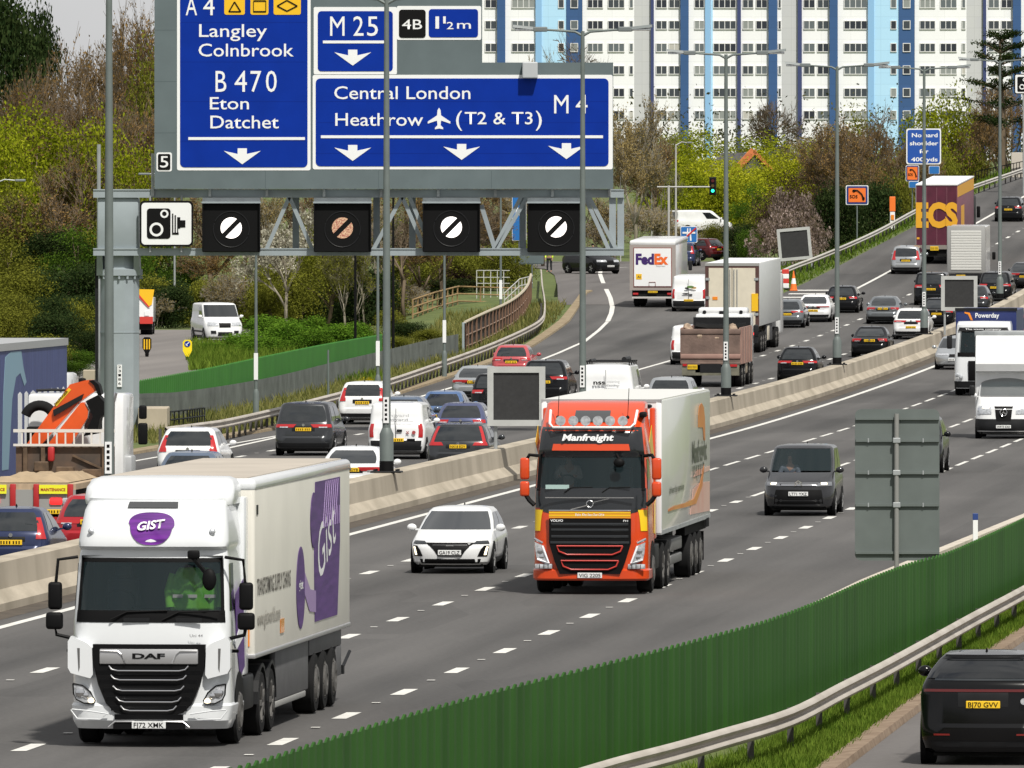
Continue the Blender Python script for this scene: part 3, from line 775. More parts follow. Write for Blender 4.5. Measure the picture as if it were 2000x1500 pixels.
# green fence + palisade on the left
lf = smooth_path([Vector(((px-1000)*Y/F, Y, HC-(py-HY)*Y/F)) for px, py, Y in ((255, 748, 430), (400, 722, 448), (520, 697, 470), (640, 673, 500), (745, 655, 525))], 8)
corrugated("green_fence", lf, lambda p: -.1, "far green sheet fence along the side road behind the grey palisade", mat("green_fence_far", (.025, .14, .012), .6, color2=(.035, .18, .018), vscale=.6), .04, .5)
e = empty("palisade_fence", lf[0]-Vector((0, 1.0, 0)), 0, "grey steel palisade fence standing in front of the far green fence", "fence")
o0 = Vector(e.location); mb = MB(); mr = MB()
rs = resample(lf+[Vector((-4.2, 545, 1.5)), Vector((-2.9, 556, 1.5))], .16)
for i, p in enumerate(rs):
    g = Vector((p.x+.3, p.y-1.0, gz(p.x+.3, p.y-1.0)))
    q = g-o0; hh = 1.02
    mb.hexa([q+Vector((-.035, -.01, -.1)), q+Vector((.035, -.01, -.1)), q+Vector((.035, .01, -.1)), q+Vector((-.035, .01, -.1)),
             q+Vector((-.035, -.01, hh)), q+Vector((.035, -.01, hh)), q+Vector((.035, .01, hh)), q+Vector((-.035, .01, hh))])
    if i % 17 == 0 and i+17 < len(rs):
        p2 = rs[i+17]; g2 = Vector((p2.x+.3, p2.y-1.0, gz(p2.x+.3, p2.y-1.0)))-o0
        for z in (.3, .85): mr.bar(q+Vector((0, .03, z)), g2+Vector((0, .03, z)), .04, .06)
M_PALI = mat("palisade_grey", (.095, .105, .10), .7, var=.25, vscale=1.0)
tag(mb.build("pales", M_PALI, e), kind="stuff"); mr.build("rails", M_PALI, e)

# ---------------------------------------------------------------- grey back of the big sign at the right
YB = 232.0; sB = F/YB
bx = (1751-1000)/sB
e = empty("road_sign", (bx, YB, gz(bx, YB)), 0, "tall grey back of a road sign on one post beside the near green fence", "road sign")
bz = e.location.z
def BX(px): return (px-1000)/sB-bx
def BZ(py): return HC-(py-HY)/sB-bz
M_SBACK = mat("sign_back_board", (.115, .135, .13), .6, var=.08, vscale=2)
mb = MB(); mb.prism_xz(rrect(BX(1670), BX(1835), BZ(1095), BZ(799), .13), .03, .06); mb.build("board", M_SBACK, e)
for y in (817, 860, 923, 986, 1079):
    mb = MB(); mb.box(BX(1671), BX(1834), -.02, .03, BZ(y+3), BZ(y-2)); mb.build("stiffener", M_SBACK, e)
    if 850 < y < 1000:
        for xx in (1696, 1803): mb = MB(); mb.box(BX(xx)-.012, BX(xx)+.012, -.03, 0, BZ(y+4), BZ(y-4)); mb.build("bolt", M_STEEL, e)
mb = MB(); mb.tube([(0, -.06, -.3), (0, -.06, BZ(808))], .05, 10); mb.build("post", mat("sign_post_grey", (.26, .26, .25), .5, .2), e, smooth=40)
for y in (860, 923, 986): mb = MB(); mb.rbox(-.075, .075, -.12, 0, BZ(y+5), BZ(y-5), .01); mb.build("clip", M_STEEL, e)
# marker post
q = Vector(((1905-1000)*278/F, 278, 0)); e = empty("marker_post", q, 0, "white marker post with a blue top behind the near green fence", "marker post")
mb = MB(); mb.rbox(-.06, .06, -.04, .04, -.2, .62, .01); mb.build("shaft", M_WHITE, e)
mb = MB(); mb.rbox(-.065, .065, -.045, .045, .62, .78, .01); mb.build("blue_cap", mat("cap_blue", (.02, .05, .2), .5), e)

# ---------------------------------------------------------------- portable message boards
def vms(px0, px1, py0, py1, Y, zg, lab, posts, tilt=0.0, legs=True):
    s = F/Y; w = (px1-px0)/s; h = (py1-py0)/s
    e = empty("message_board", ((px0+px1)/2/s-1000/s, Y, zg), HEAD*.3, lab, "message board", "blank black message boards in pale frames")
    zb = HC-(py1-HY)/s-zg
    t = empty("board", (0, 0, zb)); t.parent = e; t.rotation_euler = (0, tilt, 0)
    fr = .18
    mb = MB(); mb.box(-w/2, w/2, -.10, .12, 0, fr); mb.box(-w/2, w/2, -.10, .12, h-fr, h); mb.box(-w/2, -w/2+fr, -.10, .12, fr, h-fr); mb.box(w/2-fr, w/2, -.10, .12, fr, h-fr)
    f = mb.build("frame", mat("board_frame", (.42, .43, .42), .6, var=.08), e); f.location = (0, 0, zb); f.rotation_euler = (0, tilt, 0)
    mb = MB(); mb.box(-w/2+fr, w/2-fr, -.05, .1, fr, h-fr); f = mb.build("screen", mat("board_screen", (.022, .022, .023), .6, var=.2, vscale=8), e); f.location = (0, 0, zb); f.rotation_euler = (0, tilt, 0)
    bpy.data.objects.remove(t)
    for x in posts:
        mb = MB(); mb.tube([(x*w, .06, -.1), (x*w, .06, zb+.3)], .055, 8); mb.build("post", M_STEEL, e)
    return e
Yv = 342.0; vms(952, 1065, 716, 832, Yv, zp(Yv)+.9, "blank message board on two posts left of the orange lorry", (-.36, .37))
Yv = 562.0; vms(1838, 1909, 539, 607, Yv, zp(Yv)+.9, "blank message board above the barrier by the far dark cars", (-.4,))
q = hit(1585, 525); vms(1522, 1587, 445, 508, q.y, q.z, "tilted blank message board on the grass bank behind the white lorry", (.48,), tilt=math.radians(-5))
# ---------------------------------------------------------------- vehicles: a lofted shell with patches for glass and lights
class Loft:
    """rings from sill to roof: (z_rear, z_front, y_rear, y_front, half_width, r_rear, r_front); index runs
    0-10 rear face, 10-15 corner, 15-25 right side, 25-30 corner, 30-40 front face, 40-45, 45-55 left side, 55-60"""
    def __init__(s, rings, bow_r=.06, bow_f=.12):
        s.rings = []; s.n = 60
        for zr, zf, yr, yf, hw, rr, rf in rings:
            P = []
            for k in range(10): P.append((-(hw-rr)+2*(hw-rr)*k/10, yr))
            for k in range(5): a = math.radians(-90+18*k); P.append((hw-rr+rr*math.cos(a), yr+rr+rr*math.sin(a)))
            for k in range(10): P.append((hw, yr+rr+(yf-rf-yr-rr)*k/10))
            for k in range(5): a = math.radians(18*k); P.append((hw-rf+rf*math.cos(a), yf-rf+rf*math.sin(a)))
            for k in range(10): P.append((hw-rf-2*(hw-rf)*k/10, yf))
            for k in range(5): a = math.radians(90+18*k); P.append((-(hw-rf)+rf*math.cos(a), yf-rf+rf*math.sin(a)))
            for k in range(10): P.append((-hw, yf-rf-(yf-rf-yr-rr)*k/10))
            for k in range(5): a = math.radians(180+18*k); P.append((-(hw-rr)+rr*math.cos(a), yr+rr+rr*math.sin(a)))
            Q = []
            for x, y in P:
                t = (y-yr)/(yf-yr); q = (x/hw)**2
                y2 = y+bow_r*q*(1-t)**3-bow_f*q*t**3
                Q.append(Vector((x, y2, zr+(zf-zr)*t)))
            s.rings.append(Q)
    def pt(s, v, i):
        v = max(0, min(len(s.rings)-1-1e-6, v)); a = int(v); f = v-a
        i = i % s.n; b = int(i); g = i-b; b %= s.n; c = (b+1) % s.n
        A, B = s.rings[a], s.rings[a+1]
        return (A[b]*(1-g)+A[c]*g)*(1-f)+(B[b]*(1-g)+B[c]*g)*f
    def nrm(s, v, i):
        e = .05
        a = s.pt(v, i+e)-s.pt(v, i-e); b = s.pt(v+e, i)-s.pt(v-e, i)
        n = a.cross(b); return n.normalized() if n.length > 1e-9 else Vector((0, 0, 1))
    def body(s, name, m, parent, holes=(), smooth=38, crown=.02):
        vs = [p for r in s.rings for p in r]; fs = []; n = s.n; k = len(s.rings)
        for a in range(k-1):
            for b in range(n):
                if any(h[0] <= a < h[1] and (h[2] <= b < h[3]) for h in holes): continue
                fs.append((a*n+b, a*n+(b+1) % n, (a+1)*n+(b+1) % n, (a+1)*n+b))
        fs.append(tuple(range(n-1, -1, -1)))
        c = sum(s.rings[-1], Vector())/n; vs.append(c+Vector((0, 0, crown)))
        fs += [((k-1)*n+b, (k-1)*n+(b+1) % n, len(vs)-1) for b in range(n)]
        mb = MB(); mb.add(vs, fs); return mb.build(name, m, parent, smooth)
    def patch(s, name, v0, v1, i0, i1, m, parent, off=.008, nu=8, nv=4, rnd=0.0):
        """i0/i1 may be (bottom, top); a raised sheet that follows the shell, with a folded edge"""
        i0 = i0 if isinstance(i0, tuple) else (i0, i0); i1 = i1 if isinstance(i1, tuple) else (i1, i1)
        vs = []; fs = []
        for a in range(nv+1):
            t = a/nv; v = v0+(v1-v0)*t; l = i0[0]+(i0[1]-i0[0])*t; r = i1[0]+(i1[1]-i1[0])*t
            sh = rnd*(2*abs(t-.5))**4
            for b in range(nu+1):
                i = l+sh+(r-l-2*sh)*b/nu; vs.append(s.pt(v, i)+s.nrm(v, i)*off)
        w = nu+1
        for a in range(nv):
            for b in range(nu): fs.append((a*w+b, a*w+b+1, (a+1)*w+b+1, (a+1)*w+b))
        me = bpy.data.meshes.new(name); me.from_pydata(vs, [], fs); me.update(); me.shade_smooth()
        return link_mesh(name, me, m, parent)
    def pair(s, name, v0, v1, i0, i1, m, parent, about=10, **k):
        """a patch and its mirror image (about=10 mirrors rear features, 70 front ones: i -> about-i)"""
        s.patch(name, v0, v1, i0, i1, m, parent, **k)
        f = lambda q: tuple(about-z for z in q) if isinstance(q, tuple) else about-q
        return s.patch(name, v0, v1, f(i1), f(i0), m, parent, **k)

WHEELS = {}
def wheel(parent, x, y, r=.33, w=.21, rim=None, dish=.02, hub=None):
    rim = rim or M_RIM; side = 1 if x > 0 else -1
    key = (round(r, 3), w, side, rim.name)
    if key not in WHEELS:
        mb = MB(); sw = w*side
        mb.lathe_x([(-w/2, r*.62), (-w/2, r*.93), (-w*.38, r), (w*.38, r), (w/2, r*.93), (w/2, r*.62)], (0, 0), 24)
        t = mb.mesh("tyre"); t.materials.append(M_RUBBER); t.shade_smooth(); t.set_sharp_from_angle(angle=.6)
        mb = MB(); X = side*w/2
        mb.lathe_x([(X-side*dish, .001), (X-side*dish*.5, r*.16), (X-side*dish*2, r*.22), (X-side*dish*1.6, r*.5), (X, r*.58), (X, r*.64)], (0, 0), 20)
        for k in range(5):
            a = 2*math.pi*k/5; mb.bar((X, r*.1*math.cos(a), r*.1*math.sin(a)), (X, r*.58*math.cos(a), r*.58*math.sin(a)), .03, r*.17)
        q = mb.mesh("rim"); q.materials.append(rim)
        WHEELS[key] = (t, q)
    t, q = WHEELS[key]
    o = link_mesh("wheel", t, None, parent); o.location = (x, y, r)
    link_mesh("rim", q, None, o)
    return o

def plate(parent, y, z, rear=True, txt=None, w=.52, h=.112, x=0, front_y=None, tilt=0.0):
    """number plate; rear plates face -y, front plates face +y"""
    mb = MB(); mb.rbox(-w/2, w/2, -.012, .01, -h/2, h/2, .006, 1); base = mb.build("number_plate", M_YPLATE if rear else M_WPLATE, parent)
    base.location = (x, y, z); base.rotation_euler = (tilt, 0, 0 if rear else math.pi)
    if txt: text("characters", txt, -w*.44, w*.44, -h*.34, h*.68, -.016, M_BLACK, base, bold=.01)
    else:
        mb = MB()
        for k in range(7):
            xx = -w*.43+w*.123*k+(0 if k < 4 else w*.04); mb.box(xx, xx+w*.055, -.016, -.012, -h*.3, h*.3)
        mb.build("characters", M_BLACK, base)
    return base

def mirror(parent, x, y, z, m, sz=(.11, .07, .085)):
    mb = MB(); mb.sphere((x, y, z), sz, 12, 8); mb.bar((x-math.copysign(.16, x), y-.01, z-.05), (x, y, z-.03), .05, .04); return mb.build("wing_mirror", m, parent, smooth=60)

def car(label, cat, pm, L=4.3, W=1.8, H=1.48, kind="hatch", group=None, tail="std", plz=None, wt=None, rake=None, zb=None, roofm=None,
        txt=None, front=None, trim=True, rearglass=True, rw=.33, lit=False, name=None, fin=True, badge=True, hood=None, ws=None, ftxt=None, holes=False, tailm=None):
    e = empty(name or {"van": "van", "mpv": "parked_car"}.get(kind, "car"), (0, 0, 0), 0, label, cat, group)
    if e.name.startswith("parked"): e.name = "car"
    b = W/2
    zb = zb or {"hatch": .94, "saloon": .90, "estate": .95, "suv": 1.08, "mpv": 1.05, "van": 1.15}[kind]*(H/{"hatch": 1.48, "saloon": 1.44, "estate": 1.48, "suv": 1.66, "mpv": 1.7, "van": 1.85}[kind])
    wt = wt or {"hatch": .23, "saloon": .25, "estate": .22, "suv": .20, "mpv": .18, "van": .11}[kind]
    rake = rake if rake is not None else {"hatch": .42, "saloon": .72, "estate": .40, "suv": .34, "mpv": .22, "van": .06}[kind]
    hood = hood or {"hatch": 1.05, "saloon": 1.25, "estate": 1.3, "suv": 1.2, "mpv": 1.0, "van": .95}[kind]
    ws = ws or {"hatch": .85, "saloon": .8, "estate": .8, "suv": .7, "mpv": .85, "van": .75}[kind]
    ywb = L-hood; ywt = ywb-ws; zh = zb*.80
    dk = kind == "saloon"
    R = [(.19, .19, .16, L-.14, b-.12, .25, .3), (.26, .26, .05, L-.04, b-.05, .25, .38), (.42, .40, .0, L, b-.02, .25, .45), (.58, .54, .0, L-.01, b-.006, .25, .45),
         (.64, .60, .05, L-.03, b-.004, .22, .45), (zb*.84, zh*.90, .05, L-.08, b, .2, .5)]
    if dk: R += [(zb-.03, zh, .03, L-.22, b-.03, .22, .5), (zb+.05, zb, .52, ywb, b-.07, .2, .2)]
    else: R += [(zb-.05, zh, .08, L-.22, b-.03, .2, .5), (zb, zb, .11, ywb, b-.06, .16, .2)]
    yr7 = R[-1][2]; z7 = R[-1][0]
    R += [(z7+(H-.1-z7)*.5, zb+(H-.1-zb)*.5, yr7+rake*.42, (ywb+ywt)/2, b-.06-(wt-.06)*.40, .16, .18),
          (H-.10, H-.10, yr7+rake, ywt, b-wt, .15, .18), (H-.035, H-.035, yr7+rake+.05, ywt-.12, b-wt-.07, .14, .2), (H-.005, H-.005, yr7+rake+.3, ywt-.45, b-wt-.28, .1, .15)]
    lf = Loft(R, bow_r=.10 if kind != "van" else .05, bow_f=.16)
    hl = [(7, 9, 28, 42)] if holes else []
    body = lf.body("body", pm, e, holes=hl)
    if roofm:
        lf.patch("roof", 10.02, 10.98, 0, 59.999, roofm, e, off=.006, nu=60, nv=2)
    # glass
    sc_ = M_SCREEN if holes else M_GLASS
    lf.patch("windscreen", 7.10, 8.95, (27.4, 27.9), (42.6, 42.1), sc_, e, nu=18)
    if rearglass: lf.patch("rear_window", 7.10, 8.92, (-.6, -.4), (10.6, 10.4), M_GLASS, e, nu=10, rnd=.5)
    if kind != "van":
        for a, c in ((15.6, 19.4), (19.8, 24.2)):
            lf.pair("side_window", 7.12, 8.85, (a, a+.2), (c+.4 if c > 20 else c, c), M_GLASS, e, about=70, nu=4)
    else: lf.pair("side_window", 7.12, 8.7, 21.6, (24.7, 24.0), M_GLASS, e, about=70, nu=4)
    # lamps at the back
    tm = M_REDLIT if lit else M_RED
    v4, v6 = 4.3, 6.4
    if tail == "std": lf.pair("tail_light", 5.0, 6.1, (8.3, 8.0), (12.6, 12.9), tm, e, off=.014)
    elif tail == "wide": lf.pair("tail_light", 5.15, 6.0, (7.2, 6.6), (13.0, 13.2), tm, e, off=.014)
    elif tail == "tall": lf.pair("tail_light", 5.0, 8.4, (9.3, 10.0), (12.2, 12.0), tm, e, off=.014)
    elif tail == "L": 
        lf.pair("tail_light", 6.2, 9.0, (10.2, 10.2), (12.3, 12.0), tm, e, off=.014); lf.pair("tail_light", 5.2, 6.3, (8.0, 8.6), (12.8, 12.6), tm, e, off=.015)
    elif tail == "van": lf.pair("tail_light", 4.2, 7.0, 10.2, 12.4, tm, e, off=.016)
    elif tail == "slim": lf.pair("tail_light", 5.45, 5.9, (6.6, 6.2), (12.6, 12.6), tm, e, off=.014)
    elif tail == "bar": lf.patch("tail_light", 5.3, 5.75, -2.6, 12.6, tm, e, off=.014, nu=20)
    if tail in ("std", "wide"): lf.pair("reverse_lamp", 5.05, 5.35, 8.4, 10.5, M_LAMP, e, off=.018)
    if trim:
        lf.patch("bumper_trim", .4, 1.95, -2.5, 12.5, M_DARK, e, nu=18)
        lf.pair("sill", .4, 1.4, 15, 25, M_DARK, e, about=70)
    yb = R[5][2]
    pz = plz or (zb*.76 if kind not in ("van",) else .75)
    v = 5 if pz > .6 else 3
    yp = -.004 if pz < .64 else .038
    plate(e, yp, pz, True, txt)
    if pz > .6 and kind != "van": lf.patch("plate_recess", 4.6, 5.5, 2.5, 7.5, M_DARK, e, off=.004)
    if badge:
        mb = MB(); mb.disc((0, .05 if kind != "saloon" else .01, zb*.93), .045, 'y', 14, .03); mb.build("badge", M_CHROME, e)
    if fin and kind != "van":
        mb = MB(); y0 = yr7+rake+.45; mb.hexa([(-.02, y0, H-.01), (.02, y0, H-.01), (.02, y0+.16, H-.01), (-.02, y0+.16, H-.01), (-.006, y0, H+.06), (.006, y0, H+.06), (.006, y0+.05, H+.06), (-.006, y0+.05, H+.06)])
        mb.build("aerial", M_BLACK, e)
    # seams: boot line
    for s in (-1, 1): mirror(e, s*(b+.09), ywb-.35, zb+.06, pm if front != "van" else M_DARK)
    # front
    if front is None:
        lf.pair("headlight", 4.6, 5.6, (27.2, 27.2), (32.2, 31.6), M_LAMP, e, about=70, off=.012)
        lf.patch("grille", 3.6, 5.2, 32.4, 37.6, M_BLACK, e, off=.01); plate(e, L+.005, .46, False, ftxt)
    for s in (-1, 1):
        for y in (.80 if L < 4.6 else .92, L-.88):
            mb = MB(); mb.disc((s*(b-.028), y, rw+.0), rw+.055, 'x', 24, .08); mb.build("wheel_arch", M_BLACK, e)
            wheel(e, s*(b-.10), y, rw, .22)
    mb = MB(); mb.box(-b+.2, b-.2, .3, L-.3, .14, .3); mb.build("underside", M_UNDER, e)
    return e, lf

def grade(X, Y, zf=None):
    zf = zf or (lambda x, y: zp(y)); return math.atan((zf(X, Y+4)-zf(X, Y-1))/5.0)
def heading(Y): return -math.atan(TH+2*3.7e-5*max(0, Y-450))
def put_away(e, px, Y, rz=None, zf=None):
    X = (px-1000)*Y/F; z = (zf or (lambda x, y: zp(y)))(X, Y)
    e.location = (X, Y, z+.008); e.rotation_euler = (grade(X, Y, zf), 0, heading(Y) if rz is None else rz); return e
def put_oncoming(e, px, Y, L):
    X = (px-1000)*Y/F; h = heading(Y); d = Vector((-math.sin(h), math.cos(h), 0))
    g = grade(X, Y); P = Vector((X, Y, zp(Y)+.008))+d*L+Vector((0, 0, math.tan(g)*L))
    e.location = P; e.rotation_euler = (-g, 0, h+math.pi); return e

GQ = "cars queueing away from the camera on the left carriageway"
P_WHITE = paint("white", (.74, .75, .76)); M_GREY_ = mat("grille_grey", (.12, .12, .125), .4, .3); P_BLACK = paint("black", (.006, .0065, .008)); P_DGREY = paint("dark_grey", (.036, .039, .044), metal=.3)
P_SILV = paint("silver", (.40, .42, .44), metal=.5); P_NAVY = paint("navy", (.02, .03, .085), metal=.2); P_BLUE = paint("blue", (.10, .17, .33), metal=.3)
P_RED = paint("red", (.35, .012, .02), metal=.1); P_GREY = paint("grey", (.17, .185, .20), metal=.4); P_DRED = paint("dark_red", (.08, .008, .01), metal=.2)
P_PINK = paint("faded_red", (.42, .07, .08)); P_BGREY = paint("blue_grey", (.13, .17, .24), metal=.4); P_VIOLET = paint("blue_violet", (.085, .10, .19), metal=.3)

def q(label, pm, px, Y, zf=None, rz=None, cat="car", **k):
    e, lf = car(label, cat, pm, group=k.pop("group", GQ), **k); put_away(e, px, Y, rz, zf); return e, lf

q("dark grey people carrier with a wide rear window between guard rail and white saloon", P_DGREY, 592, 376, kind="mpv", L=4.85, W=1.9, H=1.74, tail="wide", plz=.86, rw=.35)
q("white saloon with wide red tail lights passing the second lamp post", P_WHITE, 683, 322, kind="saloon", L=4.7, W=1.86, H=1.43, tail="wide", plz=.80, txt="SK16 OYB")
q("dark grey estate with tall red tail lights just behind the barrier", P_DGREY, 894, 352.5, kind="estate", L=4.9, W=1.9, H=1.50, tail="L", plz=.80, txt="NX18 EOY")
q("violet blue hatchback directly in front of the dark grey estate", P_VIOLET, 899, 391, kind="hatch", L=4.25, W=1.79, H=1.47, tail="std")
q("blue grey hatchback seen over the roof of the white lettered van", P_BGREY, 783, 404, kind="hatch", L=4.3, W=1.78, H=1.46)
q("light blue hatchback between the violet hatchback and the guard rail cars", P_BLUE, 863, 412, kind="hatch", L=4.1, W=1.72, H=1.52, tail="std", plz=.62)
q("white crossover by the guard rail with a high rear number plate", P_WHITE, 707, 428, kind="suv", L=4.6, W=1.84, H=1.58, tail="tall", plz=.80)
q("silver saloon with a low roof beside the guard rail, left of the message board", P_SILV, 925, 470, kind="saloon", L=4.9, W=1.86, H=1.42, tail="wide", plz=.78)
q("pale red hatchback at the start of the exit lane", P_PINK, 998, 513, kind="hatch", L=4.2, W=1.78, H=1.46, tail="std")
q("black off-roader half hidden by the left edge of the message board", P_BLACK, 966, 441, kind="suv", L=4.6, W=1.88, H=1.66, tail="std")
q("black off-roader with angled tail light right of the message board", P_BLACK, 1062, 466, kind="suv", L=4.8, W=1.94, H=1.74, tail="wide", wt=.24)
q("silver car showing only its rounded roof behind the orange lorry's trailer", P_SILV, 1308, 433, kind="suv", L=4.4, W=1.86, H=1.66, tail="std")
q("grey hatchback partly hidden by the white articulated trailer", P_GREY, 1536, 603, kind="hatch", L=4.3, W=1.8, H=1.47, tail="wide")
q("white coupe saloon with slim tail lights beside the hatched nose", P_WHITE, 1588, 612, kind="saloon", L=4.7, W=1.85, H=1.43, tail="slim", plz=.62)
q("black hatchback behind the fifth lamp post", P_BLACK, 1643, 626, kind="hatch", L=4.3, W=1.8, H=1.45, tail="std", plz=.78)
q("mid grey saloon with red corner lights ahead of the black saloon", P_GREY, 1724, 609, kind="saloon", L=4.7, W=1.81, H=1.44, tail="std", plz=.82)
q("black saloon with red tail lights alongside the barrier", P_BLACK, 1698, 551, kind="saloon", L=4.6, W=1.79, H=1.45, tail="std", plz=.80)
q("black crossover with boomerang tail lights next to the fifth lamp post", P_BLACK, 1557, 503, kind="suv", L=4.2, W=1.79, H=1.58, tail="wide", plz=.86, txt=None, wt=.27)
q("white hatchback with bold red lights beside the sixth lamp post", P_WHITE, 1779, 583, kind="suv", L=4.4, W=1.82, H=1.56, tail="wide", plz=.62)
q("silver compact people carrier near the solid edge line", P_SILV, 1769, 681, kind="mpv", L=4.45, W=1.8, H=1.64, tail="tall", plz=.80)
q("black boxy off-roader in front of the grey box van", P_BLACK, 1818, 637, kind="suv", L=4.6, W=1.92, H=1.80, tail="std", wt=.15, rake=.15)
q("black people carrier passing the seventh lamp post", P_BLACK, 1943, 643, kind="mpv", L=4.7, W=1.85, H=1.62, tail="std")
q("dark grey saloon cut by the right edge of the photo", P_DGREY, 2000, 661, kind="saloon", L=4.8, W=1.88, H=1.45, tail="wide", lit=False)
q("black saloon left of the small message board, behind the white hatchback", P_BLACK, 1829, 604, kind="saloon", L=4.6, W=1.8, H=1.5, tail="std", zb=.92)
q("dark hatchback showing a red tail light right of the small message board", P_DGREY, 1899, 625, kind="hatch", L=4.3, W=1.8, H=1.5, tail="std")
q("black off-roader climbing the hill at the far right, alone in its lane", P_BLACK, 1969, 757, kind="suv", L=4.4, W=1.82, H=1.6, tail="std", plz=.80)
q("dark blue hatchback low behind the barrier at the left edge", P_NAVY, 20, 256, kind="hatch", L=3.9, W=1.7, H=1.49, tail="tall", rw=.3, wt=.24)
q("bright red hatchback behind the barrier left of the white lorry", P_RED, 178, 268, kind="hatch", L=4.2, W=1.78, H=1.47, tail="wide", plz=.84)
q("white hatchback ahead of the grey hatchback, beside the crane truck", P_WHITE, 366, 344, kind="hatch", L=4.2, W=1.9, H=1.54, tail="tall")
q("grey hatchback just above the white lorry's roof, left of the silver roof", P_BGREY, 366, 314, kind="hatch", L=4.3, W=1.8, H=1.47, tail="std")
q("grey car showing only its roof above the white lorry's trailer", P_GREY, 500, 300, kind="hatch", L=4.3, W=1.8, H=1.50, tail="std")
q("dark blue hatchback leaving up the exit next to the parcel truck", P_NAVY, 1331, 768, zf=slipz, kind="suv", L=4.3, W=1.8, H=1.62, tail="tall", plz=.85, group="cars on the exit road")
q("dark red estate turning left on the roundabout behind the white lorry", P_DRED, 1406, 800, zf=lambda x, y: 4.25, rz=math.radians(52), kind="estate", L=4.6, W=1.8, H=1.5, tail="wide", group="cars on the exit road")
q("black response car with yellow markings stopped on the exit verge", P_BLACK, 1118, 738, zf=slipz, rz=math.radians(212), kind="suv", L=4.6, W=1.9, H=1.7, tail="std", group="cars on the exit road")

# large dark car on the near slip road
e, lf = car("glossy black luxury off-roader with yellow plate on the near right slip road", "car", paint("gloss_black", (.0035, .0035, .004)), L=4.37, W=1.94, H=1.70, kind="suv", tail="none",
            plz=.93, txt="BJ70 GVV", rw=.38, wt=.27, rake=.40, roofm=paint("sky_sheen_black", (.03, .03, .032)), trim=False, badge=False, zb=1.27)  # roof paint lighter than the body: mirrored sky put into its colour
lf.patch("light_bar", 5.35, 5.62, -2.6, 12.6, mat("smoked_red", (.09, .008, .008), .15, coat=.4), e, off=.012, nu=20)
lf.pair("reflector", 2.25, 2.42, 8.6, 10.6, mat("reflector_red", (.16, .012, .01), .3), e, off=.012); lf.patch("diffuser", .3, 1.7, -1.5, 11.5, M_DARK, e, nu=16)
lf.patch("rear_window", 7.3, 8.95, (-3.2, -3.0), (13.2, 13.0), mat("black_glass", (.006, .007, .008), .04, spec=1.0), e, off=.012, nu=24)
lf.patch("spoiler", 9.02, 9.6, -1.2, 11.2, paint("gloss_black", (.008,)*3), e, off=.05, nu=16)
lf.pair("exhaust_trim", 1.2, 1.6, 7.6, 9.6, M_DARK, e, off=.02)
mb = MB(); mb.disc((.62, .035, .98), .05, 'y', 16, .02); mb.build("badge", M_LAMP, e)
e.location = (7.17, 175.4, gz(7.17, 176)+.03); e.rotation_euler = (0, 0, -math.atan(.10))

# oncoming cars
e, lf = car("white hybrid hatchback with dark grille coming towards the camera left of the orange lorry", "car", P_WHITE, L=4.47, W=1.82, H=1.44, kind="hatch", front="own", group=None, holes=False, hood=1.15, ws=1.05, zb=.93, wt=.21)
lf.patch("grille", 1.9, 5.15, (32.0, 29.0), (38.0, 41.0), M_BLACK, e, off=.012); lf.patch("grille_bar", 4.3, 4.45, 30.6, 39.4, M_GREY_, e, off=.02); lf.patch("lower_grille", .6, 1.5, (28.6, 28.2), (41.4, 41.8), M_BLACK, e, off=.012)
lf.pair("headlight", 4.75, 5.6, (26.6, 26.8), (29.4, 28.8), mat("dark_lamp", (.05, .055, .06), .1, .4), e, about=70, off=.014)
lf.pair("running_light", 2.1, 3.9, (27.2, 26.9), (27.7, 27.3), M_LAMPLIT, e, about=70, off=.016); lf.pair("lamp_housing", 1.9, 4.2, (26.9, 26.6), (28.8, 27.8), M_BLACK, e, about=70, off=.010)
mb = MB(); mb.rbox(-.09, .09, 4.40, 4.44, .57, .64, .01); mb.build("badge", M_CHROME, e)
plate(e, 4.487, .47, False, "GA19 CLZ"); put_oncoming(e, 878, 256.8, 4.47)

e, lf = car("dark grey boxy people carrier with lit headlights coming towards the camera", "car", paint("soot", (.019, .0195, .022), metal=.1), L=4.4, W=1.85, H=1.84, kind="mpv", front="own", zb=1.13, wt=.14, holes=True, ws=.9)
lf.pair("headlight", 4.85, 5.7, (26.6, 26.6), (29.8, 28.8), mat("smoked_lamp", (.22, .23, .25), .15, .4), e, about=70, off=.014); lf.pair("lit_bulb", 5.0, 5.5, 27.8, 28.9, M_LAMPLIT, e, about=70, off=.02)
lf.patch("chrome_strip", 5.3, 5.48, 29.2, 40.8, M_CHROME, e, off=.018, nu=14); lf.patch("chrome_strip", 4.9, 5.05, 29.8, 40.2, M_CHROME, e, off=.018, nu=14)
lf.patch("grille", .6, 4.4, (28.5, 29.0), (41.5, 41.0), M_BLACK, e, off=.010, nu=14)
mb = MB()
for k in (0, 1): mb.bar((-.10, 4.36, .80+.06*k), (0, 4.38, .87+.06*k), .02, .02); mb.bar((.10, 4.36, .80+.06*k), (0, 4.38, .87+.06*k), .02, .02)
mb.build("badge", M_CHROME, e)
plate(e, 4.415, .58, False, "LT71 YXZ"); put_oncoming(e, 1559, 304, 4.4)
CIT = e
e, lf = car("dark car almost hidden behind the grey back of the road sign", "car", P_BLACK, L=4.5, W=1.88, H=1.7, kind="suv"); put_oncoming(e, 1779, 352, 4.5)
e, lf = car("silver car hidden by the blue tipper, next to the barrier", "car", P_SILV, L=4.4, W=1.8, H=1.5, kind="hatch"); put_oncoming(e, 1863, 528, 4.4)
e, lf = car("pale red van roof above the barrier at the right edge", "van", paint("salmon", (.55, .10, .10)), L=4.6, W=1.9, H=1.75, kind="mpv"); put_oncoming(e, 2000, 560, 4.6)

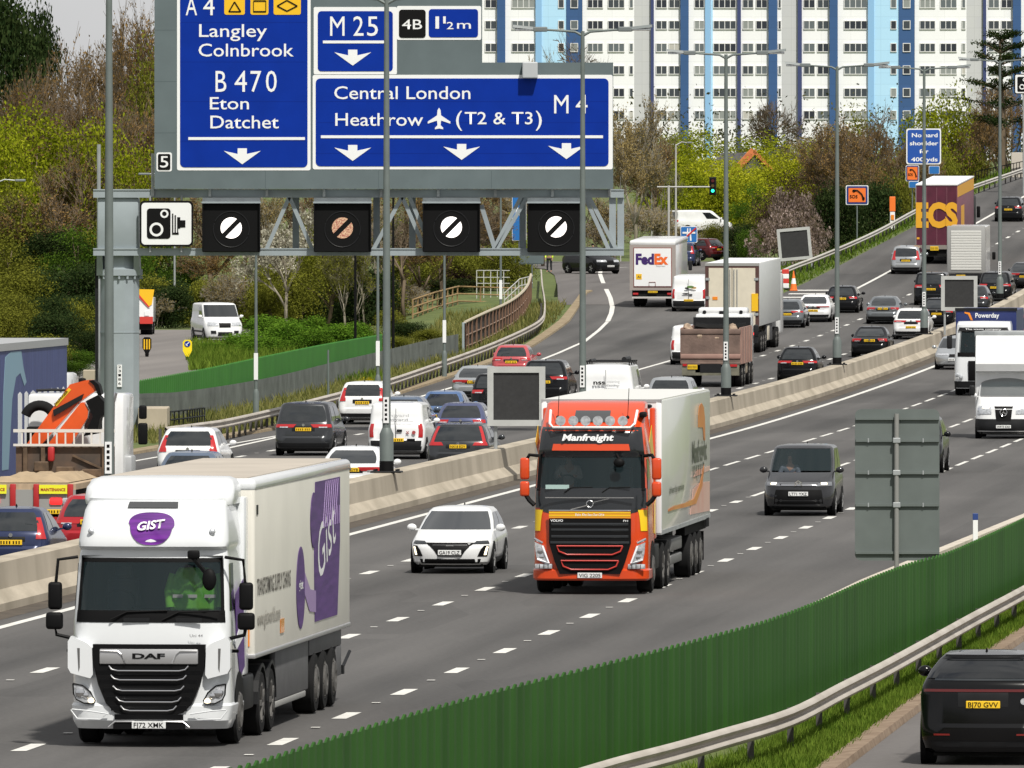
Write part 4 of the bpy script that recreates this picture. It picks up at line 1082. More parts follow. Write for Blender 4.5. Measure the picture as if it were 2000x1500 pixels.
# ---------------------------------------------------------------- vans
def rear_doors(e, lf, H, W, L, seam=M_DARK, handle=True, v1=8.9):
    mb = MB(); mb.box(-.008, .008, .015, .03, .5, H-.2); 
    sm = mb.build("door_seam", seam, e); sm.location = (0, -.01, 0)
    if handle: mb = MB(); mb.rbox(.03, .2, -.0, .04, .88, .96, .01); mb.build("door_handle", M_DARK, e)
def van(label, px, Y, pm=P_WHITE, L=4.4, W=1.85, H=1.83, zf=None, group="vans queueing on the left carriageway", tail="van", rearglass=False, **k):
    e, lf = car(label, "van", pm, L=L, W=W, H=H, kind="van", group=group, tail=tail, rearglass=rearglass, badge=False, plz=k.pop("plz", .62), name="van", rake=k.pop("rake", .08), **k)
    put_away(e, px, Y, None, zf); rear_doors(e, lf, H, W, L); lf.patch("bumper", 1.2, 3.2, -2, 12, M_DARK, e, off=.012, nu=16)
    return e, lf
e, lf = van("white lettered van with red side lights and black bumper beside the second lamp post", 773, 371)
M_FAINT = mat("faint_grey_print", (.50, .51, .52), .5)
text("lettering", "lightyard", -.42, .42, 1.36, .10, .045, M_FAINT, e); text("lettering", "electrical services", -.2, .55, 1.20, .05, .045, M_FAINT, e)
mb = MB(); mb.box(.36, .62, -.01, .01, .60, .66); mb.build("sticker", M_BLACK, e)
mb = MB(); mb.disc((.58, .02, .86), .06, 'y', 16, .02); mb.bar((.34, .015, .82), (.42, .015, .9), .02, .02); mb.bar((.42, .015, .82), (.34, .015, .9), .02, .02); mb.build("sticker", mat("sticker_red", (.35, .06, .06), .5), e)
e, lf = van("tall white van with black lettering and roof bars behind the orange lorry", 1183, 414, L=5.6, W=2.06, H=2.45, plz=.7, wt=.17)
text("lettering", "nss", -.45, -.02, 1.72, .17, .04, M_BLACK, e, bold=.03); text("lettering", "cleaning", .04, .5, 1.78, .10, .04, M_FAINT, e); text("lettering", "services", .04, .5, 1.66, .08, .04, M_FAINT, e)
mb = MB()
for s in (-1, 1): mb.bar((s*.8, .5, 2.52), (s*.8, 3.6, 2.52), .04, .05)
for y in (.6, 1.6, 2.6, 3.5): mb.bar((-.85, y, 2.54), (.85, y, 2.54), .05, .04); mb.box(-.82, -.78, y-.03, y+.03, 2.40, 2.54); mb.box(.78, .82, y-.03, y+.03, 2.40, 2.54)
mb.build("roof_rack", M_DARK, e)
mb = MB(); mb.tube([(.62, .5, 2.62), (.62, 2.6, 2.62)], .09, 10); mb.tube([(-.6, .5, 2.58), (-.6, 2.4, 2.58)], .05, 8); mb.build("roof_tube", M_DARK, e)
van("small white van tucked in left of the brown tipper", 1346, 537, H=1.84, W=1.82)
e, lf = van("white van with a picture on its doors beside the parcel truck", 1345, 628, L=4.9, W=1.94, H=1.97)
for x, z, rx, rz_, m in ((.1, 1.35, .2, .07, mat("print_green", (.12, .22, .06), .5)), (.28, 1.3, .16, .06, mat("print_tan", (.45, .30, .12), .5)), (-.1, 1.28, .12, .05, M_DARK), (-.15, .98, .2, .035, M_DARK)):
    mb = MB(); mb.prism_xz([(x+rx*math.cos(a), z+rz_*math.sin(a)) for a in np.linspace(0, 6.1, 14)], -.01, .01); mb.build("door_print", m, e)
# white van on the side road, facing the camera at an angle
e, lf = car("white panel van with dark grille standing on the side road by the grass mound", "van", P_WHITE, L=4.97, W=1.98, H=1.98, kind="van", front="own", rearglass=False, badge=False, name="van", zb=1.22)
lf.pair("headlight", 4.7, 6.0, (27.3, 27.3), (31.6, 30.8), M_LAMP, e, about=70, off=.014); lf.patch("grille", 4.4, 5.6, (32.2, 31.6), (37.8, 38.4), M_BLACK, e, off=.012)
lf.patch("lower_grille", 1.2, 2.6, 31.5, 38.5, M_DARK, e, off=.012); lf.pair("fog_lamp", 2.0, 3.2, 28.6, 30.6, M_DARK, e, about=70, off=.013)
lf.pair("side_trim", 2.4, 3.0, 17, 23, M_DARK, e, about=70, off=.012)
pos = W(440, 664, 592); fz = gz(pos.x, 592); f = Vector((math.sin(.20), -math.cos(.20), 0)); p = Vector((pos.x, 592, fz))-f*4.97; p.z = gz(pos.x, 592)+.03
e.location = p; e.rotation_euler = (0, 0, math.pi+.20)
# ---------------------------------------------------------------- lorries
def ftext(e, txt, width, z, cap, y, m, name="lettering", x=0.0, **k):      # words on a front (+y) face
    return text(name, txt, 0, width, z, cap, y, m, e, rz=math.pi, **k) if False else _ft(e, txt, width, z, cap, y, m, name, x, **k)
def _ft(e, txt, width, z, cap, y, m, name, x, **k):
    me = text_mesh(txt, width, cap, k.get("bold", .012), k.get("slant", 0.0)); o = link_mesh(name, me, m, e)
    o.location = (x+width/2, y, z); o.rotation_euler = (k.get("tilt", 0), 0, math.pi); return o
def stext_(e, txt, y0, width, z, cap, x, m, name="lettering", ry=0.0, bold=.012):   # words on a side, readable from that side
    me = text_mesh(txt, width, cap, bold); o = link_mesh(name, me, m, e)
    s = 1 if x > 0 else -1
    o.location = (x, y0, z); o.rotation_euler = (0, ry, s*math.pi/2) if not ry else (0, 0, s*math.pi/2)
    if ry: o.rotation_mode = 'XYZ'; o.matrix_local = Matrix.Translation((x, y0, z)) @ Matrix.Rotation(s*math.pi/2, 4, 'Z') @ Matrix.Rotation(ry, 4, 'Y')
    return o
M_HUB = mat("hub_grey", (.11, .105, .10), .6, .2, var=.3, vscale=4)
def axle(e, y, r=.5, hw=1.22, twin=True, w=.30):
    for s in (-1, 1):
        wheel(e, s*(hw-w/2), y, r, w, M_HUB, dish=.06 if twin else -.02)
        if twin: wheel(e, s*(hw-w*1.6), y, r, w, M_HUB)
def bx(e, name, m, *a, r=None, smooth=None):
    mb = MB()
    if r: mb.rbox(*a, r); return mb.build(name, m, e, smooth or 40)
    mb.box(*a); return mb.build(name, m, e)
def side_poly(e, name, m, pts, x, t=.006):     # flat printed shape on a side, pts (y,z)
    mb = MB(); s = 1 if x > 0 else -1; mb.prism_yz(pts, x, x+s*t); return mb.build(name, m, e)
def ell(cy, cz, ry, rz, n=28): return [(cy+ry*math.cos(2*math.pi*k/n), cz+rz*math.sin(2*math.pi*k/n)) for k in range(n)]

def loop_tube(e, name, m, pts, r):
    mb = MB(); mb.tube(pts, r, 6); return mb.build(name, m, e, smooth=50)
def lamp_round(e, x, y, z, r, m=M_LAMP, name="roof_lamp"):
    mb = MB(); mb.disc((x, y, z), r, 'y', 18, .08); o = mb.build(name, m, e)
    mb = MB(); mb.tube([(x, y-.02, z-r), (x, y-.02, z-r-.06)], .02, 6); mb.build("bracket", M_DARK, o); return o
def truck_mirror(e, s, x, y, z0, z1, m, w=.22):
    mb = MB(); mb.rbox(min(s*x, s*(x+w)), max(s*x, s*(x+w)), y-.09, y+.06, z0, z1, .05, 3); return mb.build("wing_mirror", m, e, smooth=50)
def cab_inside(e, hw, y0, y1, z0, z1):
    mb = MB(); m = mat("cab_lining", (.022, .024, .026), .85)
    mb.add([(-hw, y0, z0), (hw, y0, z0), (hw, y0, z1), (-hw, y0, z1), (-hw, y1, z0), (hw, y1, z0), (hw, y1, z1), (-hw, y1, z1)],
           [(0, 1, 2, 3), (0, 4, 5, 1), (3, 2, 6, 7), (0, 3, 7, 4), (1, 5, 6, 2)])
    o = mb.build("cab_interior", m, e)
    for x in (-.55, .55):
        mb = MB(); mb.rbox(x-.25, x+.25, y0+.55, y0+.75, z0-.1, z0+.55, .06); mb.rbox(x-.14, x+.14, y0+.57, y0+.7, z0+.55, z0+.75, .04); mb.build("seat", mat("seat_fabric", (.03, .032, .036), .9), o)
    mb = MB(); mb.rbox(-hw+.02, hw-.02, y1-.5, y1-.12, z0-.05, z0+.08, .04); mb.build("dashboard", M_DARK, o)
    mb = MB(); rr = [(.55+.22*math.cos(a), y1-.55+.1*math.sin(a), z0+.2+.18*math.sin(a)) for a in np.linspace(0, 2*math.pi, 25)]; mb.tube(rr, .02, 6, False); mb.build("steering_wheel", M_BLACK, o)
    return o

# --- white articulated lorry, near left
M_TRWHITE = mat("trailer_cream", (.70, .68, .62), .45, var=.05, vscale=.8)
M_PURPLE = mat("purple_print", (.055, .012, .14), .45, color2=(.105, .03, .22), vscale=3, stretch=(.4, .4, 4))
M_CABW = paint("cab_white", (.70, .72, .74), var=.03)
def white_lorry():
    e = empty("articulated_lorry", label="white articulated lorry with purple oval badge, nearest at the lower left", cat="lorry")
    R = [(.27, .27, -1.9, -.12, 1.16, .1, .28), (.40, .40, -1.95, -.0, 1.215, .1, .30), (.62, .62, -1.95, .0, 1.235, .1, .30), (.66, .66, -1.95, -.05, 1.21, .1, .30),
         (1.0, 1.0, -1.95, -.05, 1.21, .1, .28), (1.56, 1.56, -2.2, -.06, 1.21, .1, .26), (1.87, 1.87, -2.2, -.08, 1.205, .1, .24), (2.02, 2.02, -2.2, -.10, 1.19, .1, .22),
         (2.86, 2.86, -2.2, -.30, 1.15, .1, .22), (2.98, 2.98, -2.2, -.33, 1.13, .1, .22), (3.04, 3.04, -2.2, -.20, 1.15, .1, .28), (3.12, 3.12, -2.2, -.20, 1.15, .1, .3),
         (3.30, 3.30, -2.2, -.27, 1.13, .1, .34), (3.58, 3.58, -2.2, -.42, 1.09, .1, .36), (3.70, 3.70, -2.2, -.60, 1.05, .1, .36), (3.74, 3.74, -2.2, -.95, 1.02, .1, .3)]
    lf = Loft(R, bow_r=0, bow_f=.12)
    lf.body("cab", M_CABW, e, holes=[(7, 8, 28, 42)], smooth=32)
    D = [(3.66, 3.66, -2.3, -.80, 1.13, .1, .35), (3.76, 3.76, -2.3, -.78, 1.15, .1, .38), (3.92, 3.92, -2.32, -.95, 1.14, .1, .4), (4.03, 4.03, -2.32, -1.25, 1.08, .1, .4), (4.07, 4.07, -2.3, -1.6, .98, .1, .3)]
    ld = Loft(D, bow_r=0, bow_f=.25); ld.body("roof_deflector", M_CABW, e, smooth=50)
    for s in (-1, 1):
        bx(e, "side_fairing", M_CABW, *sorted((s*1.05, s*1.2)), -2.72, -2.2, 1.0, 3.75, r=.04)
    lf.patch("windscreen", 7.04, 7.97, 28.2, 41.8, M_SCREEN, e, nu=18, off=.006)
    lf.patch("windscreen_surround", 6.12, 7.06, 27.4, 42.6, M_BLACK, e, nu=16, off=.010)
    for v in ((7.0, 8.0),):
        lf.patch("screen_edge", 7.0, 8.0, 27.6, 28.4, M_BLACK, e, off=.012, nu=2); lf.patch("screen_edge", 7.0, 8.0, 41.6, 42.4, M_BLACK, e, off=.012, nu=2)
    lf.patch("screen_edge", 7.93, 8.03, 27.6, 42.4, M_BLACK, e, off=.012, nu=12, nv=1)
    for s in (1, -1):
        f = (lambda i: i) if s > 0 else (lambda i: 70-i)
        a, c = sorted((f(21.8), f(25.2))); lf.patch("side_window", 7.05, 7.9, a, c, M_GLASS, e, off=.008)
    cab_inside(e, 1.08, -1.9, -.36, 1.98, 2.9)
    # front panel with grille
    y = .0
    gr = [(-.86, 1.56), (.86, 1.56), (.85, 1.25), (.78, .95), (.66, .66), (.52, .52), (.35, .475), (-.35, .475), (-.52, .52), (-.66, .66), (-.78, .95), (-.85, 1.25)]
    mb = MB(); mb.prism_xz(gr, -.10, .015); mb.build("grille", M_BLACK, e)
    for k in range(6):
        z = 1.19-.135*k; hw = .80-.055*k*1.0
        mb = MB(); mb.hexa([(-hw, -.02, z-.10), (hw, -.02, z-.10), (hw, .012, z-.10), (-hw, .012, z-.10), (-hw, -.02, z-.02), (hw, -.02, z-.02), (hw, .05, z-.02), (-hw, .05, z-.02)]); mb.build("grille_slat", M_DARK, e)
    for z, hw in ((1.16, .61), (1.02, .58), (.857, .545), (.685, .50), (.553, .43)):
        loop_tube(e, "chrome_bar", M_CHROME, [(-hw, .05, z+.075), (-hw+.05, .055, z+.02), (-hw+.14, .06, z), (hw-.14, .06, z), (hw-.05, .055, z+.02), (hw, .05, z+.075)], .012)
    M_SATIN = mat("satin_silver", (.50, .50, .51), .35, .6)
    bx(e, "maker_panel", M_SATIN, -.755, .755, .0, .045, 1.26, 1.49, r=.018)
    for s in (-1, 1): loop_tube(e, "panel_crease", M_SATIN, [(s*.74, .05, 1.46), (s*.48, .055, 1.46), (s*.42, .055, 1.41), (s*.36, .05, 1.27)], .014)
    ftext(e, "DAF", .50, 1.345, .085, .052, M_BLACK, bold=.04)
    ftext(e, "Uni 44", .20, 1.67, .045, -.028, mat("grey_print", (.2, .2, .21), .5), x=-.72)
    # corner deflectors
    for s in (-1, 1):
        mb = MB(); pts = [(s*1.0, 1.60), (s*1.20, 1.68), (s*1.245, 1.6), (s*1.245, 1.2), (s*1.20, 1.12), (s*.90, 1.04), (s*.86, 1.1), (s*.875, 1.5), (s*.93, 1.56)]
        mb.prism_xz(pts if s < 0 else pts[::-1], -.22, .005); mb.build("corner_deflector", M_CABW, e)
        mb = MB(); mb.prism_xz([(s*1.10, 1.50), (s*1.06, 1.50), (s*1.06, 1.2), (s*1.08, 1.14)], .004, .01); mb.build("deflector_slot", mat("shadow_gap", (.1, .1, .1), .8), e)
        hp = [(s*1.17, .96), (s*1.02, .93), (s*.90, .83), (s*.83, .70), (s*.85, .66), (s*1.0, .66), (s*1.12, .72), (s*1.16, .80)]
        mb = MB(); mb.prism_xz(hp, -.12, -.035); hl = mb.build("headlight", M_LAMP, e)
        hq = [(x*1.0+s*.0, z) for x, z in hp]
        loop_tube(e, "headlight_rim", M_BLACK, [(x, -.03, z) for x, z in hp+[hp[0]]], .012)
        mb = MB(); mb.sphere((s*.89, -.03, .70), (.05, .02, .04)); mb.build("lit_bulb", M_LAMPLIT, hl)
        mb = MB(); mb.sphere((s*1.06, -.03, .82), (.075, .03, .075)); mb.sphere((s*.97, -.03, .78), (.05, .025, .05)); mb.build("reflector", M_CHROME, hl)
        loop_tube(e, "bumper_crease", M_CABW, [(s*1.2, .0, .56), (s*1.1, .015, .43), (s*.75, .02, .42), (s*.62, .02, .50), (s*.95, .02, .55), (s*1.18, .01, .57)], .012)
        loop_tube(e, "chrome_lip", M_SATIN, [(s*.22, .012, .385), (s*.52, .012, .385), (s*.62, .012, .30)], .014)
        bx(e, "door_handle", M_BLACK, *sorted((s*1.2, s*1.32)), -.5, -.42, 1.42, 1.47, r=.012)
    bx(e, "bumper_gap", M_BLACK, -.55, .55, -.06, .006, .27, .37)
    plate(e, .03, .335, False, "FJ72 XMK")
    # wipers
    for x in (.35, -.45):
        loop_tube(e, "wiper", M_BLACK, [(x+.25, -.06, 1.93), (x, -.085, 2.05), (x-.62, -.085, 2.07)], .014)
        bx(e, "air_slot", M_DARK, x-.35, x+.05, -.07, -.055, 1.9, 1.96)
    # badge on the roof bulge
    bd = [(-.33+0, 0)]
    pts = []
    for k in range(40):
        a = 2*math.pi*k/40; c, s_ = math.cos(a), math.sin(a)
        pts.append((.355*(abs(c)**.8)*math.copysign(1, c)*(1.0 if s_ > 0 else .92), .25*(abs(s_)**.75 if s_ > 0 else abs(s_)**1.0)*math.copysign(1, s_)*(.80 if s_ > 0 else 1.18)))
    mb = MB(); vs = []
    for x, z in pts:
        zz = 3.36+z; yy = np.interp(zz, [3.04, 3.12, 3.30, 3.58, 3.70], [-.20, -.20, -.27, -.42, -.60])+.012; vs.append((x, yy, zz))
    vs.append((0, float(np.interp(3.36, [3.30, 3.58], [-.27, -.42]))+.03, 3.36)); n = len(pts)
    mb.add(vs, [(k, (k+1) % n, n) for k in range(n)]); b = mb.build("badge", mat("purple_badge", (.055, .008, .12), .4, color2=(.17, .02, .30), vscale=3.5, spec=.3, stretch=(.4, 1, 5)), e, smooth=60)
    me = text_mesh("GIST", .42, .13, .03, .15); n_ = len(me.vertices); co = np.empty(n_*3); me.vertices.foreach_get("co", co); co = co.reshape(n_, 3)
    co[:, 0] -= .21; co[:, 2] += 3.31+co[:, 0]*.12; co[:, 1] = -(np.interp(co[:, 2], [3.04, 3.12, 3.30, 3.58, 3.70], [-.20, -.20, -.27, -.42, -.60])+.05); me.vertices.foreach_set("co", co.ravel()); me.update()
    o = link_mesh("lettering", me, M_WHITE, e); o.rotation_euler = (0, 0, math.pi)
    lf.patch("sun_roof", 13.25, 13.98, 32.3, 37.7, mat("roof_glass", (.06, .062, .065), .25), e, off=.02)
    for x in (-.93, .93):
        mb = MB(); mb.sphere((x, -.33, 3.27), (.05, .04, .05)); mb.build("marker_lamp", M_LAMP, e)
    for s in (-1, 1):
        truck_mirror(e, s, 1.36, -.18, 2.08, 2.50, M_BLACK, .21); truck_mirror(e, s, 1.34, -.14, 1.78, 2.04, M_BLACK, .26)
        loop_tube(e, "mirror_arm", M_BLACK, [(s*1.13, -.3, 2.88), (s*1.42, -.2, 2.84), (s*1.45, -.18, 2.5)], .028)
        loop_tube(e, "mirror_arm", M_BLACK, [(s*1.47, -.16, 1.85), (s*1.44, -.16, 1.70), (s*1.19, -.2, 1.64)], .032)
    bx(e, "kerb_mirror", M_BLACK, -.76, -.58, -.18, -.04, 2.86, 2.99, r=.03)
    mb = MB(); mb.bar((-.66, -.1, 2.88), (-.9, .04, 2.62), .05, .05); mb.sphere((-.93, .05, 2.55), (.11, .06, .17)); mb.build("front_mirror", M_BLACK, e, smooth=50)
    # purple print on the cab side (image right)
    side_poly(e, "side_print", M_PURPLE, [(-.9, 2.3), (-1.9, 2.5), (-2.1, 1.15), (-1.5, 1.0), (-1.0, 1.6)], -1.214)
    side_poly(e, "white_print", M_WHITE, [(-.7, 1.55), (-1.9, 1.95), (-1.8, 1.6), (-1.0, 1.45)], -1.222)
    # a hi-vis jacket hangs behind the glass
    # chassis and wheels
    bx(e, "chassis", M_UNDER, -.45, .45, -16.2, -.3, .55, .95)
    axle(e, -1.40, .5, 1.22, False, .32); axle(e, -4.2, .5, 1.24); axle(e, -5.5, .5, 1.24)
    for s in (-1, 1):
        mb = MB()
        for yc in (-4.2, -5.5):
            pr = [(yc+.62*math.cos(a), .5+.62*math.sin(a)) for a in np.linspace(0, math.pi, 11)]+[(yc+.56*math.cos(a), .5+.56*math.sin(a)) for a in np.linspace(math.pi, 0, 11)]
            mb.prism_yz(pr, *sorted((s*.6, s*1.25)))
        mb.build("mudguard", M_DARK, e)
        mb = MB(); pr = [(-1.4+.60*math.cos(a), .5+.60*math.sin(a)) for a in np.linspace(0, math.pi, 15)]; mb.prism_yz(pr, *sorted((s*1.0, s*1.222))); mb.build("wheel_arch", M_BLACK, e)
        bx(e, "fuel_tank", M_DARK, *sorted((s*.6, s*1.2)), -3.45, -2.1, .45, 1.0, r=.05)
    # trailer
    zt = 4.0
    mb = MB(); mb.rbox(-1.28, 1.28, -16.5, -2.9, 1.25, zt, .07, 3); tr = mb.build("trailer_body", M_TRWHITE, e, smooth=40)
    mb = MB(); mb.rbox(-1.296, 1.296, -16.52, -2.88, zt-.20, zt+.015, .09, 4); mb.build("top_rail", M_CABW, e, smooth=40)
    bx(e, "roof_sheet", mat("roof_beige", (.42, .375, .32), .7, var=.08, vscale=.7), -1.15, 1.15, -16.3, -3.1, zt, zt+.03)
    bx(e, "bottom_rail", M_SATIN, -1.292, 1.292, -16.51, -2.89, 1.23, 1.31, r=.02)
    X = -1.285
    side_poly(e, "purple_panel", M_PURPLE, [(-11.2, 1.50), (-11.1, 2.6), (-11.25, 3.76), (-14.9, 3.76), (-14.9, 2.7), (-14.5, 1.5)], X)
    side_poly(e, "purple_ellipse", M_PURPLE, ell(-9.15, 2.12, .60, .66), X-.001); side_poly(e, "purple_ellipse", M_PURPLE, ell(-11.0, 3.15, .45, .45), X-.003)
    M_LILAC = mat("lilac_print", (.33, .22, .46), .4)
    side_poly(e, "lilac_swoosh", M_LILAC, [(-9.7, 2.35), (-10.5, 2.05), (-11.3, 2.0), (-11.3, 1.65), (-10.4, 1.7), (-9.7, 2.0)], X-.002)
    for k in range(9):
        y0 = -12.3-.3*k; side_poly(e, "lilac_stripe", M_LILAC, [(y0, 3.0), (y0-.05, 3.0), (y0-.5, 3.74), (y0-.45, 3.74)] if y0 > -14.2 else [(y0, 3.0), (y0-.05, 3.0), (y0-.1, 3.3), (y0-.05, 3.3)], X-.008)
    stext_(e, "Gist", -11.7, 2.6, 2.1, .85, X-.01, M_WHITE, ry=-.25, bold=.0); stext_(e, "gist", -8.85, .6, 2.1, .16, X-.01, M_WHITE, bold=.02)
    M_INK = mat("dark_print", (.10, .09, .08), .6); M_INK2 = mat("faded_print", (.36, .34, .30), .6)
    stext_(e, "TRANSFORMING SUPPLY CHAINS", -3.15, 4.6, 2.20, .26, X-.004, M_INK, bold=.01); stext_(e, "www.gistworld.com", -3.2, 3.1, 1.72, .24, X-.004, M_INK2)
    side_poly(e, "orange_marker", M_AMBER, [(-6.3, 1.5), (-6.3, 1.72), (-6.8, 1.72), (-6.8, 1.5)], X-.004)
    bx(e, "orange_marker", M_AMBER, -1.2, -1.05, -2.9, -2.885, 1.42, 1.85); bx(e, "lift_light", M_DARK, -1.29, -1.27, -3.3, -3.1, 3.45, 3.6)
    for s in (-1, 1):
        bx(e, "side_skirt", mat("skirt_grey", (.10, .10, .105), .6, var=.12), *sorted((s*1.10, s*1.2)), -11.0, -6.4, .42, 1.22, r=.03)
        bx(e, "side_guard", M_CONC if False else mat("guard_pale", (.30, .30, .29), .6), *sorted((s*1.12, s*1.205)), -10.6, -6.3, .32, .42, r=.02)
        bx(e, "side_skirt", mat("skirt_grey"), *sorted((s*1.10, s*1.2)), -15.9, -11.2, .95, 1.22, r=.02)
        bx(e, "rear_skirt", mat("skirt_grey"), *sorted((s*1.10, s*1.2)), -15.9, -15.2, .45, .95, r=.02)
        bx(e, "landing_leg", M_UNDER, *sorted((s*.7, s*.85)), -6.0, -5.9, .3, 1.2)
    for y in (-11.8, -13.1, -14.4): axle(e, y, .49, 1.24, False, .36)
    bx(e, "rear_bumper", M_DARK, -1.2, 1.2, -16.4, -16.25, .45, .6); loop_tube(e, "tail_strut", M_DARK, [(-1.15, -16.3, .5), (-1.22, -17.0, .8)], .03)
    return e
e = white_lorry(); put_oncoming(e, 291, 175.2, 0)
DAFE = e

# --- orange articulated lorry
M_ORG = paint("lorry_orange", (.60, .058, .010), var=.04)
M_VBLK = paint("gloss_charcoal", (.016, .018, .021))
def orange_lorry():
    e = empty("articulated_lorry", label="orange red articulated lorry with six roof lamps and a pale trailer", cat="lorry")
    R = [(.29, .29, -1.9, -.03, 1.20, .1, .25), (.33, .33, -1.95, .0, 1.235, .1, .28), (.50, .50, -1.95, .0, 1.235, .1, .28), (.54, .54, -1.95, -.05, 1.21, .1, .28),
         (1.1, 1.1, -1.95, -.05, 1.21, .1, .28), (1.62, 1.62, -2.2, -.06, 1.20, .1, .27), (1.78, 1.78, -2.2, -.07, 1.20, .1, .26), (2.18, 2.18, -2.2, -.10, 1.19, .1, .24),
         (2.92, 2.92, -2.2, -.28, 1.15, .1, .22), (3.02, 3.02, -2.2, -.22, 1.14, .1, .24), (3.46, 3.46, -2.2, -.30, 1.10, .1, .30), (3.52, 3.52, -2.2, -.42, 1.09, .1, .3),
         (3.80, 3.80, -2.2, -.85, 1.06, .1, .3), (3.90, 3.90, -2.2, -1.1, 1.05, .1, .3), (4.0, 4.0, -2.2, -1.3, 1.05, .1, .25), (4.05, 4.05, -2.2, -1.6, 1.0, .1, .25)]
    lf = Loft(R, bow_r=0, bow_f=.12); lf.body("cab", M_ORG, e, holes=[(7, 8, 28, 42)], smooth=32)
    lf.patch("windscreen", 7.06, 7.97, 28.0, 42.0, M_SCREEN, e, nu=18, off=.006)
    lf.patch("screen_edge", 7.0, 8.0, 27.0, 28.3, M_BLACK, e, off=.012, nu=3); lf.patch("screen_edge", 7.0, 8.0, 41.7, 43.0, M_BLACK, e, off=.012, nu=3)
    lf.patch("visor_panel", 7.96, 10.9, 26.8, 43.2, M_VBLK, e, off=.016, nu=18, nv=8); lf.patch("black_band", 6.1, 7.08, 26.5, 43.5, M_VBLK, e, off=.014, nu=18)
    lf.patch("visor_stripe", 9.02, 9.33, 30.4, 39.6, M_ORG, e, off=.024, nu=10, nv=1)
    lf.patch("black_band", 5.3, 6.12, (31.5, 28.0), (38.5, 42.0), M_VBLK, e, off=.012, nu=14)
    for s in (1, -1):
        f = (lambda i: i) if s > 0 else (lambda i: 70-i)
        a, c = sorted((f(21.6), f(25.0))); lf.patch("side_window", 7.05, 7.9, a, c, M_GLASS, e, off=.008)
    cab_inside(e, 1.08, -1.9, -.36, 2.12, 2.95)
    _ft(e, "Manfreight", 1.10, 3.245, .145, -.200, M_WHITE, "lettering", .06, bold=.035, slant=.2, tilt=-.16)
    # black grille
    g1 = [(-.865, 1.60), (.865, 1.60), (.865, 1.08), (.75, .70), (.64, .43), (-.64, .43), (-.75, .70), (-.865, 1.08)]
    mb = MB(); mb.prism_xz(g1, -.12, .01); mb.build("grille", M_BLACK, e)
    for z in (1.48, 1.36, 1.22): bx(e, "grille_slat", M_VBLK, -.82, .82, .0, .02, z-.03, z+.03, r=.008)
    bx(e, "grille_slat", M_VBLK, -.84, .84, .0, .025, 1.06, 1.12, r=.01)
    mr = mat("red_trim", (.50, .04, .03), .35)
    for z1, z0, hw in ((1.02, .84, .70), (.71, .525, .61)):
        p = [(-hw, .03, z1), (hw, .03, z1), (hw-.05, .035, z0+.07), (hw-.22, .04, z0), (-hw+.22, .04, z0), (-hw+.05, .035, z0+.07), (-hw, .03, z1)]
        loop_tube(e, "red_grille_trim", mr, p, .018)
    bx(e, "silver_strip", M_CHROME, -.87, .87, .0, .03, 1.755, 1.785, r=.008); bx(e, "silver_strip", M_CHROME, -.93, .95, -.05, -.02, 2.03, 2.05)
    M_GOLD = mat("gold_stripe", (.70, .30, .02), .4); M_YEL = mat("swoosh_yellow", (.82, .55, .01), .35, coat=.4)
    bx(e, "gold_stripe", M_GOLD, -.865, .865, .0, .022, 1.61, 1.75); bx(e, "gold_line", M_YEL, -.865, .865, .02, .026, 1.655, 1.675); bx(e, "gold_line", M_YEL, -.865, .865, .02, .026, 1.715, 1.735)
    _ft(e, "Take The Sea Out Of It", .62, 1.66, .05, .028, M_WHITE, "lettering", .0, slant=.2)
    _ft(e, "VOLVO", .27, 1.535, .05, .022, M_WHITE, "lettering", .70, bold=.03); _ft(e, "FH", .1, 1.535, .04, .022, M_WHITE, "lettering", -.76)
    mb = MB(); rr = [(.07*math.cos(a), -.02, 1.91+.07*math.sin(a)) for a in np.linspace(0, 2*math.pi, 21)]; mb.tube(rr, .012, 6, False); mb.bar((.05, -.02, 1.88), (.41, -.03, 1.79), .02, .02); mb.bar((-.05, -.02, 1.94), (-.40, -.03, 2.02), .02, .02); mb.build("emblem", M_CHROME, e)
    for s in (-1, 1):
        hp = [(s*1.17, 1.10), (s*.98, 1.02), (s*.86, .66), (s*.90, .62), (s*1.12, .72), (s*1.15, .85)]
        mb = MB(); mb.prism_xz(hp, -.15, -.03); hl = mb.build("headlight", M_LAMP, e)
        loop_tube(e, "light_strip", mat("led_white", (.8, .8, .82), .3, emit=.25), [(s*1.01, -.015, 1.02), (s*.87, -.01, .66), (s*1.12, -.015, .74)], .022)
        loop_tube(e, "brow_trim", M_CHROME, [(s*1.0, -.03, 1.08), (s*1.18, -.08, 1.17)], .03)
        mb = MB(); mb.sphere((s*1.05, -.03, .92), (.07, .03, .07)); mb.sphere((s*1.03, -.03, .79), (.06, .03, .06)); mb.build("reflector", M_CHROME, hl)
        bx(e, "fog_lamp", M_LAMP, *sorted((s*.80, s*1.17)), -.08, -.025, .535, .64, r=.02)
        for k in range(3): bx(e, "lamp_divider", M_DARK, *sorted((s*(.88+.09*k), s*(.895+.09*k))), -.03, -.02, .545, .63)
        sw = [(s*1.19, 1.72), (s*1.08, 1.62), (s*.98, 1.36), (s*.97, 1.2), (s*1.06, 1.28), (s*1.17, 1.45)]
        f = (lambda i: i) if s > 0 else (lambda i: 70-i)
        a, c = sorted((f(26.2), f(29.2))); lf.patch("yellow_swoosh", 4.45, 6.0, (a+(.8 if s < 0 else 0), a), (c-(.0 if s < 0 else .8), c), M_YEL, e, off=.012)
        side_poly(e, "yellow_swoosh", M_YEL, [(-.6, 3.2), (-1.2, 3.55), (-2.0, 2.7), (-1.5, 2.8)], s*1.205); side_poly(e, "yellow_swoosh", M_YEL, [(-1.9, 1.9), (-2.15, 1.95), (-2.15, 1.2), (-1.75, 1.25)], s*1.215)
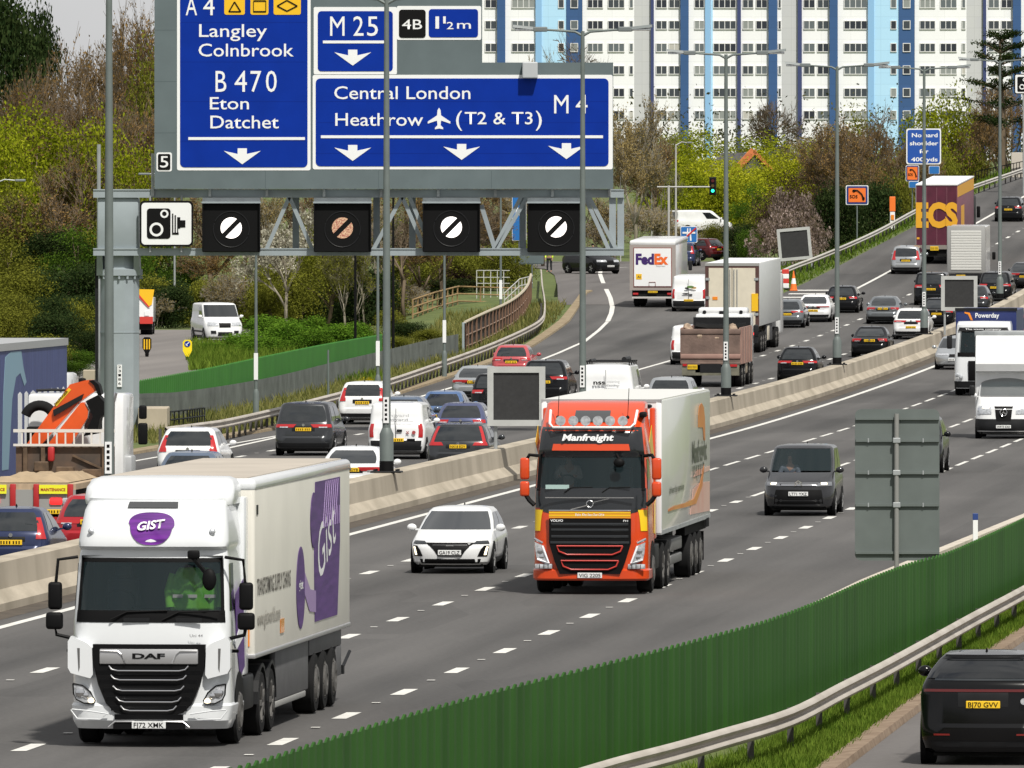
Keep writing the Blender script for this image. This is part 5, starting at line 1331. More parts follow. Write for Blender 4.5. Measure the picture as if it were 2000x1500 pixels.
        truck_mirror(e, s, 1.30, -.20, 2.42, 2.88, M_ORG, .20); truck_mirror(e, s, 1.30, -.18, 2.06, 2.38, M_ORG, .20)
        loop_tube(e, "mirror_arm", M_BLACK, [(s*1.12, -.3, 2.92), (s*1.30, -.2, 2.94), (s*1.36, -.2, 2.84)], .04); loop_tube(e, "mirror_arm", M_BLACK, [(s*1.38, -.2, 2.1), (s*1.30, -.18, 1.98), (s*1.19, -.15, 1.88)], .05)
    plate(e, .02, .40, False, "VIG 2205")
    for x in (.62, .35, .09, -.17, -.43, -.70): lamp_round(e, x+.02, -.24, 3.66, .105)
    loop_tube(e, "light_bar", M_WHITE, [(.88, -.55, 3.88), (.88, -.35, 3.60), (.80, -.22, 3.52), (-.84, -.22, 3.52), (-.92, -.35, 3.60), (-.96, -.55, 3.88)], .028)
    lf.patch("sun_roof", 11.35, 12.5, 32.5, 37.4, mat("roof_glass"), e, off=.02)
    for x in (.72, -.76): loop_tube(e, "aerial", M_BLACK, [(x, -.5, 3.72), (x-.02, -.6, 4.35)], .008); mb = MB(); mb.sphere((x, -.5, 3.73), .04); mb.build("aerial_base", M_BLACK, e)
    bx(e, "horn", M_BLACK, -1.12, -.98, -1.2, -.7, 3.72, 3.84, r=.04)
    mb = MB(); mb.bar((-.55, -.2, 2.96), (-.62, -.02, 2.85), .04, .04); mb.sphere((-.62, 0, 2.78), (.12, .07, .10)); mb.build("front_mirror", M_BLACK, e, smooth=50)
    for x in (.3, -.5): loop_tube(e, "wiper", M_BLACK, [(x+.25, -.09, 2.15), (x+.1, -.11, 2.25), (x-.35, -.11, 2.26)], .014)
    bx(e, "windscreen_card", mat("card_pale", (.35, .48, .46), .6), .45, .95, -.13, -.12, 2.22, 2.31)
    bx(e, "chassis", M_UNDER, -.45, .45, -16.2, -.3, .55, .95)
    axle(e, -1.40, .5, 1.22, False, .32); axle(e, -3.9, .5, 1.24, False); axle(e, -5.2, .5, 1.24)
    for s in (-1, 1):
        mb = MB(); pr = [(-1.4+.60*math.cos(a), .5+.60*math.sin(a)) for a in np.linspace(0, math.pi, 15)]; mb.prism_yz(pr, *sorted((s*1.0, s*1.222))); mb.build("wheel_arch", M_BLACK, e)
        bx(e, "side_fairing", M_ORG, *sorted((s*1.08, s*1.2)), -2.7, -2.2, 1.1, 3.9, r=.04)
        bx(e, "fuel_tank", M_DARK, *sorted((s*.6, s*1.2)), -3.3, -2.1, .45, 1.0, r=.05)
        bx(e, "tool_box", mat("box_grey", (.17, .17, .17), .5, .3), *sorted((s*.7, s*1.2)), -9.4, -6.6, .42, .62, r=.03); bx(e, "pallet_box", mat("box_grey"), *sorted((s*.7, s*1.2)), -9.4, -6.6, .70, .98, r=.03)
        bx(e, "side_rail", M_UNDER, *sorted((s*1.0, s*1.2)), -16.2, -10.2, .95, 1.2); bx(e, "mud_flap", M_BLACK, *sorted((s*.75, s*1.2)), -15.6, -15.56, .25, .9)
    for y in (-11.5, -12.8, -14.1): axle(e, y, .49, 1.24, False, .36)
    M_TRP = mat("trailer_pale", (.62, .64, .60), .22, var=.04, vscale=.5, coat=.3)
    mb = MB(); mb.rbox(-1.28, 1.28, -16.4, -2.85, 1.2, 4.05, .03, 2); mb.build("trailer_body", M_TRP, e, smooth=40)
    bx(e, "front_panel", M_WHITE, -1.27, 1.27, -2.85, -2.83, 1.25, 4.0); bx(e, "corner_post", M_WHITE, -1.292, -1.15, -2.95, -2.82, 1.2, 4.05, r=.03)
    bx(e, "corner_post", M_WHITE, 1.15, 1.292, -2.95, -2.82, 1.2, 4.05, r=.03)
    bx(e, "roof_sheet", mat("roof_white", (.62, .62, .60), .5), -1.25, 1.25, -16.35, -2.9, 4.05, 4.075); bx(e, "top_rail", M_STEEL, -1.29, 1.29, -2.87, -2.82, 4.0, 4.07)
    bx(e, "bottom_rail", M_STEEL, -1.29, 1.29, -16.41, -2.84, 1.18, 1.27)
    for x in (.98, -1.02): mb = MB(); mb.sphere((x, -2.82, 3.93), (.07, .02, .04)); mb.build("marker_lamp", M_DARK, e)
    bx(e, "camera_box", M_BLACK, .1, .16, -2.83, -2.78, 3.93, 4.02); text("notice", "SEALED", 0, .34, 3.93, .05, 0, M_INKS, e).matrix_local = Matrix.Translation((.08, -2.815, 3.92)) @ Matrix.Rotation(math.pi, 4, 'Z')
    X = -1.284
    M_OP = mat("orange_print", (.55, .16, .03), .4, color2=(.62, .30, .05), vscale=.4); M_RP = mat("red_reflection_tone", (.62, .26, .20), .35, color2=(.66, .50, .44), vscale=.45); M_GRN = mat("dark_print_green", (.07, .085, .055), .5)
    side_poly(e, "orange_arch", M_OP, [(-12.9, 3.28), (-12.9, 3.55), (-13.2, 3.75), (-13.9, 3.80), (-14.5, 3.7), (-14.8, 3.45), (-14.9, 2.95), (-14.5, 2.95), (-14.2, 3.25)], X)
    stext_(e, "Manfreight", -11.2, 4.2, 2.52, .50, X-.006, M_GRN, bold=.02)
    for k in range(7): side_poly(e, "drip_mark", M_GRN, [(-11.4-.5*k, 2.45), (-11.52-.5*k, 2.45), (-11.5-.5*k, 2.2-.05*(k % 3)), (-11.44-.5*k, 2.2)], X-.004)
    side_poly(e, "painted_red_reflection", M_RP, [(-10.6, 1.40), (-16.2, 1.34), (-16.2, 2.0), (-13.4, 2.03), (-11.4, 1.94)], X)  # red reflection low on the trailer side, painted on as flat shapes
    side_poly(e, "painted_red_reflection", M_RP, [(-11.5, 2.2), (-16.2, 2.25), (-16.2, 2.35), (-12.5, 2.33)], X)
    side_poly(e, "orange_swoosh", M_OP, [(-4.6, 1.68), (-6.2, 1.71), (-9.0, 1.69), (-11.5, 1.72), (-13.2, 2.0), (-14.5, 2.42), (-14.0, 1.95), (-12.2, 1.60), (-9.2, 1.60), (-6.0, 1.63), (-4.6, 1.63)], X-.008)
    stext_(e, "driven by service", -4.9, 4.0, 2.0, .16, X-.009, M_GRN)
    for k in range(4): mb = MB(); mb.tube([(X, -15.8+.2*k, 1.2), (X-.0, -15.8+.2*k, 1.0)], .02, 5); mb.build("strap_hook", M_DARK, e)
    return e
M_INKS = mat("small_ink", (.05, .05, .05), .6)
e = orange_lorry(); put_oncoming(e, 1152, 243.3, 0)
VOLE = e

# --- blue tipper coming towards the camera
def tipper_front():
    e = empty("tipper_lorry", label="white cabbed tipper lorry with a dark blue lettered body, partly behind the white box van", cat="lorry")
    R = [(.3, .3, -1.9, -.05, 1.16, .1, .25), (.6, .6, -1.95, 0, 1.22, .1, .28), (.95, .95, -1.95, -.03, 1.21, .1, .28), (1.62, 1.62, -2.0, -.06, 1.20, .1, .25), (1.75, 1.75, -2.0, -.08, 1.19, .1, .22),
         (2.68, 2.68, -2.0, -.26, 1.14, .1, .22), (2.95, 2.95, -2.0, -.32, 1.12, .1, .3), (3.08, 3.08, -2.0, -.6, 1.08, .1, .3)]
    lf = Loft(R, bow_r=0, bow_f=.1); lf.body("cab", M_CABW, e, holes=[(4, 5, 30, 40)], smooth=32)
    lf.patch("windscreen", 4.05, 4.95, 29.2, 40.8, M_SCREEN, e, off=.004, nu=12); cab_inside(e, 1.05, -1.8, -.36, 1.7, 2.75)
    lf.patch("visor", 5.0, 5.55, 28.5, 41.5, M_DARK, e, off=.05, nu=14); _ft(e, "The waste company", 1.5, 2.74, .07, -.19, M_WHITE, "lettering", .0, tilt=-.1)
    lf.patch("black_band", 3.0, 4.05, 28.5, 41.5, M_BLACK, e, off=.012, nu=14)
    bx(e, "grille", M_BLACK, -.62, .62, -.12, .015, .62, 1.45, r=.02); lf.patch("bumper", .1, 1.0, 26, 44, M_DARK, e, off=.015, nu=18)
    for s in (-1, 1):
        for k in range(2): mb = MB(); mb.sphere((s*(.92+.16*k), -.0, .78+.08*k), (.09, .04, .09)); mb.build("headlight", M_LAMP, e)
        truck_mirror(e, s, 1.30, -.2, 1.95, 2.5, M_DARK); loop_tube(e, "mirror_arm", M_BLACK, [(s*1.15, -.3, 2.55), (s*1.4, -.2, 2.5)], .03)
    mb = MB(); mb.rbox(-1.27, 1.27, -8.4, -2.3, 1.3, 3.55, .03); M_PB = mat("tipper_blue", (.018, .03, .13), .4); mb.build("tipper_body", M_PB, e)
    bx(e, "body_rim", M_DARK, -1.3, 1.3, -2.42, -2.26, 3.5, 3.62); _ft(e, "Powerday", 1.0, 3.22, .2, -2.29, M_WHITE, "lettering", -.05, bold=.02)
    mb = MB()
    for s in (-1,): 
        mb.prism_xz([(.55, 3.1), (.65, 3.12), (.75, 3.35), (.9, 3.4), (.9, 3.46), (.68, 3.42)], -2.29, -2.28)
    mb.build("lizard_print", M_AMBER, e)
    bx(e, "chassis", M_UNDER, -.45, .45, -8.2, -.3, .55, 1.25); axle(e, -1.3, .5, 1.22, False, .32); axle(e, -3.0, .5, 1.22, False, .32); axle(e, -6.2, .5, 1.24); axle(e, -7.5, .5, 1.24)
    plate(e, .03, .45, False); return e
e = tipper_front(); put_oncoming(e, 1920, 480, 0)
TIPE = e

# --- white luton van coming towards the camera
def luton_front():
    e, lf = car("white high box van with a star badge, cut by the right edge", "van", P_WHITE, L=4.6, W=2.02, H=2.3, kind="van", front="own", rearglass=False, badge=False, name="box_van", zb=1.44, holes=True, trim=False)
    lf.patch("bumper", .3, 4.2, 26, 44, M_DARK, e, off=.014, nu=18); lf.patch("grille", 3.9, 5.7, (32.8, 31.6), (37.2, 38.4), M_BLACK, e, off=.02)
    lf.pair("headlight", 4.6, 5.8, (27.0, 27.0), (31.0, 30.2), M_LAMP, e, about=70, off=.02); lf.pair("lit_bulb", 5.1, 5.6, 28.4, 30.0, M_LAMPLIT, e, about=70, off=.026)
    mb = MB(); rr = [(.12*math.cos(a), 4.62, .92+.12*math.sin(a)) for a in np.linspace(0, 2*math.pi, 25)]; mb.tube(rr, .014, 6, False)
    for k in range(3): a = math.pi/2+2*math.pi*k/3; mb.bar((0, 4.62, .92), (.12*math.cos(a), 4.62, .92+.12*math.sin(a)), .02, .03)
    mb.build("badge", M_CHROME, e); plate(e, 4.63, .42, False, "WP73 EXE")
    mb = MB(); mb.rbox(-1.08, 1.08, -1.6, 3.0, 1.0, 3.72, .08, 3); mb.build("box_body", P_WHITE, e, smooth=40)
    mb = MB(); mb.prism_yz([(2.9, 2.28), (3.35, 2.35), (3.45, 2.6), (3.2, 3.5), (2.9, 3.66)], -1.04, 1.04); mb.build("box_nose", P_WHITE, e)
    bx(e, "box_trim", M_STEEL, -1.1, 1.1, 2.96, 3.03, 3.55, 3.75, r=.02)
    for s in (-1, 1): truck_mirror(e, s, 1.06, 3.45, 1.5, 1.85, M_DARK, .2)
    return e
e = luton_front(); put_oncoming(e, 1960, 403, 4.6)
SPRE = e

# --- lorries going away
def box_rear(label, px, Y, zf=None, **k):
    e = empty(k.get("name", "lorry"), label=label, cat="lorry", group="lorries heading away from the camera"); put_away(e, px, Y, None, zf); return e
def tail_cluster(e, z, x=.95, w=.30, m=M_RED):
    for s in (-1, 1): bx(e, "tail_light", m, *sorted((s*(x-w/2), s*(x+w/2))), -.03, .03, z-.06, z+.06, r=.015)
# parcel lorry
e = box_rear("white parcel lorry with purple and orange lettering on its rear door", 1275, 634, zf=slipz)
M_TAUPE = mat("taupe_frame", (.33, .29, .27), .5)
bx(e, "box_body", P_WHITE, -1.24, 1.24, .02, 7.2, .98, 3.62, r=.04); bx(e, "door_frame", M_TAUPE, -1.27, 1.27, -.02, .06, .95, 3.45)
bx(e, "roof_cap", P_WHITE, -1.28, 1.28, -.04, 7.3, 3.42, 3.70, r=.1); bx(e, "door_surround", mat("brown_red", (.22, .06, .05), .5), -1.06, 1.06, -.04, -.01, 1.12, 3.30); bx(e, "rear_door", M_WHITE, -1.02, 1.02, -.06, -.03, 1.18, 3.26)
text("lettering", "Fed", -.93, .08, 2.40, .62, -.07, mat("parcel_purple", (.045, .015, .13), .5), e, bold=.05); text("lettering", "Ex", .10, .86, 2.40, .62, -.07, mat("parcel_orange", (.80, .14, .02), .5), e, bold=.05)
text("lettering", "Express", .2, .7, 2.25, .09, -.07, M_FAINT, e); bx(e, "yellow_sticker", M_YELLOW, -.92, -.6, -.07, -.06, 1.55, 1.85); text("sticker_text", "Ai", -.85, -.66, 1.62, .14, -.075, M_INKS, e)
loop_tube(e, "door_latch", mat("brown_red"), [(-.2, -.07, 1.2), (-.2, -.07, 1.4), (.15, -.07, 1.4), (.15, -.07, 1.2)], .02)
bx(e, "chassis", M_UNDER, -1.15, 1.15, .1, 7.0, .5, .98); plate(e, -.02, .86, True); tail_cluster(e, .75); bx(e, "under_run_bar", mat("bar_pale", (.5, .48, .46), .5), -1.15, 1.15, -.02, .08, .50, .60)
axle(e, 1.9, .46, 1.2); axle(e, 6.0, .46, 1.2, False); bx(e, "cab", P_WHITE, -1.1, 1.1, 7.3, 9.0, .6, 2.7, r=.1)
for s in (-1, 1): truck_mirror(e, s, 1.2, 8.4, 1.75, 2.3, M_DARK, .2)
for s in (-1, 1): bx(e, "mud_flap", M_BLACK, *sorted((s*.6, s*1.18)), 1.2, 1.24, .2, .6)
# brown tipper
M_RUST = mat("rusty_brown", (.105, .070, .058), .75, color2=(.20, .135, .11), vscale=1.6, detail=8, bump=.25, bscale=8)
M_RUSTP = mat("rusty_pink", (.27, .155, .13), .75, color2=(.34, .22, .18), vscale=1.3, detail=7)
e = box_rear("rusty brown tipper lorry with a muddy tailgate and white cab roof", 1388, 496, name="tipper_lorry")
zt = 2.50
bx(e, "tailgate", M_RUST, -1.27, 1.27, -.02, .06, 1.0, zt-.12); bx(e, "tailgate_rail", M_RUST, -1.3, 1.3, -.06, .08, zt-.22, zt, r=.03); bx(e, "tailgate_rail", M_RUSTP, -1.3, 1.3, -.07, .08, 1.22, 1.42, r=.03); bx(e, "tailgate_rail", M_RUST, -1.3, 1.3, -.05, .08, .95, 1.08, r=.03)
for s in (-1, 1):
    bx(e, "body_side", M_RUSTP, *sorted((s*1.22, s*1.30)), .0, 6.2, .98, zt+.05)
    for y in (.4, 1.8, 3.2, 4.6, 5.9): bx(e, "side_rib", M_RUSTP, *sorted((s*1.29, s*1.34)), y-.08, y+.08, 1.0, zt)
bx(e, "body_floor", M_RUST, -1.22, 1.22, .06, 6.2, 1.0, 1.1); bx(e, "headboard", M_DARK, -1.25, 1.25, 6.15, 6.3, 1.0, zt+.4)
mb = MB(); r_ = random.Random(3)
for k in range(60):
    x = r_.uniform(-1.1, 1.1); y = r_.uniform(.2, 1.0) if abs(x) > .55 else r_.uniform(.1, .4); mb.sphere((x, y, zt-.35+r_.uniform(-.1, .12)*(1 if abs(x) > .55 else .4)+(.3 if abs(x) > .8 else 0)), (r_.uniform(.06, .2),)*3, 6, 4)
tag(mb.build("rubble_load", mat("rubble", (.36, .27, .2), .9, var=.4, vscale=4), e), kind="stuff")
mb = MB(); mb.tube([(-1.1, 5.6, zt+.02), (-.6, 5.6, zt-.05), (.6, 5.6, zt-.05), (1.1, 5.6, zt+.02)], .18, 8); mb.build("rolled_sheet", M_BLACK, e)
bx(e, "cab", P_WHITE, -1.2, 1.2, 6.5, 8.5, .6, 3.05, r=.12); bx(e, "roof_deflector", P_WHITE, -1.08, 1.08, 6.6, 7.6, 3.0, 3.32, r=.12)
for x in (-.8, .8): mb = MB(); mb.disc((x, 6.58, 3.12), .08, 'y', 14, .06); mb.build("work_lamp", M_DARK, e)
bx(e, "beacon", M_DARK, -.15, .15, 6.55, 6.7, 3.05, 3.17); bx(e, "chassis", M_UNDER, -.5, .5, .1, 8, .5, 1.0); bx(e, "rear_beam", mat("muddy_green", (.14, .135, .10), .8, var=.3), -1.24, 1.24, -.05, .05, .50, .62); 
for s in (-1, 1): bx(e, "mud_guard", mat("muddy_green"), *sorted((s*.66, s*1.24)), -.04, -.01, .52, .95)
plate(e, -.06, .86, True, x=-.78, w=.42, h=.2); bx(e, "tail_light", M_RED, .85, 1.15, -.08, -.03, .88, .98); bx(e, "tail_light", M_RED, -1.2, -1.02, -.08, -.03, .9, 1.0)
for y in (1.2, 2.6, 5.2, 6.9): axle(e, y, .5, 1.27, y < 4)
for s in (-1, 1): truck_mirror(e, s, 1.25, 8.1, 2.0, 2.55, M_DARK, .2); bx(e, "fuel_tank", mat("tank_cream", (.42, .36, .27), .6), *sorted((s*.7, s*1.25)), 3.4, 4.5, .5, 1.0, r=.06)
bx(e, "coupling", M_DARK, -.45, .45, -.06, .1, .62, 1.0)
# white articulated trailer going away
M_BROWN = mat("door_frame_brown", (.085, .04, .035), .5)
e = box_rear("long white articulated lorry with cream rear doors in a brown frame", 1430, 558, name="articulated_lorry"); H_ = 4.36
bx(e, "trailer_body", mat("trailer_side_white", (.56, .58, .58), .35, var=.04), -1.29, 1.29, .05, 13.6, 1.3, H_, r=.03); bx(e, "rear_frame", M_BROWN, -1.31, 1.31, -.01, .08, 1.28, H_-.02)
bx(e, "roof_sheet", M_WHITE, -1.27, 1.27, .06, 13.5, H_, H_+.02); bx(e, "rear_header", mat("header_grey", (.3, .3, .29), .5), -1.31, 1.31, -.03, .06, H_-.12, H_+.02)
M_CREAM = mat("cream_door", (.63, .58, .47), .5, var=.05)
for s in (-1, 1):
    bx(e, "rear_door", M_CREAM, *sorted((s*.015, s*1.13)), -.05, .0, 1.35, H_-.22)
    for x in (.10, .25): mb = MB(); mb.tube([(s*x, -.08, 1.4), (s*x, -.08, H_-.28)], .022, 6); mb.build("lock_rod", M_STEEL, e)
    for z in (1.9, 2.7, 3.6): bx(e, "hinge", M_STEEL, *sorted((s*1.08, s*1.28)), -.07, -.01, z-.06, z+.06)
    bx(e, "side_skirt", mat("skirt_dark", (.05, .05, .055), .6), *sorted((s*1.1, s*1.22)), 5.4, 9.2, .45, 1.25, r=.02); bx(e, "side_box", M_CREAM, *sorted((s*.8, s*1.24)), 6.0, 7.2, .5, 1.2, r=.02)
bx(e, "hazard_board", M_YELLOW, .95, 1.27, -.09, -.03, 2.05, 2.9); bx(e, "hazard_board", M_AMBER, -.95, -.7, -.07, -.03, 2.6, 2.75)
bx(e, "chassis", M_UNDER, -.5, .5, .2, 15, .6, 1.3); bx(e, "rear_beam", M_DARK, -1.25, 1.25, .0, .12, .5, 1.15); tail_cluster(e, .95, 1.0, .36, M_REDLIT)
for y in (2.0, 3.3, 4.6, 11.2, 12.5): axle(e, y, .5, 1.25, y > 9)
bx(e, "cab", P_WHITE, -1.22, 1.22, 14.1, 16.2, .6, 3.6, r=.15)
# maroon double deck trailer
M_MAR = mat("maroon_curtain", (.085, .012, .03), .5, var=.2, vscale=2); M_YL = mat("letter_yellow", (.72, .36, .02), .5)
e = box_rear("tall maroon trailer lorry with huge yellow letters on its back", 1830, 695, name="articulated_lorry"); H_ = 4.78
M_MARS = mat("maroon_side", (.20, .065, .10), .5, var=.15)
bx(e, "trailer_body", M_MARS, -1.25, 1.25, .06, 13.6, 1.1, H_, r=.02); bx(e, "roof_sheet", M_WHITE, -1.27, 1.27, .0, 13.7, H_-.02, H_+.05); bx(e, "yellow_band", M_YL, 1.25, 1.262, .1, 13.6, H_-.75, H_-.08)
for k in range(4): bx(e, "rear_panel", M_MAR, -1.24+.62*k, -.63+.62*k, -.03, .06, 1.15, H_-.12); 
for k in range(5): mb = MB(); mb.tube([(-1.22+.61*k, -.05, 1.2), (-1.22+.61*k, -.05, H_-.15)], .016, 6); mb.build("lock_rod", mat("maroon_rod", (.25, .1, .13), .5), e)
text("lettering", "ECS", -1.26, 1.27, 2.30, 1.55, -.07, M_YL, e, bold=.055); bx(e, "yellow_print", M_YL, 1.25, 1.262, 3.0, 5.5, 1.6, 3.4); bx(e, "yellow_sticker", M_YL, -1.23, -1.05, -.06, -.03, 1.5, 1.62)
bx(e, "rear_step", mat("step_grey", (.22, .2, .18), .7), -1.25, 1.25, -.05, .1, .9, 1.15); bx(e, "side_frame", M_STEEL, -1.28, -1.24, -.02, .1, 1.1, H_); bx(e, "chassis", M_UNDER, -1.1, 1.1, .1, 15, .45, .95); plate(e, -.07, .95, True, x=-.15, w=.5, h=.25); tail_cluster(e, .72, 1.0, .4)
for y in (2.5, 3.8, 5.1): axle(e, y, .48, 1.22)
for s in (-1, 1): bx(e, "mud_flap", M_BLACK, *sorted((s*.65, s*1.2)), 1.6, 1.64, .2, .8)
bx(e, "cab", M_DARK, -1.22, 1.22, 14.0, 16.0, .6, 3.6, r=.15); truck_mirror(e, 1, 1.3, 15.4, 2.2, 2.9, M_BLACK, .22)
# grey framed luton going away
e = box_rear("grey framed box van with a pale ribbed roller shutter", 1887, 664, name="box_van"); e["category"] = "van"
M_GFR = mat("shutter_frame", (.30, .30, .295), .5)
bx(e, "box_body", P_WHITE, -1.08, 1.08, .05, 4.2, .75, 3.42, r=.05); bx(e, "rear_frame", M_GFR, -1.11, 1.11, -.03, .1, .75, 3.5, r=.08)
mb = MB()
for k in range(15): mb.rbox(-.88, .88, -.06, -.0, .95+.152*k, 1.09+.152*k, .02, 1)
mb.build("roller_shutter", mat("shutter_pale", (.58, .58, .555), .5), e)
bx(e, "tail_step", M_DARK, -1.05, 1.05, -.1, .05, .45, .72); plate(e, -.11, .62, True, x=-.3); tail_cluster(e, .6, .9, .2); axle(e, 1.2, .34, 1.0); axle(e, 4.8, .34, 1.0, False, .24); bx(e, "cab", P_WHITE, -1.0, 1.0, 4.2, 5.6, .4, 2.3, r=.15); truck_mirror(e, 1, 1.15, 5.2, 1.35, 1.8, M_BLACK, .2)
bx(e, "side_panel", P_WHITE, 1.08, 1.1, .2, 4.2, .8, 3.4)

# blue curtain sided lorry at the far left
M_CURT = mat("curtain_blue", (.036, .052, .155), .6, color2=(.058, .08, .22), vscale=2.2, stretch=(1, 4, .25), bump=.4, bscale=2)
e = box_rear("blue curtain sided lorry with a pale wave and white bars, at the left edge", -45, 294.5, name="articulated_lorry"); H_ = 4.62
e.location.x = xof(-42.25, 294.5)
bx(e, "trailer_body", M_CURT, -1.25, 1.25, .05, 13.6, 1.15, H_-.1); bx(e, "roof_rail", mat("roof_grey", (.33, .34, .35), .5), -1.28, 1.28, -.02, 13.65, H_-.16, H_+.03); bx(e, "bottom_rail", M_DARK, -1.27, 1.27, 0, 13.6, 1.02, 1.15)
M_WAVE = mat("wave_pale", (.20, .33, .42), .6); X = 1.253
side_poly(e, "pale_wave", M_WAVE, [(1.0, 1.4), (1.2, 3.2), (1.6, 4.3), (2.6, 4.42), (4.6, 4.42), (5.0, 4.0), (5.6, 3.6), (5.2, 3.5), (4.4, 3.85), (3.6, 3.75), (2.9, 3.2), (2.5, 2.2), (2.2, 1.4)], X)
r_ = random.Random(5); y = 4.0
for k in range(8):
    w = (.75, .65, .95, .6, .6, .9, .6, .6)[k]; side_poly(e, "white_bar", M_WHITE, [(y, 1.6+.05*k if k < 3 else 2.4), (y, 3.30), (y+w*.5, 3.36), (y+w, 3.30), (y+w, 1.6+.05*k if k < 3 else 2.4)], X); y += w+.50
bx(e, "chassis", M_UNDER, -.5, .5, .2, 15, .5, 1.05)
for yy in (2.2, 3.5, 4.8, 11.0, 12.2, 14.9): axle(e, yy, .5, 1.24, False)
bx(e, "cab", P_WHITE, -1.22, 1.22, 14.0, 16.1, .6, 3.7, r=.12); bx(e, "side_window", M_GLASS, 1.2, 1.226, 14.9, 15.7, 2.2, 2.9); truck_mirror(e, 1, 1.3, 15.6, 2.9, 3.55, M_BLACK, .2); truck_mirror(e, 1, 1.3, 15.3, 2.35, 2.75, M_WHITE, .2)
for s in (-1, 1): bx(e, "side_guard", M_STEEL, *sorted((s*1.18, s*1.22)), 5.8, 10.2, .5, .8)

# flatbed with a folded orange crane
e = box_rear("flatbed lorry carrying a folded orange loader crane beside the gantry column", 49, 283, name="crane_lorry")
M_CRANE = mat("crane_orange", (.66, .085, .012), .35, coat=.4, var=.1, vscale=2); M_DECK = mat("deck_boards", (.40, .30, .20), .85, var=.2, vscale=1.5, stretch=(4, .6, 1)); M_REDF = mat("frame_red", (.38, .018, .02), .45)
bx(e, "deck", M_DECK, -1.25, 1.25, .05, 7.4, 1.22, 1.36); bx(e, "chassis", M_UNDER, -.5, .5, .1, 11, .5, 1.2)
mb = MB()
for k in range(-8, 9): 
    for j in range(6): mb.add([], [])
r_ = random.Random(9); gx_, gy_ = 9, 14; vs = []
for j in range(gy_+1):
    for i in range(gx_+1):
        ed = min(i, gx_-i, j, gy_-j); vs.append((-1.0+2.0*i/gx_, .5+5.5*j/gy_, 1.38+(.0 if ed == 0 else r_.uniform(.05, .2))))
mb.add(vs, [(j*(gx_+1)+i, j*(gx_+1)+i+1, (j+1)*(gx_+1)+i+1, (j+1)*(gx_+1)+i) for j in range(gy_) for i in range(gx_)]); mb.build("tarpaulin", mat("tarp_beige", (.36, .27, .17), .9, var=.2, vscale=1.2), e, smooth=60)
for x in (-.30, .28, 1.12): bx(e, "red_stanchion", M_REDF, x-.07, x+.07, -.06, .06, .62, 1.36, r=.02)
bx(e, "tail_panel", mat("tail_grey", (.28, .28, .27), .6), -1.25, 1.25, -.01, .05, .72, 1.22)
for x0, x1 in ((-1.2, -.45), (.36, 1.05)):
    bx(e, "warning_board", mat("fluorescent_yellow", (.80, .78, .03), .5), x0, x1, -.09, -.05, 1.12, 1.34)
    text("lettering", "MAINTENANCE", x0+.04, x1-.04, 1.19, .075, -.095, M_REDF, e, bold=.03)
for s in (-1, 1): bx(e, "tail_light", M_REDLIT, *sorted((s*.62, s*.92)), -.06, -.02, .86, 1.02, r=.03); bx(e, "reverse_lamp", M_LAMP, *sorted((s*.93, s*1.08)), -.06, -.02, .86, 1.02, r=.02)
bx(e, "rear_bumper", M_REDF, -1.2, 1.2, -.04, .08, .40, .55); plate(e, -.05, .68, True, x=.75)
for yy in (1.6, 2.9, 8.9): axle(e, yy, .48, 1.24, yy < 5)
M_HEAD = mat("headboard_dark", (.05, .042, .036), .8, color2=(.12, .075, .05), vscale=2.2, detail=7)
bx(e, "headboard", M_HEAD, -1.25, 1.25, 7.4, 7.5, 1.36, 2.15)
mb = MB()
for x in (-1.0, -.55, 1.0): mb.box(x-.05, x+.05, 7.3, 7.4, 1.36, 2.12)
mb.bar((.2, 7.35, 1.9), (1.1, 7.35, 1.5), .05, .05); mb.rbox(-.2, .25, 7.1, 7.38, 1.36, 1.62, .03); mb.rbox(.45, .95, 7.1, 7.38, 1.36, 1.56, .03); mb.rbox(-.75, -.4, 7.1, 7.38, 1.5, 1.75, .03)
mb.build("headboard_fittings", mat("rust_dark", (.10, .065, .04), .85, var=.4, vscale=5), e)
bx(e, "red_hook", M_REDF, -.42, -.25, 7.2, 7.36, 1.75, 2.12, r=.05)
mb = MB(); mb.box(-1.3, 1.28, 7.28, 7.34, 2.48, 2.56); mb.box(-1.3, 1.28, 7.28, 7.34, 2.13, 2.19)
for k in range(11): mb.box(-1.0+.245*k*.9-.1, -.96+.245*k*.9-.1, 7.29, 7.33, 2.19, 2.48)
mb.build("ladder_rail", mat("rail_white", (.62, .60, .57), .5), e)
def crn(pts, y0, y1, name, m):
    mb = MB(); mb.prism_xz([((px-145)/77.0, HC-(py-HY)/77.0) for px, py in pts], y0, y1); return mb.build(name, m, e)
crn([(62, 868), (88, 872), (166, 785), (190, 768), (204, 760), (200, 748), (190, 741), (178, 742), (148, 750)], 8.0, 8.4, "crane_boom", M_CRANE)
crn([(106, 868), (152, 868), (185, 815), (187, 800), (178, 784), (172, 785)], 7.75, 8.05, "crane_boom", M_CRANE)
crn([(186, 742), (194, 741), (205, 750), (210, 768), (204, 772), (196, 752)], 7.95, 8.45, "crane_joint", M_BLACK)
crn([(182, 782), (206, 770), (232, 798), (210, 815), (205, 845), (178, 850), (196, 812)], 7.7, 8.3, "crane_base", M_BLACK)
crn([(116, 800), (121, 797), (176, 768), (172, 780), (118, 812)], 7.9, 8.0, "crane_ram", M_DARK)
o = crn([(118, 788), (146, 757), (151, 760), (122, 793)], 7.985, 8.0, "name_plate", mat("crane_yellow", (.75, .5, .02), .5))
t_ = text_mesh("PALFINGER", .48, .062, .02); to = link_mesh("lettering", t_, M_BLACK, e); to.matrix_local = Matrix.Translation(((120.5-145)/77., 7.97, HC-(791-HY)/77.)) @ Matrix.Rotation(-math.atan2(31, 28), 4, 'Y')
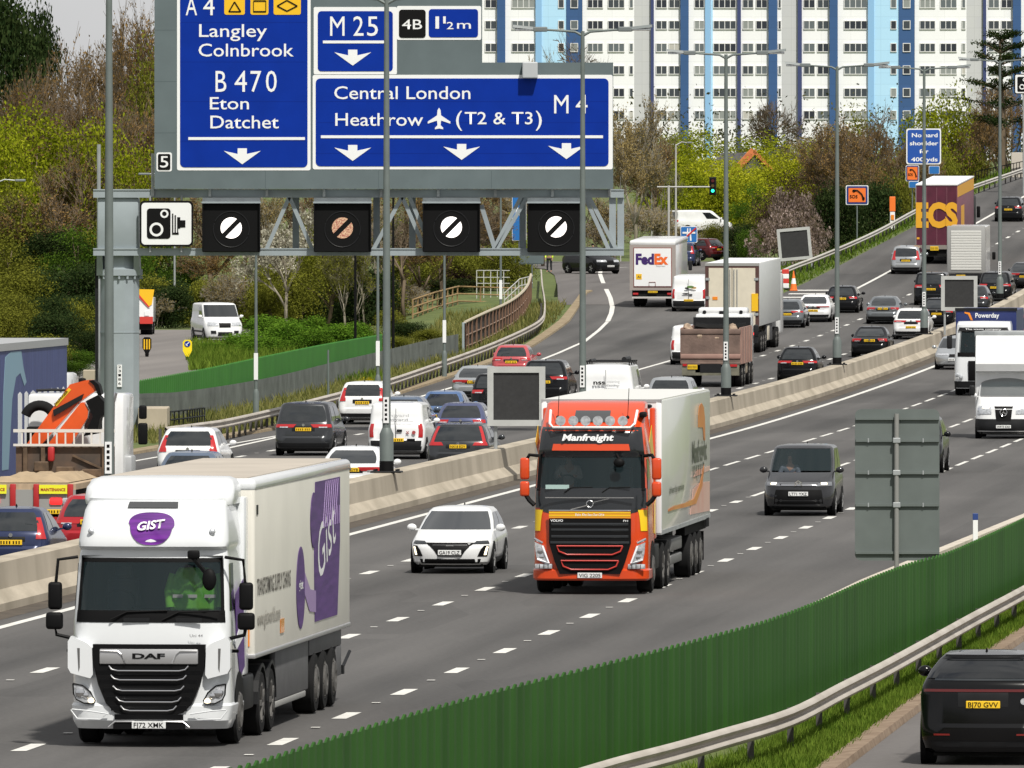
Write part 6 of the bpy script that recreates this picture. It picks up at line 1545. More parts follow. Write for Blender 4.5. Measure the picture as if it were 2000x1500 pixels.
bx(e, "cab", P_WHITE, -1.22, 1.25, 9.3, 11.3, .6, 3.42, r=.1); mb = MB(); rr = [(-.85+.38*math.cos(a), 8.9, 2.75+.38*math.sin(a)) for a in np.linspace(-.2, 2.8, 14)]; mb.tube(rr, .13, 8); mb.build("black_hose", M_RUBBER, e, smooth=60)
bx(e, "black_tank", M_BLACK, -1.15, -.6, 8.6, 9.0, 2.1, 2.6, r=.05); bx(e, "cab_rear_window", M_GLASS, .25, .7, 9.27, 9.3, 2.55, 3.1); loop_tube(e, "roof_beacon_bar", M_DARK, [(-1.0, 9.4, 3.5), (-.6, 9.4, 3.52), (.2, 9.4, 3.5)], .04)
loop_tube(e, "exhaust_pipe", M_CHROME, [(.95, 9.2, 1.4), (.98, 9.2, 3.2), (1.05, 9.2, 3.45)], .07); loop_tube(e, "stabiliser_leg", mat("leg_yellow", (.6, .45, .05), .5), [(1.05, 8.2, 1.3), (1.05, 8.2, 2.5)], .09); loop_tube(e, "stabiliser_leg", mat("leg_yellow"), [(-1.05, 8.2, 1.3), (-1.05, 8.2, 2.0)], .09)
truck_mirror(e, 1, 1.42, 11.0, 2.75, 3.1, M_BLACK, .2); truck_mirror(e, 1, 1.4, 11.0, 2.1, 2.65, M_BLACK, .24); bx(e, "side_locker", mat("locker_silver", (.42, .43, .44), .4, .4), 1.0, 1.42, 9.6, 10.4, .9, 1.85, r=.06)
# ---------------------------------------------------------------- tower blocks far behind
YT = 1390.0; ST = F/YT
def wall_mat(name, c, c2):
    m = bpy.data.materials.new(name); m.use_nodes = True; n = m.node_tree.nodes; l = m.node_tree.links
    b = n["Principled BSDF"]; b.inputs["Roughness"].default_value = .7
    t = n.new("ShaderNodeTexCoord"); mpn = n.new("ShaderNodeMapping"); mpn.inputs["Rotation"].default_value = (math.pi/2, 0, 0)
    br = n.new("ShaderNodeTexBrick"); br.inputs["Scale"].default_value = 1.0; br.inputs["Brick Width"].default_value = 3.6; br.inputs["Row Height"].default_value = 2.71/2
    br.inputs["Mortar Size"].default_value = .02; br.offset = 0; br.inputs["Color1"].default_value = (*c, 1); br.inputs["Color2"].default_value = (*c2, 1)
    br.inputs["Mortar"].default_value = tuple(x*.82 for x in c)+(1,)
    l.new(t.outputs["Object"], mpn.inputs[0]); l.new(mpn.outputs[0], br.inputs[0]); l.new(br.outputs[0], b.inputs["Base Color"]); return m
M_TW = wall_mat("tower_white", (.83, .84, .86), (.81, .82, .84)); M_TG = wall_mat("tower_grey", (.52, .53, .54), (.50, .51, .53))
M_TDB = wall_mat("tower_dark_blue", (.028, .085, .22), (.03, .09, .235)); M_TNB = mat("tower_navy", (.035, .05, .15), .6); M_TLB = wall_mat("tower_light_blue", (.40, .65, .86), (.42, .67, .87)); M_TMB = mat("tower_mid_blue", (.24, .45, .70), .6)
M_TGL = mat("tower_glass", (.06, .075, .085), .12, color2=(.26, .28, .27), vscale=.8, detail=2); M_TFR = mat("tower_frame", (.70, .70, .70), .6)
nt = M_TGL.node_tree; oi_ = nt.nodes.new("ShaderNodeObjectInfo"); rr_ = nt.nodes.new("ShaderNodeValToRGB"); rr_.color_ramp.interpolation = 'CONSTANT'
for pos_, c_ in ((.25, (.05, .06, .07, 1)), (.55, (.12, .14, .15, 1)), (.78, (.26, .28, .27, 1)), (.92, (.48, .47, .43, 1))): el_ = rr_.color_ramp.elements.new(pos_); el_.color = c_
rr_.color_ramp.elements[0].color = (.025, .03, .04, 1); rr_.color_ramp.elements[-1].color = (.5, .5, .47, 1)
nt.links.new(oi_.outputs["Random"], rr_.inputs[0]); nt.links.new(rr_.outputs[0], nt.nodes["Principled BSDF"].inputs["Base Color"])
WINP = {}
def window(parent, x, z, w, h):
    k = round(w, 2)
    if k not in WINP:
        n = max(1, round(w/.75)); mb = MB(); fw = .085
        mb.box(-w/2, w/2, -.06, .06, 0, fw); mb.box(-w/2, w/2, -.06, .06, h-fw, h)
        for i in range(n+1):
            xx = -w/2+(w-fw)*i/n; mb.box(xx, xx+fw, -.058, .058, fw, h-fw)
        f = mb.mesh("window"); f.materials.append(M_TFR)
        mb = MB(); mb.box(-w/2+.01, w/2-.01, -.02, .02, .01, h-.01); g = mb.mesh("pane"); g.materials.append(M_TGL); WINP[k] = (f, g)
    f, g = WINP[k]
    o = link_mesh("window", f, None, parent); o.location = (x, -.07, z); link_mesh("pane", g, None, o)
rows_py = [7, 48.5, 92.7, 136.5, 180.5, 224.3]
def tower(x0, x1, dx, label, cols, lo, hi):
    """x0,x1: outer faces in photo columns; cols shifted by dx"""
    gz0 = 13.0
    e = empty("tower_block", ((x0-1000)/ST, YT, gz0), 0, label, "tower block", "row of blue striped tower blocks")
    X = lambda p: (p-x0)/ST
    Zt = HC-(-260-HY)/ST-gz0
    mb = MB(); mb.box(0, X(x1), 0, 14, -1, Zt); mb.build("wall", M_TW, e)
    for a, b, m, d, nm in cols:
        a += dx; b += dx
        if b < x0-1 or a > x1+1: continue
        a = max(a, x0); b = min(b, x1)
        mb = MB(); mb.box(X(a), X(b), -d, .02, -1, Zt+.2); mb.build(nm, m, e)
    for a, b in WCOL:
        a += dx; b += dx
        if a < max(x0, lo) or b > min(x1, hi): continue
        for py in rows_py:
            z = HC-(py+9-HY)/ST-gz0
            dd = 0
            o = window(e, X((a+b)/2), z, (b-a)/ST, 1.08)
            last = e.children
    return e
WCOL = [(1147, 1178), (1187, 1220), (1229, 1237), (1281, 1303), (1306, 1328), (1356, 1376), (1393, 1438), (1450, 1472), (1476, 1499), (1519.5, 1526), (1569, 1592), (1596, 1619), (1648, 1694)]
STR = [(1239, 1271, M_TG, .03, "grey_panel"), (1271, 1277, M_TNB, .5, "navy_fin"), (1329, 1345, M_TDB, .6, "blue_fin"), (1377, 1387, M_TMB, .35, "light_fin"), (1388, 1392, M_TLB, .1, "light_edge"),
       (1440, 1447, M_TNB, .5, "navy_fin"), (1501, 1518, M_TDB, .6, "blue_fin"), (1527, 1557, M_TG, .03, "grey_panel"), (1558, 1566, M_TNB, .5, "navy_fin"), (1620, 1636, M_TDB, .6, "blue_fin"),
       (1695, 1707, M_TMB, .5, "stair_edge"), (1707, 1755, M_TLB, .35, "light_blue_stair"), (1755, 1786, M_TDB, .45, "dark_blue_stair")]
def small_windows(e, x0, dx):
    for a, b, off in ((1739, 1751, .38), (1763, 1778, .48)):
        for py in rows_py:
            o = None
            n0 = len(bpy.data.objects)
            window(e, (a+b)/2/ST-x0/ST+dx/ST, HC-(py+9-HY)/ST-13.0, (b-a)/ST, 1.08)
    for ch in e.children:
        if ch.name.startswith("window"):
            xx = ch.location.x*ST+x0-dx
            if 1735 < xx < 1755: ch.location.y = -.40
            elif 1755 < xx < 1782: ch.location.y = -.50
tA = tower(488, 1137, -649, "white tower block with blue fins showing behind the direction sign", STR, 930, 1140); small_windows(tA, 488, -649)
tB = tower(1137.5, 1786, 0, "middle white tower block with blue fins and a pale blue stair column", STR, 1137, 1790); small_windows(tB, 1137.5, 0)
tC = tower(1786.5, 2300, 649, "right hand white tower block with navy fin behind the cedar", STR, 1786, 2010)

# small house with an orange gable between the trees
p = W(1470, 330, 960); e = empty("house", (p.x, 960, 6.0), math.radians(20), "small house with an orange tiled gable roof among the yellow bushes", "house")
mb = MB(); mb.box(-2.6, 2.6, 0, 7, 0, 3.6); mb.build("wall", mat("house_brick", (.24, .12, .08), .85, var=.15), e)
mb = MB(); mb.prism_xz([(-2.9, 3.5), (2.9, 3.5), (0, 6.4)], -.15, 7.2); mb.build("roof", mat("roof_slate", (.09, .085, .09), .8, var=.2, vscale=2), e)
mb = MB(); mb.bar((-3.0, -.2, 3.55), (0, -.2, 6.55), .25, .55); mb.bar((3.0, -.2, 3.55), (0, -.2, 6.55), .25, .3); mb.build("tiled_verge", mat("roof_orange", (.50, .15, .05), .8, var=.2, vscale=3), e)

# ---------------------------------------------------------------- trees and bushes
def leaf_mat(name, c, c2, trans=.35, island=.35):
    m = bpy.data.materials.new(name); m.use_nodes = True; n = m.node_tree.nodes; l = m.node_tree.links
    for x in list(n):
        if x.type == 'BSDF_PRINCIPLED': n.remove(x)
    out = [x for x in n if x.type == 'OUTPUT_MATERIAL'][0]
    g = n.new("ShaderNodeNewGeometry"); r = n.new("ShaderNodeValToRGB")
    oi = n.new("ShaderNodeObjectInfo")
    t = n.new("ShaderNodeTexCoord"); z = n.new("ShaderNodeTexNoise"); z.inputs["Scale"].default_value = .55; z.inputs["Detail"].default_value = 3; l.new(t.outputs["Object"], z.inputs[0])
    a = n.new("ShaderNodeMath"); a.operation = 'MULTIPLY_ADD'; a.inputs[1].default_value = .5; l.new(g.outputs["Random Per Island"], a.inputs[0])
    b_ = n.new("ShaderNodeMath"); b_.operation = 'MULTIPLY_ADD'; b_.inputs[1].default_value = 1.1; b_.inputs[2].default_value = -.30; l.new(z.outputs[0], b_.inputs[0]); l.new(b_.outputs[0], a.inputs[2])
    r.color_ramp.elements[0].color = (*c, 1); r.color_ramp.elements[1].color = (*c2, 1); r.color_ramp.elements[0].position = .2; r.color_ramp.elements[1].position = .85
    l.new(a.outputs[0], r.inputs[0])
    hs = n.new("ShaderNodeHueSaturation"); mr = n.new("ShaderNodeMapRange"); mr.inputs[3].default_value = .8; mr.inputs[4].default_value = 1.2
    l.new(oi.outputs["Random"], mr.inputs[0]); l.new(mr.outputs[0], hs.inputs["Value"]); l.new(r.outputs[0], hs.inputs["Color"])
    d = n.new("ShaderNodeBsdfDiffuse"); tr = n.new("ShaderNodeBsdfTranslucent"); mx = n.new("ShaderNodeMixShader"); mx.inputs[0].default_value = trans
    l.new(hs.outputs[0], d.inputs[0]); l.new(hs.outputs[0], tr.inputs[0]); l.new(d.outputs[0], mx.inputs[1]); l.new(tr.outputs[0], mx.inputs[2]); l.new(mx.outputs[0], out.inputs[0])
    return m
M_BARK = mat("bark", (.085, .061, .039), .9, color2=(.165, .122, .078), vscale=2.5, stretch=(1, 1, .3))
M_BARKP = mat("bark_pale", (.20, .175, .13), .9, color2=(.30, .27, .21), vscale=2.5, stretch=(1, 1, .3))
LEAF = {"weed": leaf_mat("leaf_weed", (.05, .12, .012), (.16, .28, .03)), "green": leaf_mat("leaf_green", (.026, .062, .009), (.11, .185, .022)), "fresh": leaf_mat("leaf_fresh", (.10, .13, .007), (.33, .36, .022)),
        "lime": leaf_mat("leaf_lime", (.15, .18, .01), (.44, .44, .03)), "olive": leaf_mat("leaf_olive", (.075, .085, .012), (.24, .245, .038)),
        "dark": leaf_mat("leaf_dark", (.014, .030, .010), (.055, .078, .025)), "brown": leaf_mat("bud_brown", (.10, .062, .024), (.27, .17, .062), .2),
        "tan": leaf_mat("bud_tan", (.15, .11, .045), (.36, .28, .115), .25), "maroon": leaf_mat("leaf_maroon", (.035, .022, .018), (.085, .055, .04), .2),
        "blossom": leaf_mat("blossom_white", (.40, .38, .28), (.70, .68, .56), .3), "pink": leaf_mat("blossom_pink", (.22, .16, .14), (.45, .36, .33), .3), "yellow": leaf_mat("leaf_yellow", (.30, .26, .01), (.58, .46, .02))}
def rand_dir(r):
    z = r.uniform(-1, 1); a = r.uniform(0, 2*math.pi); q_ = math.sqrt(1-z*z); return Vector((q_*math.cos(a), q_*math.sin(a), z))
def leaves(r, pts, size, flat=.0):
    vs = []; fs = []
    for p in pts:
        n = rand_dir(r); a = n.orthogonal().normalized(); b = n.cross(a); t = r.uniform(0, 6.28)
        u = (a*math.cos(t)+b*math.sin(t)); w = n.cross(u); s = size*r.uniform(.6, 1.3); k = len(vs)
        vs += [p-u*s, p+w*s*.55, p+u*s, p-w*s*.55]; fs.append((k, k+1, k+2, k+3))
    return vs, fs
def ribbons(segs):
    vs = []; fs = []
    for p, q_, w0, w1 in segs:
        d = (q_-p); 
        if d.length < 1e-6: continue
        u = d.cross(Vector((.3, 1, .2))).normalized(); k = len(vs)
        vs += [p-u*w0, p+u*w0, q_+u*w1, q_-u*w1]; fs.append((k, k+1, k+2, k+3))
    return vs, fs
def lobes(r, h, w, n, base=.25):
    L = []
    for i in range(n):
        z = h*(base+(1-base)*r.uniform(.12, .88)); t = (z/h-base)/(1-base); env = math.sin(math.pi*min(1, .18+.80*t))**.7
        a = r.uniform(0, 6.28); d = w*.5*env*r.uniform(.15, .78); R = w*r.uniform(.14, .26)
        L.append((Vector((d*math.cos(a), d*math.sin(a), z)), R, R*r.uniform(.7, 1.0)))
    return L
def mk_leafy(name, seed, h, w, nleaf, size, lf, base=.22, nl=22, trunk=True, twig=None, barkm=None):
    """returns (trunk mesh, [(crown name, mesh)])"""
    r = random.Random(seed); L = lobes(r, h, w, nl, base); pts = []
    for i in range(nleaf):
        c, R, Rz = L[int(r.random()*len(L))]; d = rand_dir(r); k = r.random()**.45
        p = c+Vector((d.x*R*k, d.y*R*k, d.z*Rz*k))+rand_dir(r)*.12*R
        if p.z > .05: pts.append(p)
    vs, fs = leaves(r, pts, size); me = bpy.data.meshes.new("crown"); me.from_pydata(vs, [], fs); me.materials.append(LEAF[lf])
    mb = MB(); tr = h*.022
    mb.tube([(0, 0, -.5), (.05*w, .0, h*.25), (-.02*w, .03*w, h*.5), (.02*w, 0, h*.8)], [tr, tr*.8, tr*.5, tr*.15], 7)
    for c, R, Rz in L[::2]:
        z0 = max(h*.12, c.z*.55); mb.tube([(.02*w, 0, z0), ((c.x)*.5, c.y*.5, (z0+c.z)*.52), tuple(c)], [tr*.45, tr*.3, tr*.08], 5)
    t = mb.mesh("trunk"); t.materials.append(barkm or M_BARK); t.shade_smooth()
    return t, [("crown", me)]
def mk_bare(name, seed, h, w, lf, depth=6, bud=.05, nb=5000, spread=.55, barkm=None, tw=.012, stems=1, droop=0.0):
    r = random.Random(seed); segs = []; tips = []; mb = MB(); tr = h*.017
    def grow(p, d, ln, rad, lev):
        q_ = p+d*ln
        if lev <= 1: mb.tube([p, (p+q_)/2+rand_dir(r)*ln*.05, q_], [rad, rad*.85, rad*.7], 6 if lev == 0 else 5)
        else: segs.append((p, q_, max(rad, tw), max(rad*.6, tw*.7)))
        if lev >= 3:
            for k in range(3): tips.append(p.lerp(q_, r.random())+rand_dir(r)*.12)
        if lev >= depth or ln < .22: return
        n = 3 if lev < 4 else 3
        for k in range(n+(1 if r.random() < .4 else 0)):
            a = rand_dir(r); nd = (d*(1-.25*r.random())+a*spread*r.uniform(.6, 1.25)+Vector((0, 0, .16-droop))).normalized()
            nd.x *= w/h*1.5; nd.y *= w/h*1.5; nd.normalize()
            grow(p.lerp(q_, r.uniform(.55, 1.0)), nd, ln*r.uniform(.58, .86), rad*.62, lev+1)
    for s in range(stems):
        a = 6.28*s/max(1, stems); st = Vector((.12*w*math.cos(a), .12*w*math.sin(a), -.3)) if stems > 1 else Vector((0, 0, -.3))
        grow(st, Vector((.18*math.cos(a), .18*math.sin(a), 1)).normalized() if stems > 1 else Vector((0, 0, 1)), h*.30, tr if stems == 1 else tr*.6, 0)
    zmax = max(q_.z for _, q_, _, _ in segs); k = h/zmax
    vs, fs = ribbons(segs); vs = [v*1.0 for v in vs]
    me = bpy.data.meshes.new("twigs"); me.from_pydata([(v.x, v.y, v.z*k) for v in vs], [], fs); me.materials.append(barkm or M_BARK)
    r.shuffle(tips); vs, fs = leaves(r, tips[:nb], bud); cm = bpy.data.meshes.new("crown"); cm.from_pydata([(v.x, v.y, v.z*k) for v in vs], [], fs); cm.materials.append(LEAF[lf])
    mb.v = [(x, y, z*k) for x, y, z in mb.v]; t = mb.mesh("trunk"); t.materials.append(barkm or M_BARK); t.shade_smooth()
    return t, [("crown", cm), ("twigs", me)]
PROTO = {
    "green1": mk_leafy("g", 11, 10, 8, 10000, .125, "green"), "fresh1": mk_leafy("f", 12, 10, 8.5, 11500, .115, "fresh"), "lime1": mk_leafy("l", 13, 8, 8, 11000, .105, "lime"),
    "olive1": mk_leafy("o", 14, 10, 8, 8500, .11, "olive", nl=26), "dark1": mk_leafy("d", 15, 12, 9, 12000, .145, "dark"), "fresh2": mk_leafy("f2", 16, 9, 7, 6500, .105, "fresh", nl=30),
    "bushg": mk_leafy("bg", 17, 4, 6, 8500, .09, "green", .0, 26), "busho": mk_leafy("bo", 18, 4, 6, 8500, .09, "olive", .0, 26), "bushl": mk_leafy("bl", 19, 4.5, 6, 5500, .12, "lime", .0, 24),
    "bushm": mk_leafy("bm", 20, 5, 7, 9500, .09, "maroon", .0, 26), "bushd": mk_leafy("bd", 21, 4, 6, 9000, .10, "dark", .0, 26), "bushf": mk_leafy("bf", 28, 4, 6, 5500, .12, "weed", .0, 26),
    "bare1": mk_bare("b1", 22, 12, 9, "brown", bud=.085, nb=5200), "bare2": mk_bare("b2", 23, 11, 8, "tan", bud=.08, nb=5200, barkm=M_BARKP), "bare3": mk_bare("b3", 24, 12, 10, "brown", bud=.07, nb=4800, spread=.7),
    "bare4": mk_bare("b4", 25, 10, 8, "brown", bud=.0, nb=10, spread=.7, tw=.018), "bloss": mk_bare("b5", 26, 9, 7, "blossom", bud=.12, nb=2600, spread=.6, barkm=M_BARKP), "pinkb": mk_bare("b6", 27, 5, 7, "pink", bud=.10, nb=3000, spread=.9, stems=4),
    "willow": mk_bare("b7", 29, 10, 6, "olive", bud=.10, nb=5200, spread=.45, stems=3, barkm=M_BARKP), "tanb": mk_bare("b8", 31, 6, 7, "tan", bud=.09, nb=5200, spread=.8, stems=4, barkm=M_BARKP),
}
BASEH = {"green1": (10, 8), "fresh1": (10, 8.5), "lime1": (8, 8), "olive1": (10, 8), "dark1": (12, 9), "fresh2": (9, 7), "bushg": (4, 6), "busho": (4, 6), "bushl": (4.5, 6), "bushm": (5, 7), "bushd": (4, 6), "bushf": (4, 6),
         "bare1": (12, 9), "bare2": (11, 8), "bare3": (12, 10), "bare4": (10, 8), "bloss": (9, 7), "pinkb": (5, 7), "willow": (10, 6), "tanb": (6, 7)}
# measured crown widths, so that trees are planted at their real size
for k, (t, parts) in PROTO.items():
    xs = [v.co.x for v in parts[0][1].vertices]+[v.co.x for v in parts[-1][1].vertices]; zs_ = [v.co.z for v in parts[0][1].vertices]+[v.co.z for v in parts[-1][1].vertices]
    xs.sort(); BASEH[k] = (max(zs_), xs[int(len(xs)*.985)]-xs[int(len(xs)*.015)])
GROUPS = {}
def plant(kind, px, Y, top, wpx, base=None, label=None, cat=None, group=None, zb=None):
    """base/top rows of the photo; the trunk stands on the ground"""
    s = F/Y; X = (px-1000)/s
    g = zb if zb is not None else (gz(X, Y) if base is None else HC-(base-HY)/s)
    g = min(g, gz(X, Y)+1.5) if base is not None else g
    H = HC-(top-HY)/s-g; Wd = wpx/s
    bush = kind.startswith("bush") or kind in ("pinkb", "tanb")
    t, parts = PROTO[kind]
    e = empty("bush" if bush else "tree", (X, Y, g), RND.uniform(0, 6.28), label, cat or ("bush" if bush else "tree"), group)
    bh, bw = BASEH[kind]; e.scale = (Wd/bw, Wd/bw*.9, H/bh)
    link_mesh("trunk", t, None, e)
    for nm, me in parts: link_mesh(nm, me, None, e)
    return e
WL = "trees of the wood left of the motorway"
LBL = {"bare1": "bare brown budding tree in the wood on the left", "bare3": "spreading bare brown tree in the wood on the left", "bare2": "pale barked bare tree with tan buds in the wood on the left", "olive1": "olive green tree in the wood on the left",
       "green1": "mid green leafy tree in the wood on the left", "fresh1": "fresh yellow green leafy tree in the wood on the left", "dark1": "dark evergreen tree at the upper left corner", "bushg": "green leafy bush on the left verge",
       "busho": "olive green bush at the foot of the left wood", "bushd": "dark ivy green bush at the foot of the left wood", "fresh2": "loose yellow green tree in the wood on the left", "bushf": "fresh green bush on the grass mound", "willow": "many stemmed yellowish willow in the wood on the left", "bloss": "white blossoming tree in the wood on the left",
       "bare4": "leafless twiggy tree in the wood on the left", "tanb": "tan twiggy thicket in the wood on the left"}
left = [("dark1", 20, 800, -60, 150), ("dark1", 75, 830, -20, 90), ("bare1", 140, 800, 40, 170), ("bare3", 60, 790, 90, 200), ("bare1", 215, 790, -20, 190), ("bare3", 290, 780, -40, 200), ("bare1", 350, 790, -30, 180),
        ("olive1", 270, 760, 40, 150), ("bare3", 130, 740, 110, 200), ("bare1", 20, 740, 100, 180), ("bare1", 230, 735, 130, 190), ("bare1", 310, 730, 170, 160), ("olive1", 180, 720, 230, 180), ("bare1", 20, 720, 220, 200),
        ("fresh1", 70, 705, 180, 210), ("fresh1", 20, 700, 210, 170), ("fresh2", 175, 702, 190, 150), ("fresh2", 260, 700, 250, 120), ("bare1", 130, 700, 260, 170), ("olive1", 210, 690, 330, 170), ("olive1", 40, 690, 330, 180), ("bare1", 110, 690, 350, 190),
        ("green1", 150, 676, 430, 170), ("green1", 250, 676, 420, 150), ("dark1", 100, 680, 440, 150), ("olive1", 20, 672, 440, 160), ("bushd", 175, 668, 500, 120), ("bushd", 110, 668, 520, 130), ("busho", 40, 664, 520, 150), ("busho", 20, 655, 570, 140),
        ("busho", 100, 652, 590, 130), ("bushd", 150, 650, 570, 100), ("busho", 160, 545, 625, 90), ("bushd", 110, 540, 600, 110), ("busho", 60, 545, 605, 110), ("busho", 10, 540, 590, 120), ("bushg", 150, 500, 680, 90), ("busho", 90, 500, 650, 110), ("bushd", 170, 520, 640, 70), ("bushg", 130, 480, 700, 90), ("busho", 30, 560, 570, 130), ("bushd", 90, 565, 570, 120), ("busho", 150, 570, 580, 110), ("bushd", 205, 520, 650, 50),
        ("bare3", 330, 730, 330, 170), ("bare1", 410, 725, 330, 180), ("bare3", 480, 725, 340, 170), ("dark1", 300, 700, 440, 120), ("green1", 350, 690, 470, 130), ("bare1", 400, 690, 450, 150), ("bushd", 310, 684, 530, 110), ("busho", 400, 680, 560, 120), ("bushd", 455, 672, 560, 100)]
for k, px, Y, top, w in left: plant(k, px, Y, top, w, label=LBL[k], group=WL)
behind = [("bare2", 520, 720, 330, 150), ("bare1", 600, 725, 330, 160), ("bare2", 680, 725, 330, 160), ("bare1", 770, 728, 330, 160), ("bare3", 850, 730, 330, 170), ("bare1", 930, 735, 320, 150), ("bare2", 1010, 745, 320, 150), ("bare1", 1060, 770, 330, 120), ("bare2", 1120, 790, 320, 140),
          ("bloss", 560, 640, 400, 150), ("bloss", 530, 650, 470, 120), ("fresh2", 620, 655, 400, 110), ("willow", 715, 640, 400, 130), ("willow", 680, 630, 450, 100), ("olive1", 640, 640, 430, 120), ("bare4", 790, 640, 400, 130), ("bare4", 860, 660, 400, 150), ("bare1", 820, 650, 420, 130), ("bare4", 940, 690, 390, 120), ("fresh2", 1000, 720, 400, 90),
          ("bare1", 620, 660, 420, 110), ("bare4", 540, 655, 480, 100), ("busho", 760, 600, 600, 80), ("bushd", 880, 680, 540, 110), ("busho", 840, 575, 640, 80), ("bushd", 800, 590, 625, 70), ("busho", 780, 560, 655, 70), ("bushd", 960, 690, 480, 100), ("bare1", 900, 690, 380, 150), ("busho", 1010, 705, 470, 70)]
for i in range(46):
    px = 285+i*15.5; Y = (648 if px < 480 else 644 if px < 780 else 684)+RND.uniform(-4, 16); kk = RND.choice(["tanb", "busho", "bushd", "busho", "tanb", "bushd", "bushm"])
    behind.append((kk, px+RND.uniform(-8, 8), Y, RND.uniform(500, 575) if px < 780 else RND.uniform(470, 530), RND.uniform(85, 130)))
LBL["bushm"] = "dark brown bush at the foot of the left wood"
for k, px, Y, top, w in behind: plant(k, px, Y, top, w, label=LBL[k].replace("in the wood on the left", "behind the gantry truss").replace("at the foot of the left wood", "behind the brown fence and railings").replace("at the upper left corner", "behind the gantry truss"), group="trees behind the gantry truss")
mound = [("bushf", 560, 560, 622, 120), ("bushf", 520, 575, 612, 120), ("bushf", 600, 570, 614, 110), ("bushf", 650, 555, 630, 110), ("bushf", 700, 556, 630, 80), ("bushf", 470, 560, 650, 100), ("bushf", 420, 555, 668, 80), ("bushf", 610, 545, 640, 110), ("bushf", 520, 545, 655, 110), ("bushf", 690, 556, 626, 90)]
for k, px, Y, top, w in mound: plant(k, px, Y, top, w, label="leafy green weed clump on the mound beside the white panel van", group="weed clumps on the mound")
right = [("bare2", 1200, 800, 190, 130, "tall tan budding tree at the right end of the gantry"), ("bare2", 1240, 820, 180, 130, "tall tan budding tree left of the parcel lorry"), ("bare1", 1280, 850, 220, 110, "bare brown tree left of the traffic signal"), ("tanb", 1180, 790, 400, 90, "tan thicket under the right end of the gantry"),
         ("tanb", 1260, 830, 380, 100, "tan thicket behind the parcel lorry"), ("willow", 1290, 860, 240, 110, "yellowish willow left of the traffic signal"), ("fresh2", 1310, 900, 250, 120, "loose yellow green tree over the white motorhome"), ("lime1", 1360, 920, 290, 130, "bright yellow green tree beside the traffic signal"), ("lime1", 1420, 930, 290, 150, "bright yellow green tree right of the traffic signal"), ("fresh1", 1350, 900, 330, 130, "yellow green tree above the white motorhome"),
         ("bushl", 1420, 880, 340, 110, "yellow bush behind the fourth lamp post"), ("green1", 1470, 870, 350, 90, "green tree below the orange gable"), ("lime1", 1560, 940, 262, 130, "chartreuse leafy tree beside the fifth lamp post"), ("lime1", 1510, 960, 285, 90, "small chartreuse tree right of the orange gable"), ("fresh2", 1450, 1000, 250, 170, "pale green tree line in front of the middle tower"), ("fresh2", 1340, 1020, 235, 150, "pale green tree line below the towers at centre"), ("bare2", 1590, 1000, 235, 130, "pale budding tree in front of the middle tower"),
         ("bare4", 1100, 1000, 40, 130, "leafless tree rising above the direction sign"), ("tanb", 1040, 990, 90, 90, "tan treetop above the left of the sign step"), ("bare4", 1520, 1010, 180, 110, "leafless tree in front of the grey tower panel"), ("bushm", 1540, 800, 325, 120, "dark maroon bush above the pinkish one"), ("bushm", 1590, 810, 335, 110, "dark maroon bush left of the orange telephone sign"), ("pinkb", 1570, 775, 360, 150, "pinkish blossom bush behind the tilted message board"), ("pinkb", 1530, 765, 400, 120, "pinkish blossom bush at the grass edge"),
         ("bushd", 1450, 800, 430, 70, "dark bush beside the dark red estate"), ("bushg", 1460, 790, 440, 60, "green bush beside the tilted message board"), ("bare1", 1640, 850, 230, 130, "bare brown tree behind the orange telephone sign"), ("bare3", 1700, 850, 190, 150, "tall bare brown tree left of the blue notice"), ("bare1", 1660, 840, 210, 130, "bare brown tree with dense twigs behind the fifth lamp post"), ("olive1", 1700, 860, 190, 140, "olive tree behind the tall bare brown tree"), ("bare1", 1760, 840, 250, 110, "bare brown tree overlapping the blue notice"), ("bushd", 1640, 805, 350, 100, "dark green bush below the orange telephone sign"),
         ("bushd", 1700, 815, 340, 110, "dark green bush by the emergency telephone post"), ("bare1", 1700, 825, 290, 120, "low bare brown tree above the emergency telephone post"), ("busho", 1760, 822, 330, 80, "olive bush left of the maroon lorry"), ("fresh2", 1840, 880, 150, 120, "yellow green tree behind the maroon lorry"), ("fresh2", 1800, 870, 180, 110, "yellow green tree above the blue notice"), ("olive1", 1870, 900, 190, 110, "olive tree right of the maroon lorry"), ("bare1", 1830, 880, 220, 110, "bare brown tree right of the blue notice"),
         ("bare3", 1920, 900, 140, 130, "bare brown tree under the dark cedar"), ("bare1", 1975, 910, 130, 120, "bare brown tree at the right edge"), ("bare1", 1880, 890, 240, 100, "bare brown tree behind the parapet railing"), ("busho", 1850, 860, 290, 80, "olive bush behind the far guard rail"), ("busho", 1900, 880, 270, 90, "olive bush by the far parapet"), ("bare1", 1800, 860, 270, 100, "bare brown tree behind the maroon lorry roof"),
         ("tanb", 1335, 835, 432, 60, "tan scrub in front of the white motorhome's tail"), ("busho", 1395, 832, 430, 60, "olive scrub in front of the white motorhome's nose"), ("lime1", 1452, 945, 305, 50, "small bright tree in front of the orange gable"), ("tanb", 1400, 850, 436, 130, "tan scrub behind the dark red estate"), ("busho", 1500, 850, 380, 100, "olive bush left of the dark maroon bush"), ("green1", 1420, 900, 380, 120, "green tree below the traffic signal"), ("fresh1", 1300, 880, 330, 110, "yellow green tree left of the signal arm")]
for k, px, Y, top, w, lb in right: plant(k, px, Y, top, w, label=lb)
